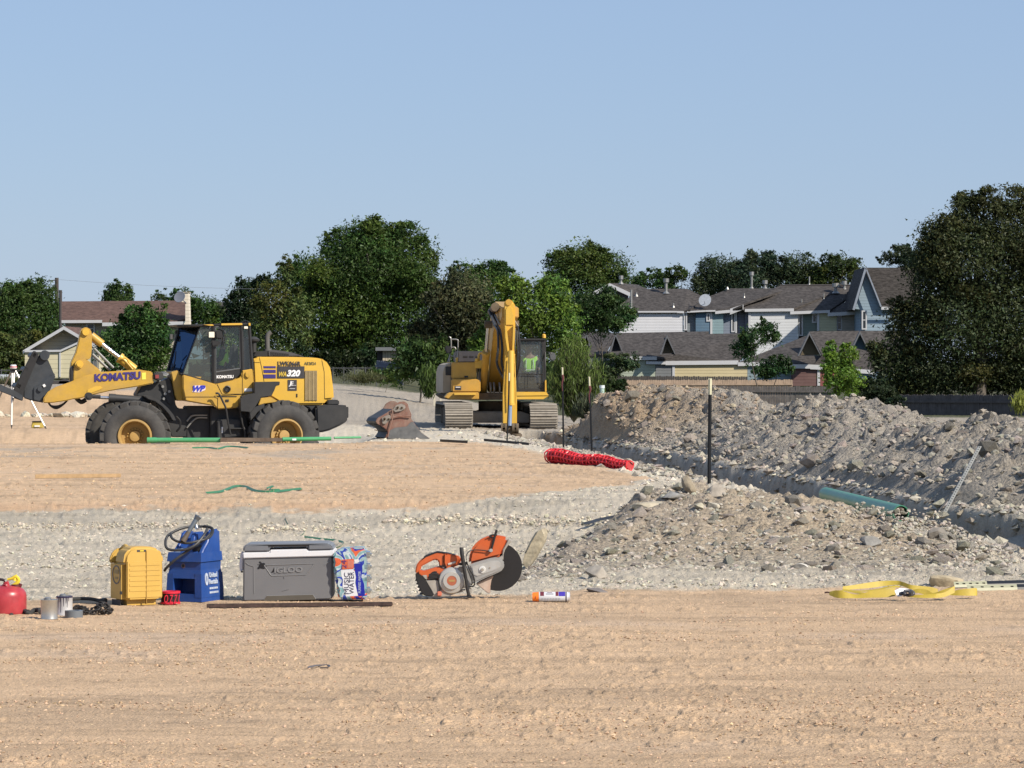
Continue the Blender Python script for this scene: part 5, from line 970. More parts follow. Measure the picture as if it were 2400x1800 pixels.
def seated_person(label, org, face, hat=False):
    """seated figure: org = hip point on the seat, face = yaw of the facing direction (0 = -Y)"""
    t = thing('person', label, 'person', org, face, local=True)
    P = [(0, 0, .08), (0, .02, .30), (0, .0, .50), (0, -.01, .60), (0, -.03, .68), (0, -.035, .80), (0, -.02, .86),
         (-.19, 0, .50), (-.27, -.06, .26), (-.20, -.30, .22), (-.17, -.38, .24), (.19, 0, .50), (.27, -.06, .26), (.20, -.30, .22), (.17, -.38, .24),
         (-.10, -.02, .05), (-.13, -.45, .10), (-.13, -.48, -.30), (-.13, -.60, -.36), (.10, -.02, .05), (.13, -.45, .10), (.13, -.48, -.30), (.13, -.60, -.36)]
    E = [(0, 1), (1, 2), (2, 3), (3, 4), (4, 5), (5, 6), (2, 7), (7, 8), (8, 9), (9, 10), (2, 11), (11, 12), (12, 13), (13, 14), (0, 15), (15, 16), (16, 17), (17, 18), (0, 19), (19, 20), (20, 21), (21, 22)]
    R = [(.17, .12), (.16, .12), (.15, .10), .055, (.07, .08), (.085, .10), .06, .075, .05, .04, .035, .075, .05, .04, .035, .10, .075, .055, .05, .10, .075, .055, .05]
    body = skin_body(P, E, R, 'body', SKIN, t)
    Pv = [(0, .0, .02), (0, .02, .25), (0, .0, .46), (-.17, 0, .50), (-.235, -.02, .38), (.17, 0, .50), (.235, -.02, .38)]; skin_body(Pv, [(0, 1), (1, 2), (2, 3), (3, 4), (2, 5), (5, 6)], [(.20, .145), (.19, .145), (.165, .12), .088, .068, .088, .068], 'safety_vest', HIVIS, t)
    Pl = [(0, 0, .02), (-.10, -.02, .03), (-.13, -.45, .09), (-.13, -.48, -.28), (.10, -.02, .03), (.13, -.45, .09), (.13, -.48, -.28)]; skin_body(Pl, [(0, 1), (1, 2), (2, 3), (0, 4), (4, 5), (5, 6)], [(.19, .14), .115, .09, .065, .115, .09, .065], 'trousers', DENIM, t)
    for s in (-1, 1):
        skin_body([(.19*s, 0, .50), (.275*s, -.06, .26), (.20*s, -.28, .22)], [(0, 1), (1, 2)], [.082, .06, .046], 'sleeve', DENIM, t)
        for k, (dx, L) in enumerate(((-.03, .07), (-.01, .08), (.01, .08), (.03, .065))): skin_body([(.17*s+dx, -.38, .24), (.17*s+dx, -.38-L*.6, .245), (.17*s+dx, -.38-L*.8, .215)], [(0, 1), (1, 2)], [.009, .008, .007], 'finger', SKIN, t, 1)
        skin_body([(.165*s-.035*s, -.36, .235), (.165*s-.06*s, -.40, .25)], [(0, 1)], [.010, .008], 'thumb', SKIN, t, 1)
    bm = B(); c = Vector((0, -.035, .80))
    for s in (-1, 1): lathe(bm, [(0, -.01), (.012, -.006), (.014, 0), (.012, .006), (0, .01)], c+Vector((.032*s, -.088, .012)), (0, 1, 0), 8)
    part('eyes', bm, BLK2, t); bm = B(); tube(bm, [c+Vector((0, -.09, .02)), c+Vector((0, -.115, -.02)), c+Vector((0, -.095, -.035))], [.008, .014, .010], 6); part('nose', bm, SKIN, t)
    bm = B()
    for s in (-1, 1): lathe(bm, [(0, -.008), (.03, 0), (0, .008)], c+Vector((.088*s, 0, 0)), (1, 0, 0), 8)
    part('ears', bm, SKIN, t); bm = B(); tube(bm, [c+Vector((-.028, -.092, -.052)), c+Vector((0, -.098, -.054)), c+Vector((.028, -.092, -.052))], .006, 5); part('mouth', bm, mat('lips', (.14, .05, .045), .5), t)
    bm = B()
    if hat: lathe(bm, [(.15, -.005), (.152, .005), (.118, .02), (.112, .06), (.085, .11), (0, .13)], c+Vector((0, 0, .045)), (0, -.1, 1), 20); part('hard_hat', bm, mat('hat_dark', (.10, .105, .115), .5), t)
    else: lathe(bm, [(.098, 0), (.106, .03), (.09, .08), (.05, .11), (0, .118)], c+Vector((0, .02, .02)), (0, .15, 1), 16); part('hair', bm, BLK2, t)
    bm = B()
    for s in (-1, 1): tube(bm, [(.09*s, -.125, .48), (.10*s, -.15, .30), (.10*s, -.165, .08)], .014, 5)
    tube(bm, [(-.17, -.12, .2), (0, -.175, .2), (.17, -.12, .2)], .014, 5); part('reflective_strip', bm, mat('reflective', (.6, .62, .6), .4), t)
    return t
M_ = Matrix.Translation(LR) @ Matrix.Rotation(yaw, 4, 'Z')
hp = M_ @ A2(690, 690, 1.0); seated_person('driver in a lime green safety vest inside the wheel loader cab', (hp.x, hp.y, hp.z), math.radians(-90)+yaw, False)
# ------------------------------------------------------------------ excavator
YX = mat('excavator_yellow', (.52, .29, .035), .5, 0, .12, 3, dust=.45, dustcol=(.34, .24, .12), topdust=.3); YX2 = mat('excavator_yellow_clean', (.68, .41, .05), .45, 0, .06, 3, dust=.25, dustcol=(.38, .28, .14))
DUSTY = mat('dusty_steel', (.26, .235, .20), .85, .1, .3, 5, dust=.8, dustcol=(.42, .38, .32), topdust=.7); MUD = mat('muddy_steel', (.10, .075, .05), .9, 0, .3, 5, dust=.5, dustcol=(.22, .17, .11))
E = lambda x, y, D=89.6: U(980+x/4.147, 680+y/4.147, D)
ex_ = thing('excavator', 'yellow tracked excavator facing the camera with its arm lowered into the trench', 'excavator', U(1175, 1002, 90.5))
def ep(pts, D, L, bevel=.012, bm=None): return prism3(bm or B(), [E(x, y, D) for x, y in pts], (-.085*L, L, 0), bevel)
def xpart(name, bm, m, p=None, **k): return part(name, bm, m, p or ex_, **k)
def track(cx, label=None):
    M = Matrix.Translation((cx, 88.4, .0)) @ Matrix.Rotation(math.radians(5), 4, 'Z'); zb = float(hbase(cx, 90))-.02; Lh, Hh = 4.1, .64; r = Hh/2; bm = B(); W_ = .72
    def loop(s):                                  # point and tangent round the stadium; starts at the front (camera side)
        a = math.pi*r; st = Lh-2*r; P = 2*a+2*st; s %= P
        if s < st: return (r+s, Hh, 1, 0)
        s -= st
        if s < a: t = s/r; return (r+st+math.sin(t)*r, r+math.cos(t)*r, math.cos(t), -math.sin(t))
        s -= a
        if s < st: return (r+st-s, 0, -1, 0)
        s -= st; t = s/r; return (r-math.sin(t)*r, r-math.cos(t)*r, -math.cos(t), math.sin(t))
    P = 2*math.pi*r+2*(Lh-2*r); n = 46
    for k in range(n):
        y, z, ty, tz = loop(k*P/n); R = Matrix.Translation((0, y, z+zb)) @ Matrix.Rotation(math.atan2(tz, ty), 4, 'X')
        box(bm, -W_/2, W_/2, -.095, .085, -.02, .012, 0, 1, R)
        for gy in (-.075, -.01, .055): box(bm, -W_/2+.01, W_/2-.01, gy-.010, gy+.010, .012, .040, 0, 1, R)
    bmesh.ops.transform(bm, matrix=M, verts=bm.verts); t = tag(xpart('track', bm, DUSTY), label, kind=None)
    bm = B(); prism3(bm, [Vector((-.20, y, z+zb)) for y, z in [(.12, .26), (.3, .10), (3.8, .10), (4.0, .26), (4.0, .42), (3.7, .54), (.45, .55), (.15, .42)]], (.40, 0, 0), .02); bmesh.ops.transform(bm, matrix=M, verts=bm.verts); xpart('track_frame', bm, MUD, t)
    for y in (.42, 3.68): bm = B(); cyl(bm, (-.22, y, zb+.32), (.22, y, zb+.32), .22, 18); bmesh.ops.transform(bm, matrix=M, verts=bm.verts); xpart('sprocket', bm, MUD, t)
track(-1.37); track(.83)
bm = B(); prism3(bm, [E(x, y, 89.9) for x, y in [(520, 1180), (1000, 1180), (1090, 1210), (1090, 1290), (520, 1290)]], (-.2, 2.0, 0), .03); xpart('car_body', bm, DUSTY)
bm = B(); c = U(1175, 940, 90.9); lathe(bm, [(0, -.1), (.62, -.1), (.62, .0), (.56, .02), (.56, .25), (0, .25)], (c.x-.05, 90.9, float(c.z)-.25), (0, 0, 1), 36); xpart('slewing_ring', bm, MUD)
bm = ep([(245, 1025), (330, 1000), (1215, 1000), (1215, 1062), (520, 1068), (300, 1066)], 89.75, 3.6); xpart('deck', bm, MUD)
bm = ep([(330, 702), (560, 700), (568, 712), (568, 858), (330, 858)], 89.55, 2.7, .03); tb_ = xpart('tool_box', bm, YX)
bm = ep([(412, 808), (436, 808), (436, 850), (412, 850)], 89.54, .02, 0); bm2 = ep([(450, 832), (485, 832), (485, 850), (450, 850)], 89.54, .02, 0); xpart('latch', bm2, BLK2, tb_); xpart('latch', bm, YX, tb_)
bm = ep([(330, 863), (565, 863), (608, 880), (608, 992), (330, 992)], 89.4, 2.6, .03); lb = xpart('side_door', bm, YX)
bm = ep([(357, 932), (419, 932), (419, 971), (357, 971)], 89.39, .02, 0); xpart('name_plate', bm, BADGE, lb); bm = ep([(365, 940), (411, 940), (411, 947), (365, 947)], 89.37, .015, 0); xpart('name_line', bm, WHT, lb)
bm = ep([(242, 800), (262, 730), (326, 704), (326, 1002), (240, 1002)], 89.9, 2.9, .03); fs = xpart('side_panel', bm, mat('dusty_cream', (.34, .28, .20), .7, 0, .15, 3, dust=.4)); bm = ep([(266, 742), (324, 742), (324, 828), (266, 828)], 89.88, .02, .01); xpart('side_screen', bm, BLK2, fs)
bm = ep([(295, 995), (592, 992), (592, 1062), (320, 1066), (255, 1045)], 89.2, .5, .02); stp = xpart('step', bm, YX); bm = ep([(350, 1000), (562, 1000), (562, 1020), (350, 1020)], 89.05, .15, .005); xpart('tread_plate', bm, YX2, stp)
bm = ep([(385, 702), (385, 604), (398, 592), (622, 592), (640, 604), (640, 702)], 91.4, 1.7, .03); eh = xpart('engine_cover', bm, mat('charcoal_cover', (.035, .035, .045), .6, 0, .2, 3, dust=.3, dustcol=(.16, .15, .14), topdust=.4))
for x in (440, 500, 560): bm = ep([(x, 640), (x+40, 640), (x+40, 655), (x, 655)], 91.39, .02, 0); xpart('vent', bm, BLK2, eh)
for pts in ([(305, 700), (320, 560), (318, 470), (300, 455)], [(318, 478), (380, 482), (388, 520), (386, 690)], [(318, 560), (360, 560), (362, 640), (320, 640)], [(290, 700), (318, 600)]):
    bm = B(); tube(bm, smoothpts([E(x, y, 90.2) for x, y in pts], 4), .018, 6); xpart('handrail', bm, GALV)
bm = ep([(262, 545), (300, 535), (330, 560), (330, 618), (290, 622), (265, 600)], 90.0, .12, .03); xpart('mirror', bm, BLK2)
bm = ep([(368, 655), (388, 655), (388, 702), (368, 702)], 89.9, .2, .01); xpart('filler_cap', bm, YX2)
bm = B(); tube(bm, smoothpts([E(590, 690, 89.6), E(588, 640, 89.6), E(600, 615, 89.6), (E(630, 615, 89.6))], 4), .03, 8); box(bm, E(550, 0).x, E(625, 0).x, 89.5, 89.8, E(0, 760).z, E(0, 680).z, .02); cyl(bm, E(570, 690, 89.5), E(570, 665, 89.5), .05, 10); xpart('filter_head', bm, YX2)
bm = B()
for x in (578, 600): tube(bm, [E(x, 760, 89.7), E(x, 900, 89.7)], .022, 6)
for x in (700, 735, 790): tube(bm, smoothpts([E(x, 900, 89.8), E(x+6, 960, 89.7), E(x, 1010, 89.8)]), .028, 6)
xpart('hose', bm, GALV)
# boom
fa = math.radians(3.6); f_ = Vector((math.sin(fa), -math.cos(fa), 0)); sd = Vector((math.cos(fa), math.sin(fa), 0)); foot = Vector((U(1160, 900, 90.9).x, 90.9, 0))
def boomp(prof, off, w, bevel=.02): return prism3(B(), [foot+sd*off+f_*s+Vector((0, 0, z)) for s, z in prof], sd*w, bevel)
bmprof = [(-.15, 1.0), (-.12, 1.5), (.5, 2.35), (1.4, 2.95), (2.4, 3.22), (3.2, 3.30), (4.6, 3.20), (6.4, 3.10), (6.45, 2.85), (4.8, 2.62), (3.4, 2.62), (2.6, 2.45), (1.7, 1.95), (.7, 1.2), (.2, .95)]
bo = xpart('boom', boomp(bmprof, -.20, .42), YX)
for s_, off, w in ((.05, -.46, .22), (.05, .28, .22)): bm = boomp([(-.3, .75), (-.3, 1.3), (.1, 1.5), (.55, 1.2), (.6, .75)], off, w); xpart('boom_bracket', bm, YX)
for sx in (-.36, .40):
    a = foot+sd*sx+f_*.55+Vector((0, 0, .82)); b = foot+sd*(sx*.9)+f_*2.75+Vector((0, 0, 2.72)); d = b-a
    bm = B(); cyl(bm, a, a+d*.62, .095, 16); cyl(bm, a+d*.59, a+d*.63, .11, 16); cl = xpart('boom_cylinder', bm, YX); bm = B(); cyl(bm, a+d*.62, b, .05, 12); xpart('rod', bm, CHROME, cl); bm = B(); cyl(bm, b-sd*.1, b+sd*.1, .10, 14); xpart('pin_boss', bm, MUD, cl)
bm = B(); a = foot+f_*2.6+Vector((0, 0, 3.05)); b = foot+f_*5.6+Vector((0, 0, 3.12)); cyl(bm, a-sd*.25, b-sd*.32, .095, 14); cyl(bm, b-sd*.32, b-sd*.32+f_*.12, .11, 14); xpart('arm_cylinder', bm, MUD)
for k, (x0, D0) in enumerate(((690, 87.5), (712, 87.5))):
    bm = B(); tube(bm, smoothpts([E(x0, 200, D0-1), E(x0+35, 290, D0-1.5), E(x0+60, 350, 85.3), E(x0+85, 400, 84.6), E(x0+90+k*15, 560, 84.2), E(x0+75+k*25, 700, 84.2), E(x0+110+k*12, 800, 84.2), E(835, 860, 84.2)], 4), .032, 7); xpart('hose', bm, BLK2)
bm = B(); tube(bm, [E(690, 205, 86.8), E(760, 340, 85.2)], .030, 8); tube(bm, [E(725, 200, 86.8), E(790, 330, 85.2)], .026, 8); tube(bm, [E(940, 300, 84.3), E(970, 350, 84.3)], .02, 6); xpart('hydraulic_pipe', bm, DUSTY)
bm = B(); tube(bm, smoothpts([E(965, 350, 84.2), E(978, 420, 84), E(988, 560, 84), E(985, 700, 84), E(965, 800, 84.1), E(950, 850, 84.2)], 4), .024, 7); tube(bm, smoothpts([E(955, 330, 84.2), E(965, 500, 84.1), E(962, 700, 84.1), E(950, 790, 84.2)], 4), .016, 6); xpart('hose', bm, BLK2)
# arm (dipper)
bm = B(); prism3(bm, [E(x, y, 84.15) for x, y in [(836, 128), (846, 100), (916, 98), (922, 126), (941, 132), (944, 350), (938, 560), (945, 900), (960, 1080), (960, 1335), (820, 1335), (818, 1020), (834, 760), (840, 560), (834, 350)]], (0, .42, 0), .02); arm = xpart('arm', bm, YX2)
bm = B(); a = E(880, 118, 84.12); cyl(bm, a, a+Vector((0, .2, 0)), .075, 20); xpart('arm_pin', bm, YX, arm)
for pts in ([(842, 345), (860, 345), (884, 560), (888, 600), (868, 600), (846, 460)], [(942, 345), (922, 345), (914, 560), (912, 600), (930, 600), (940, 460)]):
    bm = B(); prism3(bm, [E(x, y, 84.02) for x, y in pts], (0, .14, 0), .006); xpart('flange', bm, YX2, arm)
bm = B(); prism3(bm, [E(x, y, 84.12) for x, y in [(850, 190), (868, 160), (892, 155), (912, 180), (930, 240), (930, 340), (850, 340)]], (0, .04, 0), .01); xpart('cover_plate', bm, YX2, arm)
bm = B(); cyl(bm, E(903, 590, 83.95), E(903, 1110, 83.8), .075, 18); cyl(bm, E(903, 700, 83.93), E(903, 712, 83.93), .085, 18); cyl(bm, E(903, 1095, 83.8), E(903, 1118, 83.8), .088, 18); bc_ = xpart('bucket_cylinder', bm, YX2)
bm = B(); cyl(bm, E(897, 1110, 83.8), E(893, 1320, 83.7), .045, 14); xpart('rod', bm, CHROME, bc_)
bm = B(); tube(bm, [E(935, 620, 84), E(945, 880, 83.95), E(952, 1100, 83.95)], .016, 6); tube(bm, [E(855, 780, 84), E(848, 1080, 83.95)], .018, 6); xpart('hydraulic_pipe', bm, YX2)
for x in (826, 842, 935, 958):
    bm = B(); a = E(x, 1345, 83.8); cyl(bm, a-Vector((.05, 0, 0)), a+Vector((.05, 0, 0)), .13, 18); xpart('link_boss', bm, MUD)
bm = B(); cyl(bm, E(812, 1345, 83.8), E(974, 1345, 83.8), .07, 14); prism3(bm, [E(x, y, 83.75) for x, y in [(870, 1290), (915, 1290), (925, 1400), (865, 1400)]], (0, .2, 0), .02); xpart('bucket_link', bm, MUD)
bm = B(); X0, X1 = E(800, 0, 84).x, E(1010, 0, 84).x; prism3(bm, [Vector((X0, y, z)) for y, z in [(84.4, .0), (83.8, -.05), (83.3, -.35), (83.2, -.9), (83.5, -1.2), (84.5, -1.25), (84.9, -.9), (84.8, -.3)]], (X1-X0, 0, 0), .03); bk = xpart('digging_bucket', bm, MUD)
for k in range(4): bm = B(); x = X0+.08+k*(X1-X0-.16)/3; prism3(bm, [Vector((x-.04, 84.8, -1.15)), Vector((x+.04, 84.8, -1.15)), Vector((x+.03, 85.05, -1.0)), Vector((x-.03, 85.05, -1.0))], (0, 0, -.05)); xpart('tooth', bm, MUD, bk)
# cab
bm = B()
cabo = [(958, 985), (960, 480), (975, 470), (1225, 470), (1242, 490), (1244, 870), (1238, 985)]; cabi = [(974, 955), (976, 512), (988, 500), (1190, 500), (1205, 520), (1212, 930), (1190, 960), (1000, 962)]
def ring(bm, o, i, D, dep, f):
    n = len(o); O = [bm.verts.new(f(x, y, D)) for x, y in o]; I = [bm.verts.new(f(x, y, D)) for x, y in i]; off = Vector((-.085*dep, dep, 0)); O2 = [bm.verts.new(v.co+off) for v in O]; I2 = [bm.verts.new(v.co+off) for v in I]
    for k in range(n):
        j = (k+1) % n
        for q in ((O[k], O[j], I[j], I[k]), (O2[k], I2[k], I2[j], O2[j]), (O[k], O2[k], O2[j], O[j]), (I[k], I[j], I2[j], I2[k])): bm.faces.new(q)
    bmesh.ops.recalc_face_normals(bm, faces=bm.faces); return bm
co = [(958, 985), (960, 480), (975, 470), (1225, 470), (1242, 490), (1243, 700), (1244, 870), (1238, 985)]; ci = [(974, 955), (976, 512), (988, 500), (1190, 500), (1205, 520), (1209, 700), (1212, 930), (1190, 960)]
xc = xpart('cab_frame', ring(B(), co, ci, 88.9, .09, E), BLK)
bm = ep([(960, 470), (1242, 470), (1242, 492), (960, 492)], 88.85, 1.8, .02); xpart('cab_roof', bm, BLK, xc)
for x in (966, 1236):
    for dd in (.9, 1.7): bm = B(); tube(bm, [E(x, 480, 88.9)+Vector((-.085*dd, dd, 0)), E(x, 985, 88.9)+Vector((-.085*dd, dd, 0))], .035, 6); xpart('cab_post', bm, BLK2, xc)
XG = glassmat('excavator_glass', (.72, .78, .80), .16)
bm = B(); prism3(bm, [E(x, y, 88.95) for x, y in ci[:7]+[(1190, 960), (1000, 960)]], (0, .01, 0)); xpart('windscreen', bm, XG, xc)
bm = B(); tube(bm, [E(975, 815, 88.9), E(1210, 818, 88.9)], .012, 5); tube(bm, smoothpts([E(1060, 955, 88.9), E(1068, 840, 88.88), E(1072, 800, 88.88)]), .007, 4); xpart('window_bar', bm, BLK2, xc)
bm = B(); prism3(bm, [E(960, 985, 89), E(1240, 985, 89), E(1240, 900, 89), E(960, 900, 89)], (0, 1.7, 0)); box(bm, E(970, 0, 90.6).x, E(1235, 0, 90.6).x, 90.6, 90.66, E(0, 900, 90.6).z, E(0, 640, 90.6).z); xpart('cab_inside', bm, SHADE, xc)
bm = ep([(1030, 700), (1040, 640), (1120, 640), (1135, 700), (1135, 880), (1030, 880)], 90.1, .18, .04); ep([(1010, 850), (1160, 850), (1160, 890), (1010, 890)], 89.6, .55, .03, bm); xpart('driver_seat', bm, SEAT, xc)
bm = ep([(955, 990), (1246, 990), (1270, 1026), (955, 1030)], 88.6, .5, .01); ep([(955, 1031), (1270, 1028), (1215, 1062), (955, 1064)], 88.62, .5, .01, bm); xpart('cab_step', bm, YX2)
bm = ep([(1232, 880), (1246, 870), (1248, 990), (1232, 990)], 88.8, .1, .01); xpart('corner_plate', bm, YX2)
bm = B(); tube(bm, smoothpts([E(1232, 540, 89), E(1235, 700, 88.8), E(1236, 850, 88.8)]), .018, 6); tube(bm, smoothpts([E(1240, 600, 89), E(1280, 605, 88.9), E(1300, 620, 88.9)]), .015, 5); xpart('grab_rail', bm, BLK2)
bm = ep([(1270, 610), (1320, 600), (1342, 625), (1338, 680), (1300, 692), (1275, 670)], 89.0, .08, .03); xpart('mirror', bm, mat('mirror_grey', (.10, .105, .11), .4))
bm = B(); c = E(1223, 465, 89.2); lathe(bm, [(.05, 0), (.05, .08), (.03, .10), (0, .11)], c, (0, 0, 1), 12); xpart('beacon', bm, YX2)
hp = E(1078, 850, 89.75); seated_person('operator in a lime vest and dark hard hat in the excavator cab', (hp.x, hp.y, hp.z), math.radians(6), True)

# loose digging bucket on the ground
BK = lambda x, y, D=75.6: U(860+x/5.027, 920+y/5.027, D)
t = thing('excavator_bucket', 'worn red-brown excavator bucket lying on the ground between the two machines', 'bucket', BK(400, 545))
RED = mat('worn_red_paint', (.21, .085, .06), .8, 0, .3, 7, dust=.9, dustcol=(.27, .22, .18)); WORN = mat('worn_grey_steel', (.12, .125, .13), .6, .3, .3, 8, dust=.5, dustcol=(.26, .25, .24))
side = [(205, 530), (245, 470), (225, 440), (190, 410), (115, 368), (100, 340), (125, 300), (180, 270), (300, 195), (335, 135), (385, 108), (440, 104), (480, 130), (498, 200), (524, 255), (520, 310), (545, 340), (600, 420), (645, 475), (745, 545), (240, 545)]
for off in (Vector((0, 0, 0)), Vector((-.25, 1.0, 0))): bm = B(); prism3(bm, [BK(x, y)+off for x, y in side], (0, .06, 0), .012); part('side_plate', bm, RED, t)
bm = B(); sh = [(205, 530), (245, 470), (225, 440), (190, 410), (115, 368), (100, 340), (125, 300), (180, 270), (300, 195)]
for i in range(len(sh)-1): prism3(bm, [BK(*sh[i])+Vector((0, .05, 0)), BK(*sh[i+1])+Vector((0, .05, 0)), BK(*sh[i+1])+Vector((.04, .05, -.03)), BK(*sh[i])+Vector((.04, .05, -.03))], (-.25, .95, 0))
part('shell', bm, BLK, t)
bm = B(); prism3(bm, [BK(x, y, 75.57) for x, y in [(242, 545), (262, 450), (330, 415), (470, 400), (520, 345), (545, 345), (600, 425), (645, 478), (742, 545)]], (0, .03, 0), .006); part('wear_plate', bm, WORN, t)
for pts in ([(172, 300), (250, 258), (282, 275), (275, 320), (215, 375), (180, 370)], [(300, 205), (345, 150), (400, 130), (450, 150), (455, 190), (400, 220), (330, 235)]):
    bm = B(); prism3(bm, [BK(x, y, 75.55) for x, y in pts], (0, .05, 0), .012); pl = part('lug_plate', bm, mat('pale_lug', (.28, .25, .22), .7, .2, .3, 8), t)
    bm = B()
    for k in range(5): c = BK(sum(p[0] for p in pts)/len(pts)+random.Random(k).uniform(-35, 35), sum(p[1] for p in pts)/len(pts)+random.Random(k+9).uniform(-25, 25), 75.53); cyl(bm, c, c+Vector((0, .03, 0)), .022, 8)
    part('bolts', bm, MUD, pl)
bm = B(); tube(bm, [BK(300, 195, 75.55), BK(305, 290, 75.55), BK(265, 430, 75.55), BK(245, 520, 75.55)], .014, 6); tube(bm, [BK(305, 290, 75.55), BK(420, 270, 75.55), BK(520, 280, 75.55)], .014, 6); part('weld_rib', bm, RED, t)
# ------------------------------------------------------------------ things on the far pad and round the trench
GRN = mat('green_pipe', (.03, .30, .11), .4, 0, .06, 3, dust=.25); TEAL = mat('teal_pipe', (.02, .20, .11), .4, 0, .08, 3, dust=.3); WOOD = mat('lath_wood', (.50, .34, .18), .85, 0, .2, 12)
BRN = mat('brown_timber', (.10, .065, .045), .85, 0, .3, 6, dust=.3)
def gpipe(name, label, a, b, r, m, bell=False, cat='pipe', group=None):
    a, b = Vector(a), Vector(b); d = (b-a).normalized(); L = (b-a).length; bm = B()
    lathe(bm, [(r*.88, 0), (r*1.0, 0), (r, L), (r*.88, L)], a, d, 24, True)
    if bell: lathe(bm, [(r*1.0, 0), (r*1.14, 0), (r*1.14, .16), (r*1.02, .20)], a, d, 24)
    return part(name, bm, m, None, 40, a, label, cat, group)
q = 67.6; zg = lambda D, X=-6: gz(X, D)
gpipe('pipe', 'bright green pipe with a belled end beside the loader front wheel', U(345, 1031.5, q), U(517, 1031.5, q), .048, GRN, True)
gpipe('pipe', 'green pipe length in front of the loader rear wheel', U(662, 1029.5, q+.3), U(776, 1028, q+.5), .040, GRN)
gpipe('pipe', 'thin green pipe length right of the loader counterweight', U(783, 1026, q+.6), U(846, 1025, q+.8), .022, GRN)
bm = B(); ppx(bm, [(516, 1026), (661, 1026.5), (661, 1035), (516, 1036)], q-.1, 0, .05, .004); part('timber', bm, BRN, None, org=U(516, 1036, q-.1), label='dark brown timber lying in line between the two green pipes', cat='timber')
bm = B(); ppx(bm, [(685, 1028), (694, 1028), (694, 1032), (685, 1032)], q, -.1, .05); part('tag_block', bm, WHT, None, org=U(690, 1032, q), label='small pale block on the green pipe', cat='block')
bm = B(); ppx(bm, [(82, 1112), (283, 1110), (283, 1119), (82, 1122)], 47.3, 0, .05, .004); part('wooden_lath', bm, WOOD, None, org=U(82, 1122, 47.3), label='long pale wooden lath lying flat on the far dirt pad at the left', cat='lath')
def strip(label, pts, w=.03, m=GRN, lift=.01):
    P = []
    for x, y in pts:
        D = gd(y, 0); 
        for _ in range(8): D = gd(y, gz((x-1200)*D/FPX, D)+lift)
        P.append(U(x, y, D))
    P = smoothpts(P, 5); bm = B(); r = random.Random(len(label))
    for i in range(len(P)-1):
        t = (P[i+1]-P[i]); n = Vector((-t.y, t.x, 0)).normalized()*w*.5; up = Vector((0, 0, w*.45)); prism3(bm, [P[i]-n, P[i+1]-n, P[i+1]+n*.3+up, P[i]+n*.3+up], (0, 0, .003))
    return part('strapping', bm, m, None, org=P[0], label=label, cat='strap')
DG_ = mat('strap_green', (.03, .16, .07), .5)
strip('short tangle of green strapping just in front of the green pipes', [(450, 1051), (490, 1050.5), (510, 1053), (530, 1048), (552, 1048), (582, 1051)], .05, DG_)
strip('long wavy green strap in the middle of the far dirt pad', [(482, 1157), (515, 1154), (535, 1147), (550, 1141.5), (575, 1142), (600, 1152), (640, 1154), (670, 1151), (705, 1147)], .045, DG_)
strip('short curl of green strap beside the long wavy strap', [(625, 1146), (640, 1141), (634, 1149), (655, 1149)], .035, DG_)
strip('thin grey-green wire curling over the edge of the gravel', [(749, 1181), (735, 1184), (722, 1194), (690, 1201), (673, 1208), (669, 1217), (675, 1230)], .016, mat('wire_green', (.10, .14, .08), .6))
strip('bent green strap on the gravel behind the cooler', [(714, 1247), (710, 1255), (704, 1258), (725, 1261), (760, 1265), (788, 1268), (804, 1273), (800, 1281), (785, 1287)], .028, DG_)
strip('dark folded strap half buried on the left side of the rubble mound', [(1366, 1230), (1385, 1226), (1400, 1221), (1425, 1216), (1450, 1211), (1480, 1203)], .05, BLK2, .06)
for lb, a, b, D in (('short flat black bar on the far pad left of the excavator trench', (1031, 1049), (1096, 1056), 68.0), ('long flat black bar lying at the edge of the pad below the excavator arm', (1134, 1044), (1240, 1055), 69.0)):
    bm = B(); p = U(*a, D); q_ = U(*b, D-1.2); 
    for v in (p, q_): v.z = gz(v.x, v.y)+.03
    prism3(bm, [p, q_, q_+Vector((0, 0, .05)), p+Vector((0, 0, .05))], (0, .12, 0), .006); part('flat_bar', bm, BLK2, None, org=p, label=lb, cat='bar')
strip('scrap of dark bent plastic on the near dirt pad', [(721, 1566), (733, 1563), (745, 1561), (770, 1561), (771, 1566), (750, 1567)], .012, mat('grey_scrap', (.10, .09, .09), .4), .004)

REDN = mat('red_netting', (.80, .04, .05), .4, 0, .12, 8); 
def stake(label, xt, yt, xb, yb, D, yw, flag=False, w=.035, white=(.62, .60, .44)):
    t = thing('stake', label, 'stake', U(xb, yb, D)); a = U(xt, yt, D); b = U(xb, yb+8, D); m_ = U(xt+(xb-xt)*(yw-yt)/(yb-yt), yw, D)
    def ang(bm, p, q_): prism3(bm, [p+Vector((-w/2, 0, 0)), p+Vector((w/2, 0, 0)), q_+Vector((w/2, 0, 0)), q_+Vector((-w/2, 0, 0))], (0, .006, 0)); prism3(bm, [p+Vector((-.004, -.03, 0)), p+Vector((.004, -.03, 0)), q_+Vector((.004, -.03, 0)), q_+Vector((-.004, -.03, 0))], (0, .03, 0)); return bm
    part('painted_tip', ang(B(), a, m_), mat('cream_tip', white, .6), t); part('shaft', ang(B(), m_, b), mat('black_post', (.012, .013, .015), .4, 0, .2), t)
    if flag:
        bm = B(); tube(bm, smoothpts([m_+Vector((0, -.04, .02)), m_+Vector((.015, -.045, -.05)), m_+Vector((-.01, -.04, -.15)), m_+Vector((0, -.03, -.30))]), [.022, .021, .02, .019, .018, .017, .015, .013, .011, .009, .008, .007, .006][:13], 6); part('ribbon', bm, mat('faded_ribbon', (.13, .035, .04), .7), t)
stake('cream-tipped black steel stake with a faded ribbon, left of two behind the netting', 1318, 861, 1321, 1053, 67.3, 881, True)
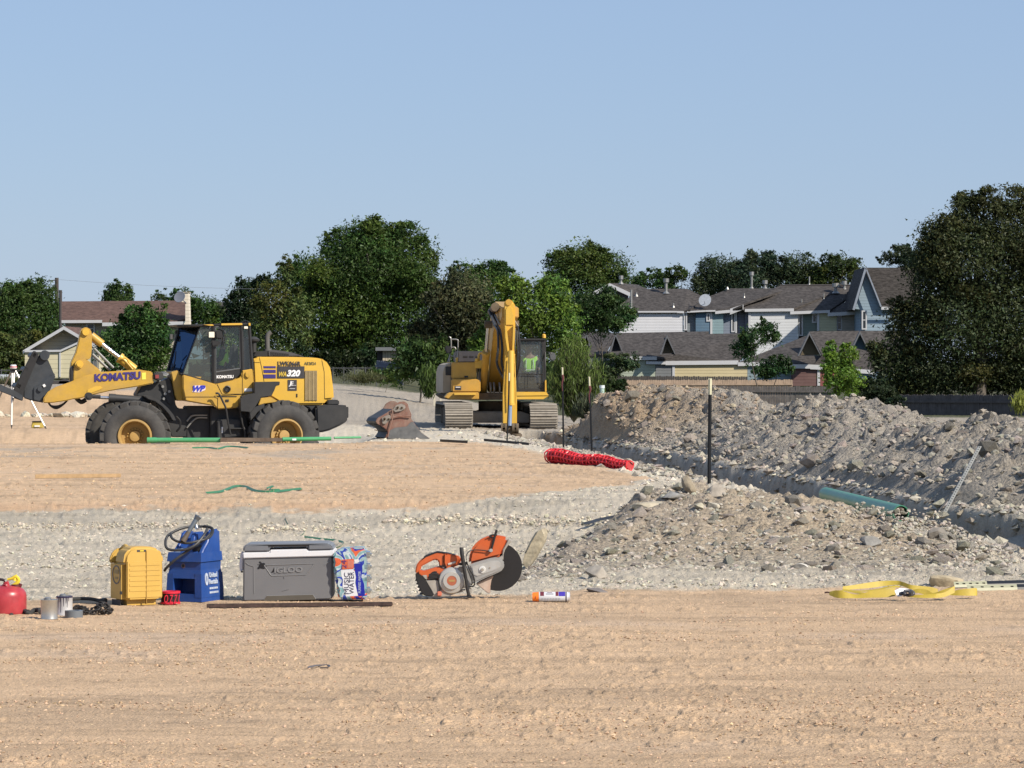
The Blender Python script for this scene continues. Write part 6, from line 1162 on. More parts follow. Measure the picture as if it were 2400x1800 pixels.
stake('cream-tipped black steel stake with a pink ribbon, right one behind the red netting', 1381, 883, 1388, 1068, 64.0, 907, True)
stake('tall cream-tipped black steel stake behind the boulders of the rubble mound', 1664.5, 887, 1662, 1140, 47.0, 925, False, .05)
stake('slender dark stake standing in front of the excavator arm', 1194, 874, 1188, 1041, 70.5, 893, False, .03, (.50, .33, .06))
for i, (x, yt, yb, D, lb) in enumerate(((1018, 912, 943, 100, 'nearer pale wooden peg left of the excavator'), (1033, 914, 937, 106, 'farther pale wooden peg left of the excavator'))):
    bm = B(); ppx(bm, [(x-2, yt), (x+2, yt), (x+2, yb+8), (x-2, yb+8)], D, 0, .04); part('wooden_peg', bm, mat('peg_wood', (.50, .46, .36), .8), None, org=U(x, yb, D), label=lb, cat='peg')
t = thing('standpipe', 'pale green capped plastic standpipe beside the brown end of the spoil heap', 'pipe', U(1411, 960, 97)); PG = mat('pale_green_pvc', (.34, .46, .40), .5, 0, .2, 9, dust=.25, dustcol=(.05, .14, .11))
bm = B(); cyl(bm, U(1412, 965, 97), U(1411, 908, 97), .065, 18); part('pipe_body', bm, PG, t); bm = B(); cyl(bm, U(1411, 910, 97), U(1411, 903, 97), .077, 18); part('cap', bm, mat('cap_white', (.6, .66, .66), .5), t)
# red netting roll
def lay(x, y, lift=0.0):
    D = gd(y, 0)
    for _ in range(10): D = gd(y, gz((x-1200)*D/FPX, D)+lift)
    return U(x, y, D)
t = thing('barrier_netting', 'rolled up red plastic barrier netting lying on the lip of the trench', 'netting', lay(1380, 1095))
a = lay(1291, 1086)+Vector((0, .1, .115)); b = lay(1476, 1103)+Vector((0, .1, .085)); L = (b-a).length; dx = (b-a).normalized(); e1 = dx.cross(Vector((0, 0, 1))).normalized(); e2 = e1.cross(dx); e2 = e2 if e2.z > 0 else -e2
bm = B(); n = 40; rn = random.Random(3); tube(bm, [a.lerp(b, k/n)+Vector((0, 0, .02*math.sin(k*.3)+rn.uniform(-.004, .004))) for k in range(n+1)], [(.092-.035*k/n)*rn.uniform(.93, 1.05) for k in range(n+1)], 14); core = part('rolled_core', bm, mat('red_netting_shade', (.38, .015, .02), .6), t, smooth=None)
bm = B()
for k in range(26):
    u = k/25; c = a.lerp(b, u)+Vector((0, 0, .02*math.sin(u*12))); r0 = (.116-.042*u); ph = rn.uniform(0, 6)
    pts = [c+dx*(.018*math.sin(3*j*.45+ph)+rn.uniform(-.006, .006))+(e1*math.cos(j*.449)+e2*math.sin(j*.449))*r0*rn.uniform(.93, 1.05) for j in range(15)]; tube(bm, pts, .013, 4, False)
for j in range(9): tube(bm, [a.lerp(b, k/30)+(e1*math.cos(j*.698)+e2*math.sin(j*.698))*((.12-.042*k/30)+rn.uniform(-.008, .008))+Vector((0, 0, .02*math.sin(k*.4))) for k in range(31)], .009, 4, False)
tag(part('net_strands', bm, REDN, t, smooth=None), kind='stuff')
# slotted post, green trench pipe
t = thing('slotted_post', 'galvanised slotted steel post leaning against the spoil heap at the right', 'post', U(2213, 1200, 38.6)); a = U(2213, 1204, 38.4); b = U(2297, 1046, 39.2); d = (b-a); pw = Vector((.021, -.004, 0))
bm = B(); prism3(bm, [a-pw, a+pw, b+pw, b-pw], (0, .03, 0), .003); sp_ = part('channel', bm, mat('zinc', (.36, .36, .33), .5, .3, .15, 6, dust=.2), t); bm = B()
for k in range(30): c = a+d*((k+.5)/30); box(bm, c.x-.004, c.x+.004, c.y-.004, c.y+.01, c.z-.007, c.z+.007)
tag(part('slots', bm, BLK2, sp_), kind='stuff')
bm = B(); tube(bm, [U(2196, 1202, 38.3), U(2222, 1170, 38.5)], .012, 5); part('short_rod', bm, BLK2, t)
gpipe('sewer_pipe', 'teal green sewer pipe lying open-ended in the trench at the right', U(2112, 1203, 36.0), U(1935, 1158, 43.0), .086, TEAL)
# boulders
def boulder(label, x, y, D, rx, rz, seed, col, rot=0.0, tilt=0.0, ry=None):
    if D < 37:                                   # set it down on the surface the photo shows it on
        Ds = np.linspace(25.5, 37, 400); X = (x-1200)*Ds/FPX; zr = CAMH-(y+rz*.55*FPX/D-HORY)*Ds/FPX; h, tt = pile_h(X, Ds, 'm'); sf = hbase(X, Ds)+h*ss(0, .12, 1-tt); k = np.where(zr < sf)[0]
        if len(k): D = float(Ds[k[0]])
    r = np.random.RandomState(seed); bm = B(); bmesh.ops.create_icosphere(bm, subdivisions=3, radius=1)
    pl = [(Vector(r.normal(size=3)).normalized(), r.uniform(.42, .8)) for _ in range(14)]
    for v in bm.verts:
        for n_, dd in pl:
            q2 = v.co.dot(n_)
            if q2 > dd: v.co -= n_*(q2-dd)
        v.co *= 1+.05*(r.uniform()-.5)
    bmesh.ops.transform(bm, matrix=Matrix.Rotation(tilt, 4, 'Y') @ Matrix.Diagonal((rx*1.3, (ry or rx*.8)*1.3, rz*1.3, 1)), verts=bm.verts); c = U(x, y, D); bmesh.ops.transform(bm, matrix=Matrix.Translation(c) @ Matrix.Rotation(rot, 4, 'Z'), verts=bm.verts)
    return part('boulder', bm, mat('boulder_%d' % seed, col, .9, 0, .3, 9, bump=.015, bscale=18), None, 28, c-Vector((0, 0, rz*.8)), label, 'boulder')
boulder('egg-shaped brown boulder standing on top of the rubble mound', 1614, 1140, 32.9, .075, .085, 101, (.30, .25, .18))
boulder('broad grey-brown boulder in front of the tall steel stake', 1678, 1152, 33.0, .095, .062, 102, (.32, .28, .23)); boulder('long grey rock shape in place of shadow at the left shoulder of the mound top', 1572, 1162, 33.1, .12, .045, 103, (.27, .26, .24), 0, -.2)  # the long grey shape stands in for the egg-shaped boulder's cast shadow
boulder('pale yellowish stone just below the mound top, left of the paired stones', 1640, 1186, 32.0, .055, .040, 104, (.42, .38, .28)); boulder('pale blocky stone just below the mound top, right of the paired stones', 1671, 1187, 31.9, .062, .052, 105, (.44, .40, .32))
boulder('flat jagged slab on the left side of the mound', 1522, 1184, 31.3, .13, .040, 106, (.40, .35, .26), .2, -.12); boulder('small pointed grey stone behind the jagged slab', 1507, 1170, 31.6, .045, .05, 107, (.28, .25, .22))
bm = B(); P_ = [U(x, y, 29.3) for x, y in [(1224, 1326), (1229, 1296), (1243, 1268), (1256, 1245), (1270, 1238), (1277, 1250), (1272, 1272), (1262, 1292), (1248, 1316), (1236, 1332)]]; prism3(bm, P_, (.03, .11, .01), .012, 1)
rr_ = random.Random(5)
for v in bm.verts: v.co += Vector((rr_.uniform(-.004, .004), rr_.uniform(-.012, .012), rr_.uniform(-.004, .004)))
part('boulder', bm, mat('slab_stone', (.36, .31, .22), .9, 0, .35, 14, bump=.02, bscale=22), None, 25, P_[0], 'tall leaning yellowish rock slab right of the cut-off saw', 'boulder')
boulder('wedge shaped brown rock beside the posts at the near pad edge', 2216, 1362, 26.5, .14, .055, 109, (.36, .30, .20), 0, .1)
boulder('dark angular rock near the trench lip at the right', 2190, 1252, 33.5, .085, .06, 110, (.20, .18, .155), 0, -.3); boulder('pale flat stone at the foot of the mound', 1875, 1328, 27.6, .07, .035, 111, (.48, .45, .40)); boulder('round grey-brown boulder at the foot of the mound', 1403, 1345, 27.2, .085, .065, 112, (.30, .27, .23))
boulder('grey rock half buried under the mound slope', 2040, 1272, 31.8, .085, .05, 113, (.24, .23, .21)); boulder('dark low rock at the very edge of the near pad', 1400, 1388, 25.9, .075, .04, 114, (.17, .15, .14)); boulder('large pale block on the slope of the spoil heap', 2150, 1070, 52, .20, .13, 115, (.36, .34, .30))

# laser level on its tripod
A4 = lambda x, y, D=84: U(x/7.542, 800+y/7.542, D); ALU = mat('aluminium_leg', (.62, .60, .56), .4, .2, .06)
t = thing('laser_level', 'white and red laser level on a tall aluminium tripod at the left edge', 'laser level', U(27, 1005, 84))
bm = B(); lathe(bm, [(0, 0), (.07, 0), (.085, .02), (.085, .05), (.075, .055), (.075, .085), (.06, .10), (0, .10)], A4(238, 485), (0, 0, 1), 20); part('laser_head', bm, mat('laser_white', (.72, .70, .70), .4), t)
bm = B(); lathe(bm, [(.086, 0), (.0885, .0), (.0885, .022), (.086, .022)], A4(238, 460), (0, 0, 1), 20, True); part('red_band', bm, mat('laser_red', (.55, .02, .03), .4), t)
bm = B(); a = A4(232, 515); box(bm, a.x-.08, a.x+.08, a.y-.06, a.y+.06, a.z, a.z+.035, .01); box(bm, a.x-.05, a.x+.05, a.y-.04, a.y+.04, a.z-.06, a.z, .01); part('tripod_head', bm, BLK, t)
for pts, m_ in (([(215, 530, 84), (205, 1480, 83.7)], ALU), ([(250, 530, 84), (235, 1000, 83.8)], ALU), ([(262, 500, 84), (790, 1500, 83.8)], ALU), ([(195, 540, 84.1), (-20, 1010, 84.9)], GALV)):
    bm = B(); tube(bm, [A4(*pts[0]), A4(*pts[1])], .022, 8); lg = part('leg', bm, m_, t); a = A4(*pts[1]); dd = (a-A4(*pts[0])).normalized(); bm = B(); cyl(bm, a, a+dd*.10, .024, 8, .004); part('spike', bm, BLK, lg)
t = thing('level_case', 'small yellow instrument case standing between the tripod legs', 'case', A4(655, 1545)); bm = B(); ppx(bm, [(x/7.542, 800+y/7.542) for x, y in [(575, 1412), (735, 1408), (768, 1500), (755, 1538), (560, 1538), (548, 1500)]], 84.2, 0, .16, .02); cs_ = part('shell', bm, mat('case_yellow', (.50, .38, .05), .5, dust=.3), t)
bm = B(); ppx(bm, [(x/7.542, 800+y/7.542) for x, y in [(608, 1485), (702, 1485), (702, 1512), (608, 1512)]], 84.18, 0, .02); part('plate', bm, WHT, cs_)
bm = B(); ppx(bm, [(x/7.542, 800+y/7.542) for x, y in [(560, 1410), (750, 1406), (748, 1420), (562, 1424)]], 84.17, 0, .2, .004); part('lid_rim', bm, BLK2, cs_)
# ------------------------------------------------------------------ tools on the near pad
Z6b = lambda x, y, D: U(x/4.096, 1190+y/4.096, D)
ZA = lambda x, y, D: U(480+x/4.608, 1200+y/4.608, D)
ZB = lambda x, y, D: U(940+x/5.027, 1220+y/5.027, D)
ZC = lambda x, y, D: U(1930+x/5.821, 1340+y/5.821, D)
def zp(f, pts, D, dep, bevel=.004, bm=None): return prism3(bm or B(), [f(x, y, D) for x, y in pts], (0, dep, 0), bevel)
def gnd(px, py):
    p = lay(px, py); return p
# red fuel can
RC = mat('can_red', (.36, .02, .03), .35, 0, .2, 14, dust=.14, dustcol=(.45, .30, .28))
c = gnd(14, 1443); D0 = c.y+.13; c = U(14, 1443, D0); c.z = 0.0
t = thing('fuel_can', 'scuffed red metal fuel can with a yellow spout at the left edge', 'fuel can', c)
bm = B(); lathe(bm, [(0, 0), (.128, 0), (.137, .008), (.139, .02), (.139, .125), (.134, .15), (.118, .172), (.09, .188), (.05, .196), (0, .198)], c, (0, 0, 1), 40); part('can_body', bm, RC, t, 60)
bm = B(); tube(bm, smoothpts([Z6b(-250, 700, D0), Z6b(-120, 690, D0), Z6b(20, 690, D0), Z6b(60, 720, D0), Z6b(75, 775, D0)], 4), .010, 7); part('handle', bm, mat('can_handle', (.03, .02, .022), .4), t)
bm = B(); tube(bm, [Z6b(55, 710, D0-.02), Z6b(75, 780, D0-.02)], .02, 8); tube(bm, smoothpts([Z6b(30, 750, D0-.03), Z6b(60, 745, D0-.05), Z6b(80, 770, D0-.04)]), .012, 6); part('handle_bracket', bm, RC, t)
SPY = mat('spout_yellow', (.70, .53, .04), .4)
bm = B(); tube(bm, smoothpts([Z6b(110, 755, D0), Z6b(160, 725, D0), Z6b(178, 690, D0), Z6b(150, 660, D0), Z6b(110, 680, D0), Z6b(70, 690, D0)], 4), [.010, .012, .013, .014, .014, .014, .014, .013, .013, .012, .012, .011, .011, .010, .010, .010, .010, .009, .009, .008, .008][:21], 8)
cyl(bm, Z6b(140, 700, D0), Z6b(158, 640, D0), .014, 12, .004); part('spout', bm, SPY, t); bm = B(); cyl(bm, Z6b(150, 770, D0), Z6b(150, 735, D0), .03, 16); cyl(bm, Z6b(185, 765, D0), Z6b(200, 730, D0), .012, 10); part('spout_base', bm, mat('spout_maroon', (.10, .02, .02), .5), t)
# two tins and a roll of tape
TIN = mat('tin_plate', (.50, .49, .46), .35, .75, .15, 18, dust=.35, dustcol=(.32, .29, .26))
def tin(label, px, py, w, h, drips, lidc):
    D = gnd(px, py).y+.055; c = U(px, py, D); c.z = gz(c.x, D); r = w/2*D/FPX; H = h*D/FPX; t = thing('paint_can', label, 'can', c, group='metal tins on the near pad')
    bm = B(); lathe(bm, [(0, 0), (r*.97, 0), (r*1.02, .003), (r*1.02, .006), (r, .009), (r, H*.93), (r*1.02, H*.94), (r*1.02, H*.97), (r*.97, H*.975), (r*.94, H*.95), (0, H*.95)], c, (0, 0, 1), 32); part('can_body', bm, TIN if not drips else mat('tin_white', (.62, .62, .63), .4, .3, .1, 12, dust=.2), t, 40)
    bm = B(); lathe(bm, [(r*.42, H*.95), (r*.42, H*1.05), (r*.30, H*1.08), (0, H*1.09)], c+Vector((-.01, 0, 0)), (0, 0, 1), 20); lathe(bm, [(r*.5, H*.95), (r*.5, H*.99), (0, H*.99)], c+Vector((-.01, 0, 0)), (0, 0, 1), 20); part('lid', bm, mat('lid_grey', (.22, .23, .24), .4, .4), t)
    if drips:
        rn = random.Random(4); bm = B()
        for a, L in ((-2.3, .55), (-2.05, .25), (-1.9, .75), (-1.55, .45), (-1.25, .3), (-1.1, .5), (-.9, .2)):
            q = c+Vector((math.cos(a)*r*1.005, math.sin(a)*r*1.005, 0)); tube(bm, [q+Vector((0, 0, H*.93)), q+Vector((.001, 0, H*(.93-L*.5))), q+Vector((0, 0, H*(.93-L)))], [.0035, .0025, .0015], 5)
        lathe(bm, [(r*1.025, H*.9), (r*1.03, H*.97), (r*.9, H*.985)], c, (0, 0, 1), 32); part('drips', bm, mat('purple_drip', (.03, .025, .06), .3), t)
tin('dented bare metal tin, nearer of the two tins', 115.5, 1453, 39.5, 48, False, 0); tin('white metal tin with dark drips down its side, behind the bare tin', 151, 1444, 38, 47, True, 0)
D = gnd(173, 1449).y+.06; c = U(173, 1449, D); c.z = gz(c.x, D); r = .0605
bm = B(); lathe(bm, [(.038, 0), (r, 0), (r, .048), (.038, .048)], c, (0, 0, 1), 36, True); part('tape_roll', bm, mat('duct_tape', (.13, .145, .16), .4, 0, .05), None, 40, c, 'grey duct tape roll lying flat beside the tins', 'tape')
# dark gloves, chain, short hose, orange scrap
def blobpath(name, label, cat, pts, r, m, seed, k=3, seg=7, wob=.012):
    rn = random.Random(seed); P = [gnd(x, y)+Vector((0, 0, rz)) for x, y, rz in pts]; bm = B()
    for j in range(k):
        Q = smoothpts([p+Vector((rn.uniform(-wob, wob), rn.uniform(-wob, wob)*2, rn.uniform(-wob, wob)*.6)) for p in P], 4); tube(bm, Q, [r*rn.uniform(.6, 1.25) for _ in Q], seg)
    tag(part(name, bm, m, None, 50, P[0]-Vector((0, 0, r)), label, cat))
CL = mat('dark_cloth', (.025, .027, .028), .9, 0, .3, 20, dust=.3, dustcol=(.12, .11, .095), bump=.004)
blobpath('work_gloves', 'crumpled dark work gloves between the fuel can and the bare tin', 'gloves', [(26, 1443, .008), (40, 1441, .016), (55, 1440, .026), (68, 1442, .016), (80, 1439, .026), (92, 1440, .03), (97, 1442, .02)], .013, CL, 5, 4)
t = thing('chain', 'heap of dark steel chain between the tape roll and the yellow jug', 'chain', gnd(215, 1442)); rn = random.Random(8)
CH = mat('chain_steel', (.035, .033, .032), .5, .5, .3, 20, dust=.3, dustcol=(.14, .11, .09)); path = smoothpts([gnd(178, 1440)+Vector((0, 0, .05)), gnd(184, 1436)+Vector((0, 0, .03)), gnd(196, 1438)+Vector((0, 0, .035)), gnd(206, 1440)+Vector((0, 0, .02)), gnd(220, 1441)+Vector((0, 0, .03)), gnd(236, 1437)+Vector((0, 0, .06)), gnd(250, 1437)+Vector((0, 0, .045)), gnd(257, 1440)+Vector((0, 0, .015)), gnd(240, 1442)+Vector((0, 0, .02)), gnd(228, 1442)+Vector((0, 0, .045)), gnd(244, 1441)+Vector((0, 0, .065)), gnd(252, 1442)+Vector((0, 0, .03)), gnd(200, 1443)+Vector((0, 0, .02)), gnd(190, 1440)+Vector((0, 0, .045))], 6)
lm = B(); lathe(lm, [(.0125, -.004), (.0165, 0), (.0125, .004), (.0085, 0)], (0, 0, 0), (0, 0, 1), 10, True)
for v in lm.verts: v.co.x *= 1.5
lme = bpy.data.meshes.new('link'); lm.to_mesh(lme); lm.free(); lme.materials.append(CH); lme.polygons.foreach_set('use_smooth', [True]*len(lme.polygons))
for i, p in enumerate(path):
    o = mesh_obj('link', lme, t); o.location = p-ORG[t]+Vector((rn.uniform(-.008, .008), rn.uniform(-.02, .02), rn.uniform(-.008, .008))); o.rotation_euler = (rn.uniform(0, 3), rn.uniform(-.6, .6), rn.uniform(-.6, .6))
bm = B(); h0 = gnd(168, 1412); tube(bm, smoothpts([U(168, 1404, 24.2), U(190, 1403, 24.25), U(215, 1404, 24.25), U(238, 1409, 24.2)], 4), .013, 10); cyl(bm, U(233, 1409, 24.2), U(248, 1407, 24.15), .017, 12); part('hose', bm, CL, None, 50, U(200, 1410, 24.2), 'short length of dark hose behind the chain, left of the yellow jug', 'hose')
bm = B(); P = [Z6b(x, y, 23.6) for x, y in [(948, 925), (965, 905), (1010, 903), (1030, 930), (1028, 945), (985, 940)]]; prism3(bm, P, (0, .05, -.006), .003); part('plastic_scrap', bm, mat('orange_scrap', (.75, .16, .02), .5), None, org=P[0], label='bright orange plastic scrap on the chain beside the yellow jug', cat='scrap')
# yellow jug
JY = mat('jug_yellow', (.52, .325, .065), .45, 0, .05, 6, dust=.20, dustcol=(.42, .28, .14), bump=.001, bscale=60); jc = Z6b(1190, 943, 23.95); jc.z = gz(jc.x, jc.y)
th = math.radians(31); t = thing('oil_jug', 'large yellow plastic jug with ribbed side standing left of the blue tank', 'jug', jc, th, local=True)
ja, jb, jh = .312, .270, .415                      # local x along the ribbed side, local y away to the back left
def jp(name, bm, m, p=None, s=40): return part(name, bm, m, p or t, s)
bm = B(); nb = bmesh.new(); bmesh.ops.create_cube(nb, size=1)
for v in nb.verts: v.co = Vector((.5*ja+v.co.x*ja, .5*jb+v.co.y*jb, .5*.335+v.co.z*.335))
merge(bm, nb, .045, 5); prism3(bm, [Vector((x, 0, z)) for x, z in [(.0, .29), (.012, .36), (.045, .403), (.10, .415), (.21, .412), (.27, .395), (.305, .355), (ja, .29)]], (0, .165, 0), .018, 3)
prism3(bm, [Vector((x, .235, z)) for x, z in [(.0, .29), (.012, .35), (.05, .39), (.12, .40), (.26, .39), (ja, .30)]], (0, .035, 0), .010, 2); body = jp('jug_body', bm, JY)
bm = B(); tube(bm, smoothpts([(.10, .15, .395), (.10, .20, .409), (.10, .25, .39)], 4), [.017]*9, 10); jp('grip', bm, JY)
bm = B()
for k in range(6): z = .095+k*.036; box(bm, .035, ja-.03, -.007, .02, z, z+.029, .006, 2)
box(bm, .02, ja-.015, -.004, .01, .05, .32, .014, 3); jp('side_ribs', bm, JY, body)
bm = B(); box(bm, .168, .172, -.0085, .012, .01, .385); jp('seam', bm, mat('seam_dark', (.30, .17, .03), .6), body)
bm = B(); lathe(bm, [(.066, 0), (.066, .003), (.058, .003), (.058, 0)], (-.0035, .125, .215), (1, 0, 0), 36, True)
jp('logo_ring', bm, mat('logo_grey', (.12, .13, .15), .6), body)
bm = B()
for k, (y0, y1, z0, z1) in enumerate(((.09, .16, .222, .250), (.10, .15, .185, .200))): box(bm, -.003, .0, y0, y1, z0, z1)
jp('logo_mark', bm, mat('logo_faded', (.30, .22, .09), .6), body)
bm = B(); box(bm, .10, .17, -.002, .004, .378, .392); a = bm; jp('label', a, BADGE, body); bm = B(); box(bm, .122, .15, -.004, .004, .381, .389); jp('label_mark', bm, SPY, body)
bm = B(); box(bm, -.003, .0, .03, .065, .08, .102); jp('label', bm, BADGE, body); bm = B(); box(bm, -.002, .004, .06, .20, -.001, .04); jp('base_notch', bm, SHADE, body)
# red danger tape roll
c = gnd(399, 1416); D = c.y+.05; c = U(399, 1416, D); c.z = gz(c.x, D); bm = B(); r = .072
t = thing('tape_roll', 'roll of red warning tape with open sides between the jug and the blue tank', 'tape', c)
lathe(bm, [(.045, 0), (r, 0), (r, .014), (.045, .014)], c, (0, 0, 1), 32, True); lathe(bm, [(.045, .075), (r, .075), (r, .09), (.045, .09)], c, (0, 0, 1), 32, True)
RT = mat('tape_red', (.62, .02, .045), .4)
part('spool_rim', bm, RT, t, kind='stuff'); bm = B(); lathe(bm, [(.05, .01), (.0655, .01), (.0655, .08), (.05, .08)], c, (0, 0, 1), 32, True); part('tape_core', bm, mat('tape_dark', (.03, .008, .01), .5), t)
for s_, x0, w_ in (('O', 385, 9), ('Z', 397, 9), ('Z', 408, 8), ('I', 418, 3)):
    a = U(x0, 1413, D-.0745); b = U(x0+w_, 1413, D-.0745); part('lettering', text_bm(s_, frameM(a-Vector((0, .0, 0)), (1, 0, 0), (0, 0, 1)), (b-a).length, .058, .01, .0012, .2), RT, t, None)
# blue tank
BL = mat('tank_blue', (.010, .055, .25), .42, 0, .12, 7, dust=.30, dustcol=(.10, .13, .20), bump=.001, bscale=50); bcn = Z6b(1935, 905, 24.35); bcn.z = gz(bcn.x, bcn.y)
th = math.radians(-24); t = thing('sprayer_tank', 'blue plastic tank with a coiled black hose and a spray wand on top', 'tank', bcn, th, local=True)
# local x: -w..0 is the front face, local y: away along the right face
w_, d_ = .292, .33
def bp(name, bm, m, p=None, s=40): return part(name, bm, m, p or t, s)
def frus(bm, x0, x1, y0, y1, z0, X0, X1, Y0, Y1, z1, bev=.02):
    nb = bmesh.new(); a = [nb.verts.new(v) for v in ((x0, y0, z0), (x1, y0, z0), (x1, y1, z0), (x0, y1, z0))]; b = [nb.verts.new(v) for v in ((X0, Y0, z1), (X1, Y0, z1), (X1, Y1, z1), (X0, Y1, z1))]
    nb.faces.new(a[::-1]); nb.faces.new(b)
    for i in range(4): nb.faces.new((a[i], a[(i+1) % 4], b[(i+1) % 4], b[i]))
    return merge(bm, nb, bev, 3)
bm = B(); frus(bm, -w_, 0, 0, d_, 0, -w_+.004, -.004, .004, d_-.004, .055, .015); frus(bm, -w_, -w_+.055, 0, d_, .03, -w_+.008, -w_+.06, .008, d_, .20, .008); frus(bm, -.055, 0, 0, d_, .03, -.06, -.008, .008, d_-.008, .20, .008)
frus(bm, -w_+.02, -.02, .14, d_-.01, .03, -w_+.03, -.03, .14, d_-.01, .22, .005); frus(bm, -w_+.006, -.006, .006, d_-.006, .165, -w_+.018, -.018, .018, d_-.018, .228, .014); lw = bp('lower_body', bm, BL)
bm = B(); frus(bm, -w_+.018, -.018, .018, d_-.018, .22, -w_+.018, -.016, .018, d_-.018, .288, .008); frus(bm, -w_+.006, -.006, .004, d_-.01, .285, -w_+.012, -.012, .014, d_-.012, .350, .022); up = bp('upper_body', bm, BL)
bm = B(); prism3(bm, [Vector((-w_+.03, y, z)) for y, z in [(.03, .33), (.06, .375), (.13, .43), (.155, .47), (.17, .495), (d_-.03, .50), (d_-.015, .33)]], (.035, 0, 0), .012, 3)
prism3(bm, [Vector((-.060, y, z)) for y, z in [(.03, .33), (.07, .38), (.13, .43), (.15, .475), (.17, .508), (d_-.03, .512), (d_-.015, .33)]], (.045, 0, 0), .015, 3)
prism3(bm, [Vector((-w_+.05, y, z)) for y, z in [(.03, .33), (.065, .365), (.13, .40), (.16, .43), (.24, .435), (d_-.03, .44), (d_-.02, .33)]], (.19, 0, 0), .012, 3)
prism3(bm, [Vector((-.175, y, z)) for y, z in [(.12, .39), (.145, .47), (.17, .49), (d_-.04, .49), (d_-.03, .39)]], (.045, 0, 0), .012, 3); bp('shoulder', bm, BL, up)
bm = B(); lathe(bm, [(.021, 0), (.023, -.012), (.014, -.016), (.012, -.004), (0, -.004)], (-.16, .032, .255), (0, 1, 0), 6); bp('plug', bm, mat('plug_brown', (.18, .12, .10), .5), up); bm = B(); lathe(bm, [(.012, -.012), (.008, -.018), (0, -.018)], (-.16, .032, .255), (0, 1, 0), 12); bp('plug_hole', bm, BLK2, up)
bm = B(); cyl(bm, (-.085, .09, .365), (-.085, .075, .395), .036, 20); cyl(bm, (-.085, .078, .385), (-.085, .07, .40), .030, 12); bp('filler_cap', bm, BLK2, up)
bm = B(); prism3(bm, [Vector(v) for v in ((-.255, .043, .350), (-.20, .043, .350), (-.19, .07, .375), (-.245, .07, .375))], (0, .003, .003)); bp('sticker', bm, mat('sticker_blue', (.22, .28, .36), .5), up)
LT = mat('tank_letter', (.42, .48, .58), .5); ph = math.radians(-2)
for s_, y, z, wd, hh, bo in (('0', .055, .115, .045, .09, .03), ('United', .115, .170, .115, .036, .03), ('Rentals', .112, .122, .125, .036, .03)):
    bp('lettering', text_bm(s_, frameM((.002-.035*(z+.02)*.6, y, z), (-.0, 1, 0), (-.04, 0, 1)), wd, hh, bo, .003), LT, lw, None)
bm = B(); rn = random.Random(2)
for z in (.085, .055):
    y = .12
    while y < .24: q = rn.uniform(.008, .02); box(bm, -.004, .0010, y, y+q, z, z+.014); y += q+.005
bp('small_print', bm, LT, lw)
def T2(x, y, dep=.0):      # photo zoom coords -> local of the tank
    v = Z6b(x, y, 24.35+dep); M = (Matrix.Translation(bcn) @ Matrix.Rotation(math.radians(-24), 4, 'Z')).inverted(); return M @ v
HS = mat('hose_black', (.02, .021, .024), .5, 0, .2, 12, dust=.35, dustcol=(.10, .105, .11))
bm = B(); pts = [(1580, 605, .0), (1600, 575, -.02), (1680, 500, -.03), (1800, 415, -.02), (1900, 345, 0), (1990, 280, .05), (2035, 225, .10), (2020, 190, .14), (1930, 180, .16), (1800, 185, .14), (1700, 215, .10), (1610, 270, .03), (1588, 340, -.02), (1610, 395, -.04), (1700, 408, -.05), (1800, 395, -.05), (1890, 345, -.03), (1960, 260, .02), (1990, 200, .08)]
tube(bm, smoothpts([T2(x, y, d) for x, y, d in pts], 5), .0098, 9); pts = [(1640, 250, .02), (1650, 290, -.01), (1700, 322, -.03), (1800, 340, -.04), (1900, 320, -.02), (2000, 290, .02), (2040, 240, .08), (2035, 195, .12), (1960, 175, .15)]
tube(bm, smoothpts([T2(x, y, d) for x, y, d in pts], 5), .0095, 9); bp('coiled_hose', bm, HS)
bm = B(); a, b = T2(1755, 325, -.05), T2(1885, 110, .0); cyl(bm, a, a.lerp(b, .42), .022, 14, .016); bp('wand_grip', bm, mat('grip_brown', (.06, .045, .035), .7, dust=.3), t); bm = B(); cyl(bm, a.lerp(b, .38), b, .0145, 12, .018); cyl(bm, b, T2(1905, 80, .0), .02, 10, .026); cyl(bm, T2(1900, 100, 0), T2(1915, 85, 0), .012, 8); tube(bm, [T2(1905, 100, 0), T2(1912, 200, .05)], .0025, 4); bp('spray_wand', bm, mat('wand_grey', (.13, .15, .17), .35, .3, .1), t)
bm = B(); cyl(bm, T2(1890, 205, .06), T2(1885, 160, .06), .014, 12, .006); cyl(bm, T2(1912, 215, .05), T2(1912, 195, .05), .02, 12); bp('brass_fitting', bm, CHROME, t)
# cooler
CG = mat('cooler_grey', (.145, .147, .155), .55, 0, .06, 5, dust=.15, dustcol=(.24, .22, .20), bump=.0006, bscale=90); CW = mat('cooler_white', (.66, .67, .70), .45, 0, .05, 6, dust=.12); CD = mat('cooler_lid', (.135, .145, .165), .5, 0, .08, 5, dust=.2, topdust=.35, dustcol=(.30, .30, .29))
DC = 24.45; p0 = ZA(420, 960, DC); p0.z = gz(p0.x, DC); t = thing('cooler', 'grey cooler box with a white band and dark lid in the tool row', 'cooler', p0)
zA = lambda pts, dep, d=0, bev=.006, bm=None: zp(ZA, pts, DC+d, dep, bev, bm)
bm = zA([(415, 500), (1378, 480), (1380, 925), (1360, 945), (420, 965), (412, 930)], .37, 0, .022); cb_ = part('cooler_body', bm, CG, t)
bm = zA([(630, 962), (668, 906), (1166, 893), (1200, 945)], .02, -.004, 0); part('base_recess', bm, mat('recess_brown', (.085, .075, .06), .8), cb_)
bm = zA([(408, 438), (700, 432), (702, 408), (1112, 400), (1114, 420), (1395, 412), (1402, 478), (412, 504)], .385, -.008, .008); part('white_band', bm, CW, cb_)
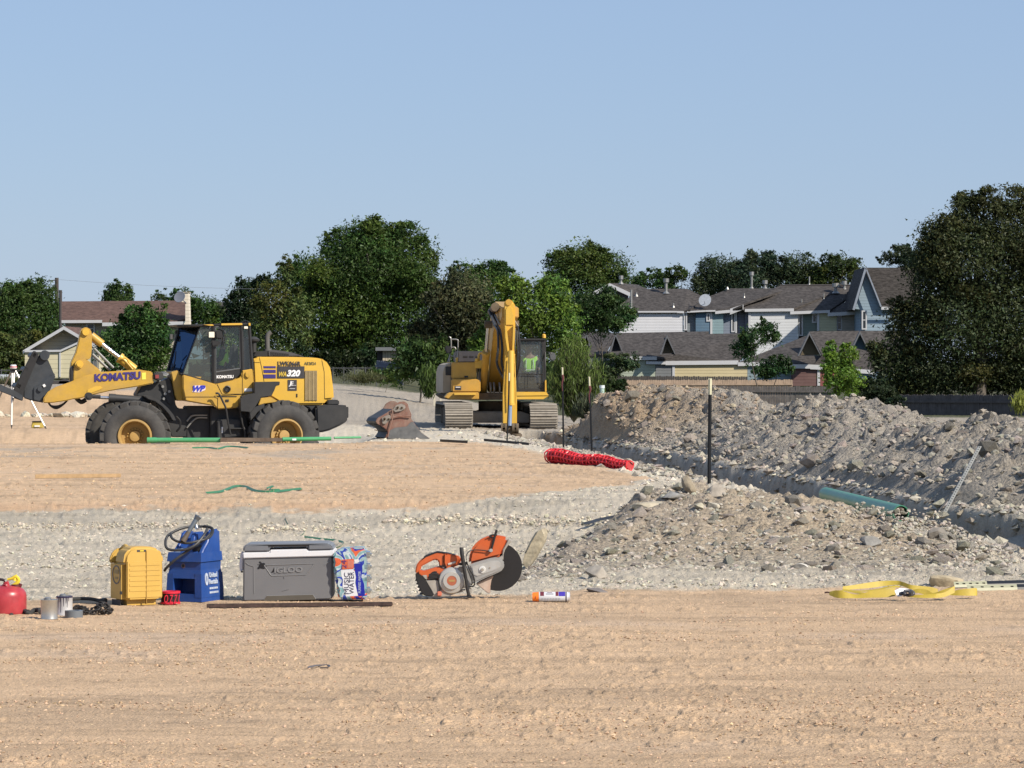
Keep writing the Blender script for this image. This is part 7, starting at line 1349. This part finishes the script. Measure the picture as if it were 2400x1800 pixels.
bm = zA([(412, 436), (414, 385), (430, 358), (470, 350), (1280, 336), (1340, 340), (1385, 380), (1394, 412), (1114, 420), (1112, 366), (700, 372), (702, 432)], .39, -.012, .012); part('lid', bm, CD, cb_)
bm = zA([(425, 356), (1290, 338), (1380, 372), (416, 386)], .36, .01, .010); part('lid_top', bm, CD, cb_)
hb = B(); h_ = CW
bm = zA([(388, 430), (418, 418), (422, 470), (412, 640), (392, 655), (376, 640), (372, 560)], .03, .03, .008); part('handle', bm, CW, cb_); bm = B(); cyl(bm, ZA(402, 645, DC+.02), ZA(402, 645, DC+.08), .008, 10); part('hinge_pin', bm, BLK2, cb_)
bm = zA([(1372, 555), (1392, 550), (1396, 600), (1385, 640), (1370, 640)], .03, .05, .006); part('handle', bm, CW, cb_)
bm = B()
for pts in ([(640, 575), (1172, 556), (1176, 570), (1100, 672), (1090, 678), (725, 690), (712, 680), (640, 575)], [(440, 545), (470, 570), (528, 590), (530, 880)], [(1362, 525), (1290, 570)], [(640, 948), (668, 906), (1166, 893), (1200, 940)]): tube(bm, [ZA(x, y, DC-.002) for x, y in pts], .0022, 5)
part('moulded_line', bm, mat('cooler_line', (.22, .22, .225), .5), cb_)
a = ZA(752, 660, DC-.001); b = ZA(1058, 648, DC-.001); part('lettering', text_bm('IGLOO', frameM(a, b-a, (0, 0, 1)), (b-a).length, .040, .04, .004), mat('cooler_letters', (.20, .20, .205), .5), cb_, None)
bm = B(); rn = random.Random(6); lathe(bm, [(0, -.002), (.02, -.001), (.02, .004)], ZA(612, 582, DC-.001), (0, 1, 0), 9)
for k in range(11): c = ZA(612+rn.uniform(-38, 45), 582+rn.uniform(-38, 38), DC-.0015-.0002*k); lathe(bm, [(0, 0), (rn.uniform(.003, .010), .0004), (.003, .003)], c, (0, 1, 0), 7)
for x, y in ((575, 568), (655, 590), (668, 582)): lathe(bm, [(0, 0), (.0035, .0005), (.0035, .003)], ZA(x, y, DC-.002), (0, 1, 0), 7)
prism3(bm, [ZA(x, y, DC-.002) for x, y in [(715, 655), (735, 628), (748, 600), (752, 640), (735, 655)]], (0, .002, 0)); tube(bm, [ZA(848, 700, DC-.001), ZA(855, 722, DC-.001)], .0012, 4); tube(bm, [ZA(830, 858, DC-.001), ZA(905, 838, DC-.001)], .0008, 4); tag(part('stain', bm, mat('black_stain', (.008, .008, .01), .5), cb_), kind='stuff')
# case of water
def wrap_mat():
    m = bpy.data.materials.new('printed_wrap'); m.use_nodes = True; N = m.node_tree.nodes; L = m.node_tree.links; b = N['Principled BSDF']; tc = N.new('ShaderNodeTexCoord')
    n = N.new('ShaderNodeTexNoise'); n.inputs['Scale'].default_value = 5.5; n.inputs['Detail'].default_value = 0.0; n.inputs['Distortion'].default_value = 1.6; L.new(tc.outputs['Object'], n.inputs['Vector'])
    cr = N.new('ShaderNodeValToRGB'); cr.color_ramp.interpolation = 'CONSTANT'; e = cr.color_ramp.elements; cols = [(0, (.30, .42, .44)), (.30, (.03, .06, .35)), (.36, (.45, .52, .55)), (.42, (.20, .36, .38)), (.50, (.30, .42, .44)), (.53, (.62, .12, .05)), (.60, (.02, .03, .30)), (.64, (.28, .45, .45)), (.70, (.6, .13, .06))]
    e[0].color = (*cols[0][1], 1); e[1].position = cols[1][0]; e[1].color = (*cols[1][1], 1)
    for p_, c_ in cols[2:]: q = e.new(p_); q.color = (*c_, 1)
    L.new(n.outputs['Fac'], cr.inputs[0]); L.new(cr.outputs[0], b.inputs['Base Color']); b.inputs['Roughness'].default_value = .22
    nb = N.new('ShaderNodeTexNoise'); nb.inputs['Scale'].default_value = 22; L.new(tc.outputs['Object'], nb.inputs['Vector']); bn = N.new('ShaderNodeBump'); bn.inputs['Distance'].default_value = .012; L.new(nb.outputs['Fac'], bn.inputs['Height']); L.new(bn.outputs[0], b.inputs['Normal']); return m
DW = 24.4; p0 = ZA(1560, 945, DW); p0.z = gz(p0.x, DW); t = thing('water_pack', 'case of bottled water in colourful blue and orange printed wrap beside the cooler', 'water pack', p0)
bm = zp(ZA, [(1440, 402), (1560, 392), (1690, 388), (1738, 395), (1742, 440), (1745, 600), (1750, 935), (1730, 945), (1600, 945), (1448, 942), (1432, 890), (1436, 840), (1412, 790), (1420, 740), (1396, 690), (1405, 640), (1382, 600), (1392, 545), (1378, 490), (1400, 440)], DW, .26, .016); wp_ = part('wrapped_case', bm, wrap_mat(), t, 50)
PLS = glassmat('clear_plastic', (.75, .78, .8), .12)
for k in range(4):
    z0 = 430+k*130; bm = B(); cyl(bm, ZA(1752, z0, DW+.03)+Vector((0, 0, -.026)), ZA(1752, z0, DW+.03)+Vector((.001, 0, .026)), .0, 4) if False else None
    a = ZA(1725, z0+30, DW+.04); cyl(bm, a, a+Vector((.042, 0, 0)), .031, 14, .026); cyl(bm, a+Vector((.042, 0, 0)), a+Vector((.052, 0, 0)), .012, 10); part('bottle', bm, PLS, t, 50)
for nm, pts, m_ in (('white_panel', [(1470, 628), (1600, 618), (1618, 640), (1630, 700), (1622, 760), (1640, 840), (1655, 905), (1525, 912), (1512, 870), (1488, 800), (1492, 730), (1475, 690)], mat('label_white', (.66, .67, .70), .35)), ('orange_panel', [(1478, 515), (1610, 505), (1606, 612), (1480, 622)], mat('label_orange', (.58, .12, .05), .35)), ('blue_panel', [(1612, 560), (1700, 550), (1702, 640), (1690, 700), (1722, 780), (1730, 905), (1660, 908), (1640, 840), (1628, 760), (1634, 700), (1622, 640)], mat('label_blue', (.012, .02, .30), .3)), ('white_spot', [(1612, 515), (1660, 508), (1668, 540), (1625, 555)], mat('label_white', (.66, .67, .70), .35))):
    bm = zp(ZA, pts, DW-.002, .004, 0); part(nm, bm, m_, wp_)
INK = mat('label_ink', (.02, .02, .06), .4)
for s_, x0, y0, x1, hh, m_ in (('MUSIC', 1556, 885, 655, .034, INK), ('WATER', 1612, 885, 645, .034, INK), ('24', 1530, 610, 520, .036, mat('label_violet', (.10, .03, .16), .4)), ('PURIFIED WATER', 1685, 875, 640, .018, mat('label_pale', (.45, .52, .68), .4))):
    a = ZA(x0, y0, DW-.003); L_ = (y0-x1)/4.608*DW/FPX; part('lettering', text_bm(s_, frameM(a, (0, 0, 1), (-1, 0, 0)), L_, hh, .0, .0012), m_, wp_, None)
bm = B()
for k in range(5): x = 1548+k*11; tube(bm, [ZA(x, 522, DW-.003), ZA(x, 602, DW-.003)], .0012, 4)
part('small_print', bm, mat('label_pink', (.7, .4, .35), .4), wp_)
# rusty steel bar in front of the cooler
a = gnd(484, 1424); b = gnd(919, 1417.5); a = U(484, 1423, 23.75); b = U(920, 1409.5, 23.95); a.z = gz(a.x, a.y)+.001; b.z = gz(b.x, b.y)+.001
bm = B(); prism3(bm, [a, b, b+Vector((0, 0, .029)), a+Vector((0, 0, .029))], (0, .029, 0), .004); part('steel_bar', bm, mat('rusty_bar', (.045, .028, .026), .75, .2, .6, 30, dust=.35, dustcol=(.13, .075, .05), bump=.003), None, org=a, label='long dark rusty square steel bar lying in front of the cooler', cat='steel bar')

# cut-off saw
OR = mat('saw_orange', (.55, .10, .02), .42, 0, .12, 8, dust=.38, dustcol=(.36, .17, .10)); SIL = mat('saw_silver', (.42, .42, .40), .4, .5, .12, 10, dust=.5, dustcol=(.38, .35, .32)); GRY = mat('saw_dirty_white', (.36, .33, .29), .7, 0, .2, 14, dust=.5, dustcol=(.22, .20, .17)); SBK = mat('saw_black', (.012, .012, .013), .5, 0, .2, 10, dust=.2, dustcol=(.08, .075, .07)); BLD = mat('blade_black', (.010, .009, .010), .75, 0, .15, 30)
DS_ = 24.75; p0 = ZB(600, 905, DS_); p0.z = gz(p0.x, DS_); t = thing('cutoff_saw', 'orange and silver petrol cut-off saw with a large black blade standing on the dirt', 'saw', p0)
zB = lambda pts, dep, d=0, bev=.006, bm=None: zp(ZB, pts, DS_+d, dep, bev, bm); sp = lambda n, b, m, p=None, s=35: part(n, b, m, p or t, s)
bm = B(); c = ZB(1143, 545, DS_+.105); lathe(bm, [(0, 0), (.174, 0), (.176, .002), (.174, .004), (0, .004)], c, (0, 1, 0), 64); lathe(bm, [(0, -.004), (.05, -.004), (.05, .008), (0, .008)], c, (0, 1, 0), 24); sp('blade', bm, BLD)
gd_ = [(795, 520), (800, 450), (812, 390), (840, 320), (885, 265), (940, 222), (1010, 192), (1080, 180), (1150, 178), (1210, 190), (1262, 212), (1245, 260), (1225, 300), (1200, 345), (1190, 420), (1100, 440), (950, 480)]
bm = zB(gd_, .11, .055, .018); gd2 = sp('blade_guard', bm, OR); bm = zB([(1262, 212), (1306, 240), (1290, 264), (1262, 290), (1225, 345), (1208, 400), (1205, 470), (1160, 450), (1140, 440), (1190, 415), (1200, 345), (1225, 300), (1245, 260)], .10, .058, .004); sp('worn_edge', bm, GRY, gd2)
bm = zB([(880, 742), (980, 695), (1085, 642), (1092, 655), (1065, 700), (1052, 780), (1052, 862), (1020, 855), (950, 800)], .10, .055, .006); sp('lower_guard', bm, mat('guard_pale', (.48, .40, .34), .6, 0, .2, 14, dust=.5, dustcol=(.40, .22, .14)))
bm = zB([(800, 522), (860, 500), (1040, 447), (1110, 434), (1165, 442), (1202, 468), (1218, 508), (1212, 552), (1185, 590), (1140, 615), (1000, 675), (880, 732), (850, 720), (820, 620)], .05, 0, .012); arm_ = sp('belt_cover', bm, SIL)
bm = zB([(830, 545), (1060, 475), (1140, 470), (1175, 500), (1170, 550), (1120, 580), (900, 660), (850, 640)], .01, -.006, .004); sp('cover_panel', bm, mat('saw_light', (.50, .50, .48), .4, .4, .1, 12, dust=.4), arm_)
bm = B(); c = ZB(958, 578, DS_-.012); lathe(bm, [(0, 0), (.024, 0), (.026, .006), (.026, .012)], c, (0, 1, 0), 24); sp('belt_boss', bm, mat('boss_white', (.6, .6, .58), .4), arm_); bm = B(); lathe(bm, [(0, -.010), (.011, -.010), (.012, 0)], c, (0, 1, 0), 6); cyl(bm, ZB(1045, 557, DS_-.010), ZB(1045, 557, DS_), .006, 8); sp('bolt', bm, DUSTY, arm_)
bm = zB([(452, 700), (470, 665), (540, 622), (600, 590), (700, 550), (765, 540), (800, 560), (830, 640), (868, 720), (850, 760), (790, 790), (640, 812), (560, 800), (500, 780), (455, 745)], .12, .005, .02); eng = sp('engine_cover', bm, SIL)
bm = B(); c = ZB(598, 708, DS_-.008); lathe(bm, [(.035, -.006), (.090, .004), (.097, .014)], c, (0, 1, 0), 40); lathe(bm, [(.036, -.012), (.062, -.012), (.066, .0)], c, (0, 1, 0), 40); sp('starter_ring', bm, mat('saw_light', (.50, .50, .48), .4), eng)
bm = B(); lathe(bm, [(0, -.010), (.036, -.010), (.036, 0)], c, (0, 1, 0), 32); sd_ = sp('starter_disc', bm, mat('disc_orange', (.38, .09, .035), .5, dust=.3), eng)
bm = B()
for yy, ll in ((-8, .040), (10, .046)): box(bm, c.x-ll/2, c.x+ll/2, c.y-.0115, c.y-.009, c.z+yy*.0004-.004, c.z+yy*.0004+.003)
sp('disc_mark', bm, RIM, sd_)
bm = B()
for x, y in ((705, 578), (492, 735), (720, 745)): cc = ZB(x, y, DS_-.004); lathe(bm, [(0, 0), (.012, 0), (.013, .006)], cc, (0, 1, 0), 16); lathe(bm, [(.014, .003), (.021, .003), (.023, .01)], cc, (0, 1, 0), 20)
sp('cover_screws', bm, DUSTY, eng)
hd = [(165, 625), (170, 570), (185, 520), (212, 480), (255, 445), (300, 410), (360, 385), (425, 368), (480, 374), (560, 388), (640, 408), (700, 430), (706, 470), (690, 520), (600, 560), (540, 600), (520, 560), (450, 540), (442, 480), (415, 462), (380, 468), (330, 492), (250, 535), (228, 560), (232, 585), (215, 625)]
bm = zB(hd, .07, .03, .012); body_ = sp('rear_handle', bm, OR)
bm = zB([(200, 590), (238, 588), (268, 594), (340, 572), (430, 545), (455, 545), (545, 590), (505, 630), (470, 690), (448, 720), (440, 690), (300, 700), (262, 672), (205, 632)], .10, .02, .010); sp('air_box', bm, OR, body_)
bm = zB([(268, 425), (300, 405), (425, 364), (480, 370), (560, 384), (640, 404), (640, 412), (480, 382), (425, 378), (300, 428), (215, 490), (262, 450)], .08, .025, .004); sp('top_trim', bm, SBK, body_)
bm = zB([(500, 385), (560, 392), (640, 412), (690, 435), (660, 520), (590, 560), (530, 585), (500, 500)], .02, .012, .01); sp('top_cover', bm, OR, body_)
bm = zB([(550, 505), (640, 478), (645, 500), (555, 528)], .01, .004, .002); sp('label', bm, mat('label_cream', (.55, .50, .45), .5), body_); bm = zB([(442, 528), (552, 535), (552, 552), (442, 540)], .05, .01, .004); sp('trigger', bm, SBK, body_)
bm = zB([(318, 696), (316, 650), (345, 615), (390, 598), (442, 602), (446, 700)], .06, .005, .012); af = sp('air_filter', bm, SBK)
bm = B()
for k in range(4): tube(bm, [ZB(325, 635+k*16, DS_+.002), ZB(440, 625+k*16, DS_+.002)], .0022, 4)
sp('filter_fins', bm, mat('fin_grey', (.06, .055, .055), .5), af)
bm = zB([(245, 645), (305, 642), (310, 695), (285, 697)], .08, .01, .004); sp('pale_grille', bm, GRY)
bm = zB([(166, 626), (215, 630), (255, 665), (310, 735), (350, 815), (386, 885), (372, 897), (285, 890), (245, 862), (220, 810), (195, 745), (178, 700)], .14, -.01, .02); ft = sp('rear_bumper', bm, SBK)
bm = B()
for y in (700, 740, 780, 820, 860): cc = ZB(172+(y-690)*.32, y, DS_+.06); box(bm, cc.x-.004, cc.x+.016, DS_-.01, DS_+.13, cc.z-.004, cc.z+.004, .002)
sp('bumper_ribs', bm, SBK, ft)
bm = zB([(285, 700), (440, 703), (455, 745), (470, 800), (560, 828), (660, 828), (760, 815), (745, 832), (620, 868), (560, 896), (500, 903), (395, 897), (355, 820), (310, 745)], .13, .01, .014); ftk = sp('fuel_tank', bm, GRY)
bm = zB([(438, 640), (456, 640), (448, 720), (462, 780), (466, 825), (450, 830), (444, 770), (436, 715)], .02, -.004, .002); sp('tank_seam', bm, SBK, ftk); bm = B(); a = ZB(452, 862, DS_); box(bm, a.x-.016, a.x+.016, a.y-.012, a.y+.03, a.z-.017, a.z+.017, .005); sp('fuel_cap', bm, mat('cap_orange', (.60, .17, .10), .5, dust=.2), ftk)
bm = zB([(395, 897), (500, 903), (560, 896), (600, 875), (500, 860), (400, 870)], .12, .03, .006); sp('base_plate', bm, SBK, ftk)
bm = B(); tube(bm, smoothpts([ZB(712, 318, DS_-.03), ZB(716, 380, DS_-.035), ZB(728, 460, DS_-.035), ZB(742, 560, DS_-.035), ZB(762, 680, DS_-.03), ZB(780, 800, DS_-.025), ZB(798, 880, DS_-.02)], 4), [.0155]*10+[.0125]*15, 10); sp('front_handle', bm, SBK)
bm = zB([(772, 880), (826, 880), (828, 914), (770, 914)], .12, -.035, .006); sp('foot', bm, SBK); bm = zB([(755, 800), (830, 792), (835, 860), (800, 875), (780, 860)], .06, -.0, .006); sp('foot_bracket', bm, GRY)
bm = B(); tube(bm, smoothpts([ZB(770, 470, DS_-.03), ZB(768, 420, DS_-.02), ZB(790, 375, 24.76), ZB(835, 350, 24.79), ZB(930, 348, 24.79), ZB(1020, 358, 24.79), ZB(1062, 352, 24.79)], 4), .0042, 6); tube(bm, smoothpts([ZB(772, 480, DS_-.03), ZB(800, 560, DS_-.03), ZB(845, 640, DS_-.03), ZB(868, 720, DS_-.02), ZB(855, 770, DS_-.01), ZB(800, 780, DS_-.0)], 4), .0048, 6); tube(bm, smoothpts([ZB(760, 520, DS_-.03), ZB(800, 620, DS_-.03), ZB(835, 720, DS_-.02), ZB(830, 760, DS_-.01)], 4), .0035, 6); sp('water_hose', bm, SBK)
bm = zB([(690, 500), (780, 488), (790, 510), (770, 530), (700, 530), (660, 520)], .03, -.03, .006); sp('hose_clamp', bm, SBK)
bm = B(); tube(bm, [ZB(1125, 112, DS_+.04), ZB(1104, 190, DS_+.045), ZB(1062, 350, DS_+.045)], [.0095, .0095, .0075], 8); sp('guard_lever', bm, SBK); bm = B(); tube(bm, smoothpts([ZB(1042, 185, 24.80), ZB(1070, 170, 24.80), ZB(1130, 172, 24.80)], 3), .006, 6); tube(bm, smoothpts([ZB(1045, 185, 24.8), ZB(1065, 200, 24.79), ZB(1095, 195, 24.79)], 3), .005, 6); sp('lever_loop', bm, SBK); bm = B(); cyl(bm, ZB(1060, 352, 24.78), ZB(1060, 352, 24.81), .013, 12); cyl(bm, ZB(1035, 356, 24.79), ZB(1035, 356, 24.81), .008, 10); sp('valve', bm, SIL)
# marking paint can
DP = 24.38; a = ZB(1548, 898, DP); b = ZB(1990, 896, DP); rr = .0365; a.z = b.z = gz(a.x, DP)+rr; ax = (b-a).normalized(); Lc = (b-a).length; t = thing('spray_can', 'spray paint can with an orange cap lying on the dirt right of the saw', 'spray can', a-Vector((0, 0, rr)))
bm = B(); lathe(bm, [(rr*.80, 0), (rr*.86, .0), (rr*.97, .045), (rr*.80, .046)], a, ax, 28, True); lathe(bm, [(0, .014), (rr*.8, .016)], a, ax, 20); part('cap', bm, mat('cap_bright_orange', (.85, .20, .02), .4), t)
bm = B(); lathe(bm, [(0, .046), (rr*.97, .046), (rr, .055), (rr, Lc-.022), (rr*.9, Lc-.012), (0, Lc-.012)], a, ax, 36); lb = part('can_body', bm, mat('can_label', (.55, .56, .58), .4), t)
bm = B(); lathe(bm, [(0, Lc-.02), (rr*.9, Lc-.012), (rr*.92, Lc-.002), (rr*.8, Lc), (0, Lc-.01)], a, ax, 28); part('can_base', bm, mat('can_base', (.7, .7, .72), .3, .4), t)
def patch(x0, x1, a0, a1, m_, nm='label_patch'):
    bm = B(); n = 8; R_ = rr+.0008; P = []
    for k in range(n+1):
        an = a0+(a1-a0)*k/n; P.append((a+ax*x0+Vector((0, -math.cos(an)*R_, math.sin(an)*R_)), a+ax*x1+Vector((0, -math.cos(an)*R_, math.sin(an)*R_))))
    V = [(bm.verts.new(p), bm.verts.new(q)) for p, q in P]
    for k in range(n): bm.faces.new((V[k][0], V[k][1], V[k+1][1], V[k+1][0]))
    part(nm, bm, m_, lb)
MR = mat('label_maroon', (.13, .02, .03), .4); patch(.055, .082, .25, 1.5, MR); patch(.165, .185, .25, 1.4, MR); patch(.187, Lc-.035, .2, 1.7, mat('label_royal', (.05, .03, .32), .4)); patch(Lc-.034, Lc-.022, -1.2, 1.7, mat('label_dusk', (.16, .15, .17), .4)); patch(.096, .150, .58, .72, INK); patch(.105, .140, .95, 1.1, MR)
bm = B()
for k in range(7):
    for j in range(3): c = a+ax*(.065+.02*k)+Vector((0, -math.cos(-.25-.22*j)*(rr+.001), math.sin(-.25-.22*j)*(rr+.001))); box(bm, c.x, c.x+.013, c.y-.0005, c.y+.001, c.z-.0012, c.z+.0012)
part('small_print', bm, mat('print_grey', (.3, .31, .35), .5), lb)
bm = B(); c = a+ax*.006+Vector((0, -rr*.84, -.004)); prism3(bm, [c, c+Vector((.018, -.003, .012)), c+Vector((.018, -.003, -.006))], (0, .003, 0)); part('cap_arrow', bm, MR, t)

# yellow recovery sling with shackle and tag
SY = mat('sling_yellow', (.42, .31, .03), .6, 0, .14, 16, dust=.25, dustcol=(.36, .27, .06), bump=.0015, bscale=120); SE = mat('sling_edge', (.42, .33, .05), .7, 0, .2, 20)
t = thing('lifting_sling', 'yellow webbing sling loosely looped on the near pad at the right', 'sling', ZC(1000, 360, 24.8))
def ribbon(pts, D_, th=.0035):
    P = []; n = len(pts); L1 = smoothpts([ZC(x, yb, d) for (x, yt, yb), d in zip(pts, D_)], 6); L2 = smoothpts([ZC(x, yt, d+.018) for (x, yt, yb), d in zip(pts, D_)], 6); bm = B()
    lo = min(p.z for p in L1); k0 = [gz(p.x, p.y)+.002 for p in L1]
    A = [(bm.verts.new(Vector((p.x, p.y, max(p.z, z)))), bm.verts.new(Vector((q.x, q.y, max(q.z, z+.004)))), bm.verts.new(Vector((q.x, q.y+th, max(q.z, z+.004)))), bm.verts.new(Vector((p.x, p.y+th, max(p.z, z))))) for p, q, z in zip(L1, L2, k0)]
    for i in range(len(A)-1):
        for j in range(4): bm.faces.new((A[i][j], A[i+1][j], A[i+1][(j+1) % 4], A[i][(j+1) % 4]))
    bm.faces.new(A[0]); bm.faces.new(A[-1][::-1]); bmesh.ops.recalc_face_normals(bm, faces=bm.faces); part('webbing', bm, SY, t, 60)
ribbon([(262, 200, 250), (400, 182, 240), (600, 150, 225), (800, 125, 200), (1000, 122, 180), (1100, 145, 205), (1200, 180, 240), (1350, 195, 265), (1500, 215, 290), (1560, 240, 300)], [25.0, 25.05, 25.1, 25.15, 25.15, 25.1, 25.05, 25.05, 25.05, 25.05])
ribbon([(262, 235, 255), (480, 255, 272), (700, 240, 262), (880, 200, 222), (960, 190, 215), (1040, 190, 215)], [24.98, 24.95, 24.95, 24.96, 24.97, 24.98])
ribbon([(80, 275, 318), (160, 255, 350), (260, 262, 362), (450, 310, 362), (650, 262, 355), (850, 232, 350), (980, 215, 330)], [24.62, 24.58, 24.55, 24.55, 24.55, 24.56, 24.58])
ribbon([(110, 270, 290), (260, 250, 262), (420, 262, 290), (560, 285, 310)], [24.7, 24.72, 24.68, 24.62]); ribbon([(1180, 262, 300), (1300, 232, 290), (1420, 250, 330), (1500, 290, 345), (1620, 250, 340), (1790, 195, 290)], [24.68, 24.66, 24.64, 24.62, 24.6, 24.6])
ribbon([(1150, 310, 345), (1300, 315, 356), (1500, 300, 358), (1650, 280, 345), (1792, 190, 285)], [24.55, 24.5, 24.5, 24.52, 24.56]); ribbon([(1730, 275, 322), (1850, 245, 325), (1980, 230, 328), (2078, 222, 326), (2098, 245, 325)], [24.72, 24.7, 24.7, 24.72, 24.74])
bm = B(); tube(bm, smoothpts([ZC(20, 285, 24.7), ZC(60, 280, 24.68), (ZC(110, 290, 24.65))], 3), .006, 6); part('worn_end', bm, mat('worn_end', (.12, .06, .05), .9), t)
bm = B(); prism3(bm, [ZC(970, 258, 24.5), ZC(1050, 222, 24.53), ZC(1165, 235, 24.56), ZC(1150, 270, 24.53), ZC(1060, 335, 24.5), ZC(1010, 338, 24.49)], (0, .002, -.001)); part('tag', bm, CW, t)
t = thing('shackle', 'dark steel shackle lying on the white tag of the yellow sling', 'shackle', ZC(1150, 340, 24.46)); bm = B(); tube(bm, smoothpts([ZC(1040, 302, 24.45), ZC(1080, 290, 24.44), ZC(1150, 320, 24.44), ZC(1230, 300, 24.46), ZC(1190, 262, 24.47), ZC(1100, 268, 24.46)], 4), .012, 8); part('bow', bm, SIL if False else mat('shackle_steel', (.06, .06, .07), .45, .5, .2, 20), t)
bm = B(); cyl(bm, ZC(1030, 300, 24.44), ZC(1110, 305, 24.43), .011, 10); cyl(bm, ZC(1090, 300, 24.42), ZC(1115, 300, 24.42), .02, 12); cyl(bm, ZC(1180, 290, 24.43), ZC(1210, 295, 24.42), .024, 14, .018); part('pin', bm, mat('shackle_steel', (.06, .06, .07), .45), t)
# steel posts lying at the right edge
def post_lying(label, x0, y0, x1, y1, D, xs, w=.045):
    a = lay(x0, y0+1); b = lay(x1, y1+1); t = thing('fence_post', label, 'post', a); CR = mat('cream_paint', (.33, .33, .22), .5, 0, .1, 10, dust=.2); BKP = mat('black_post', (.012, .013, .015), .4)
    u = 0
    for i, (f0, f1, m_) in enumerate(xs):
        p, q_ = a.lerp(b, f0), a.lerp(b, f1); bm = B(); prism3(bm, [p, q_, q_+Vector((0, .012, w*.45)), p+Vector((0, .012, w*.45))], (0, .005, 0)); prism3(bm, [p+Vector((0, .017, w*.40)), q_+Vector((0, .017, w*.40)), q_+Vector((0, .05, w*.9)), p+Vector((0, .05, w*.9))], (0, .005, 0)); sc = part('painted_section', bm, CR if m_ == 'c' else BKP, t)
        if m_ == 'c':
            bm = B()
            for k in range(5): c = p.lerp(q_, (k+.5)/5)+Vector((0, .03, w*.6)); box(bm, c.x-.010, c.x+.010, c.y-.008, c.y, c.z-.004, c.z+.004)
            part('studs', bm, BLK2, sc)
post_lying('cream and black steel post lying at the right edge, farther of two', 2237, 1376, 2470, 1370, 26.3, [(0, .33, 'c'), (.33, 1, 'b')]); post_lying('cream and black steel post lying at the right edge, nearer of two', 2268, 1384, 2480, 1380, 25.9, [(0, .55, 'c'), (.55, 1, 'b')])
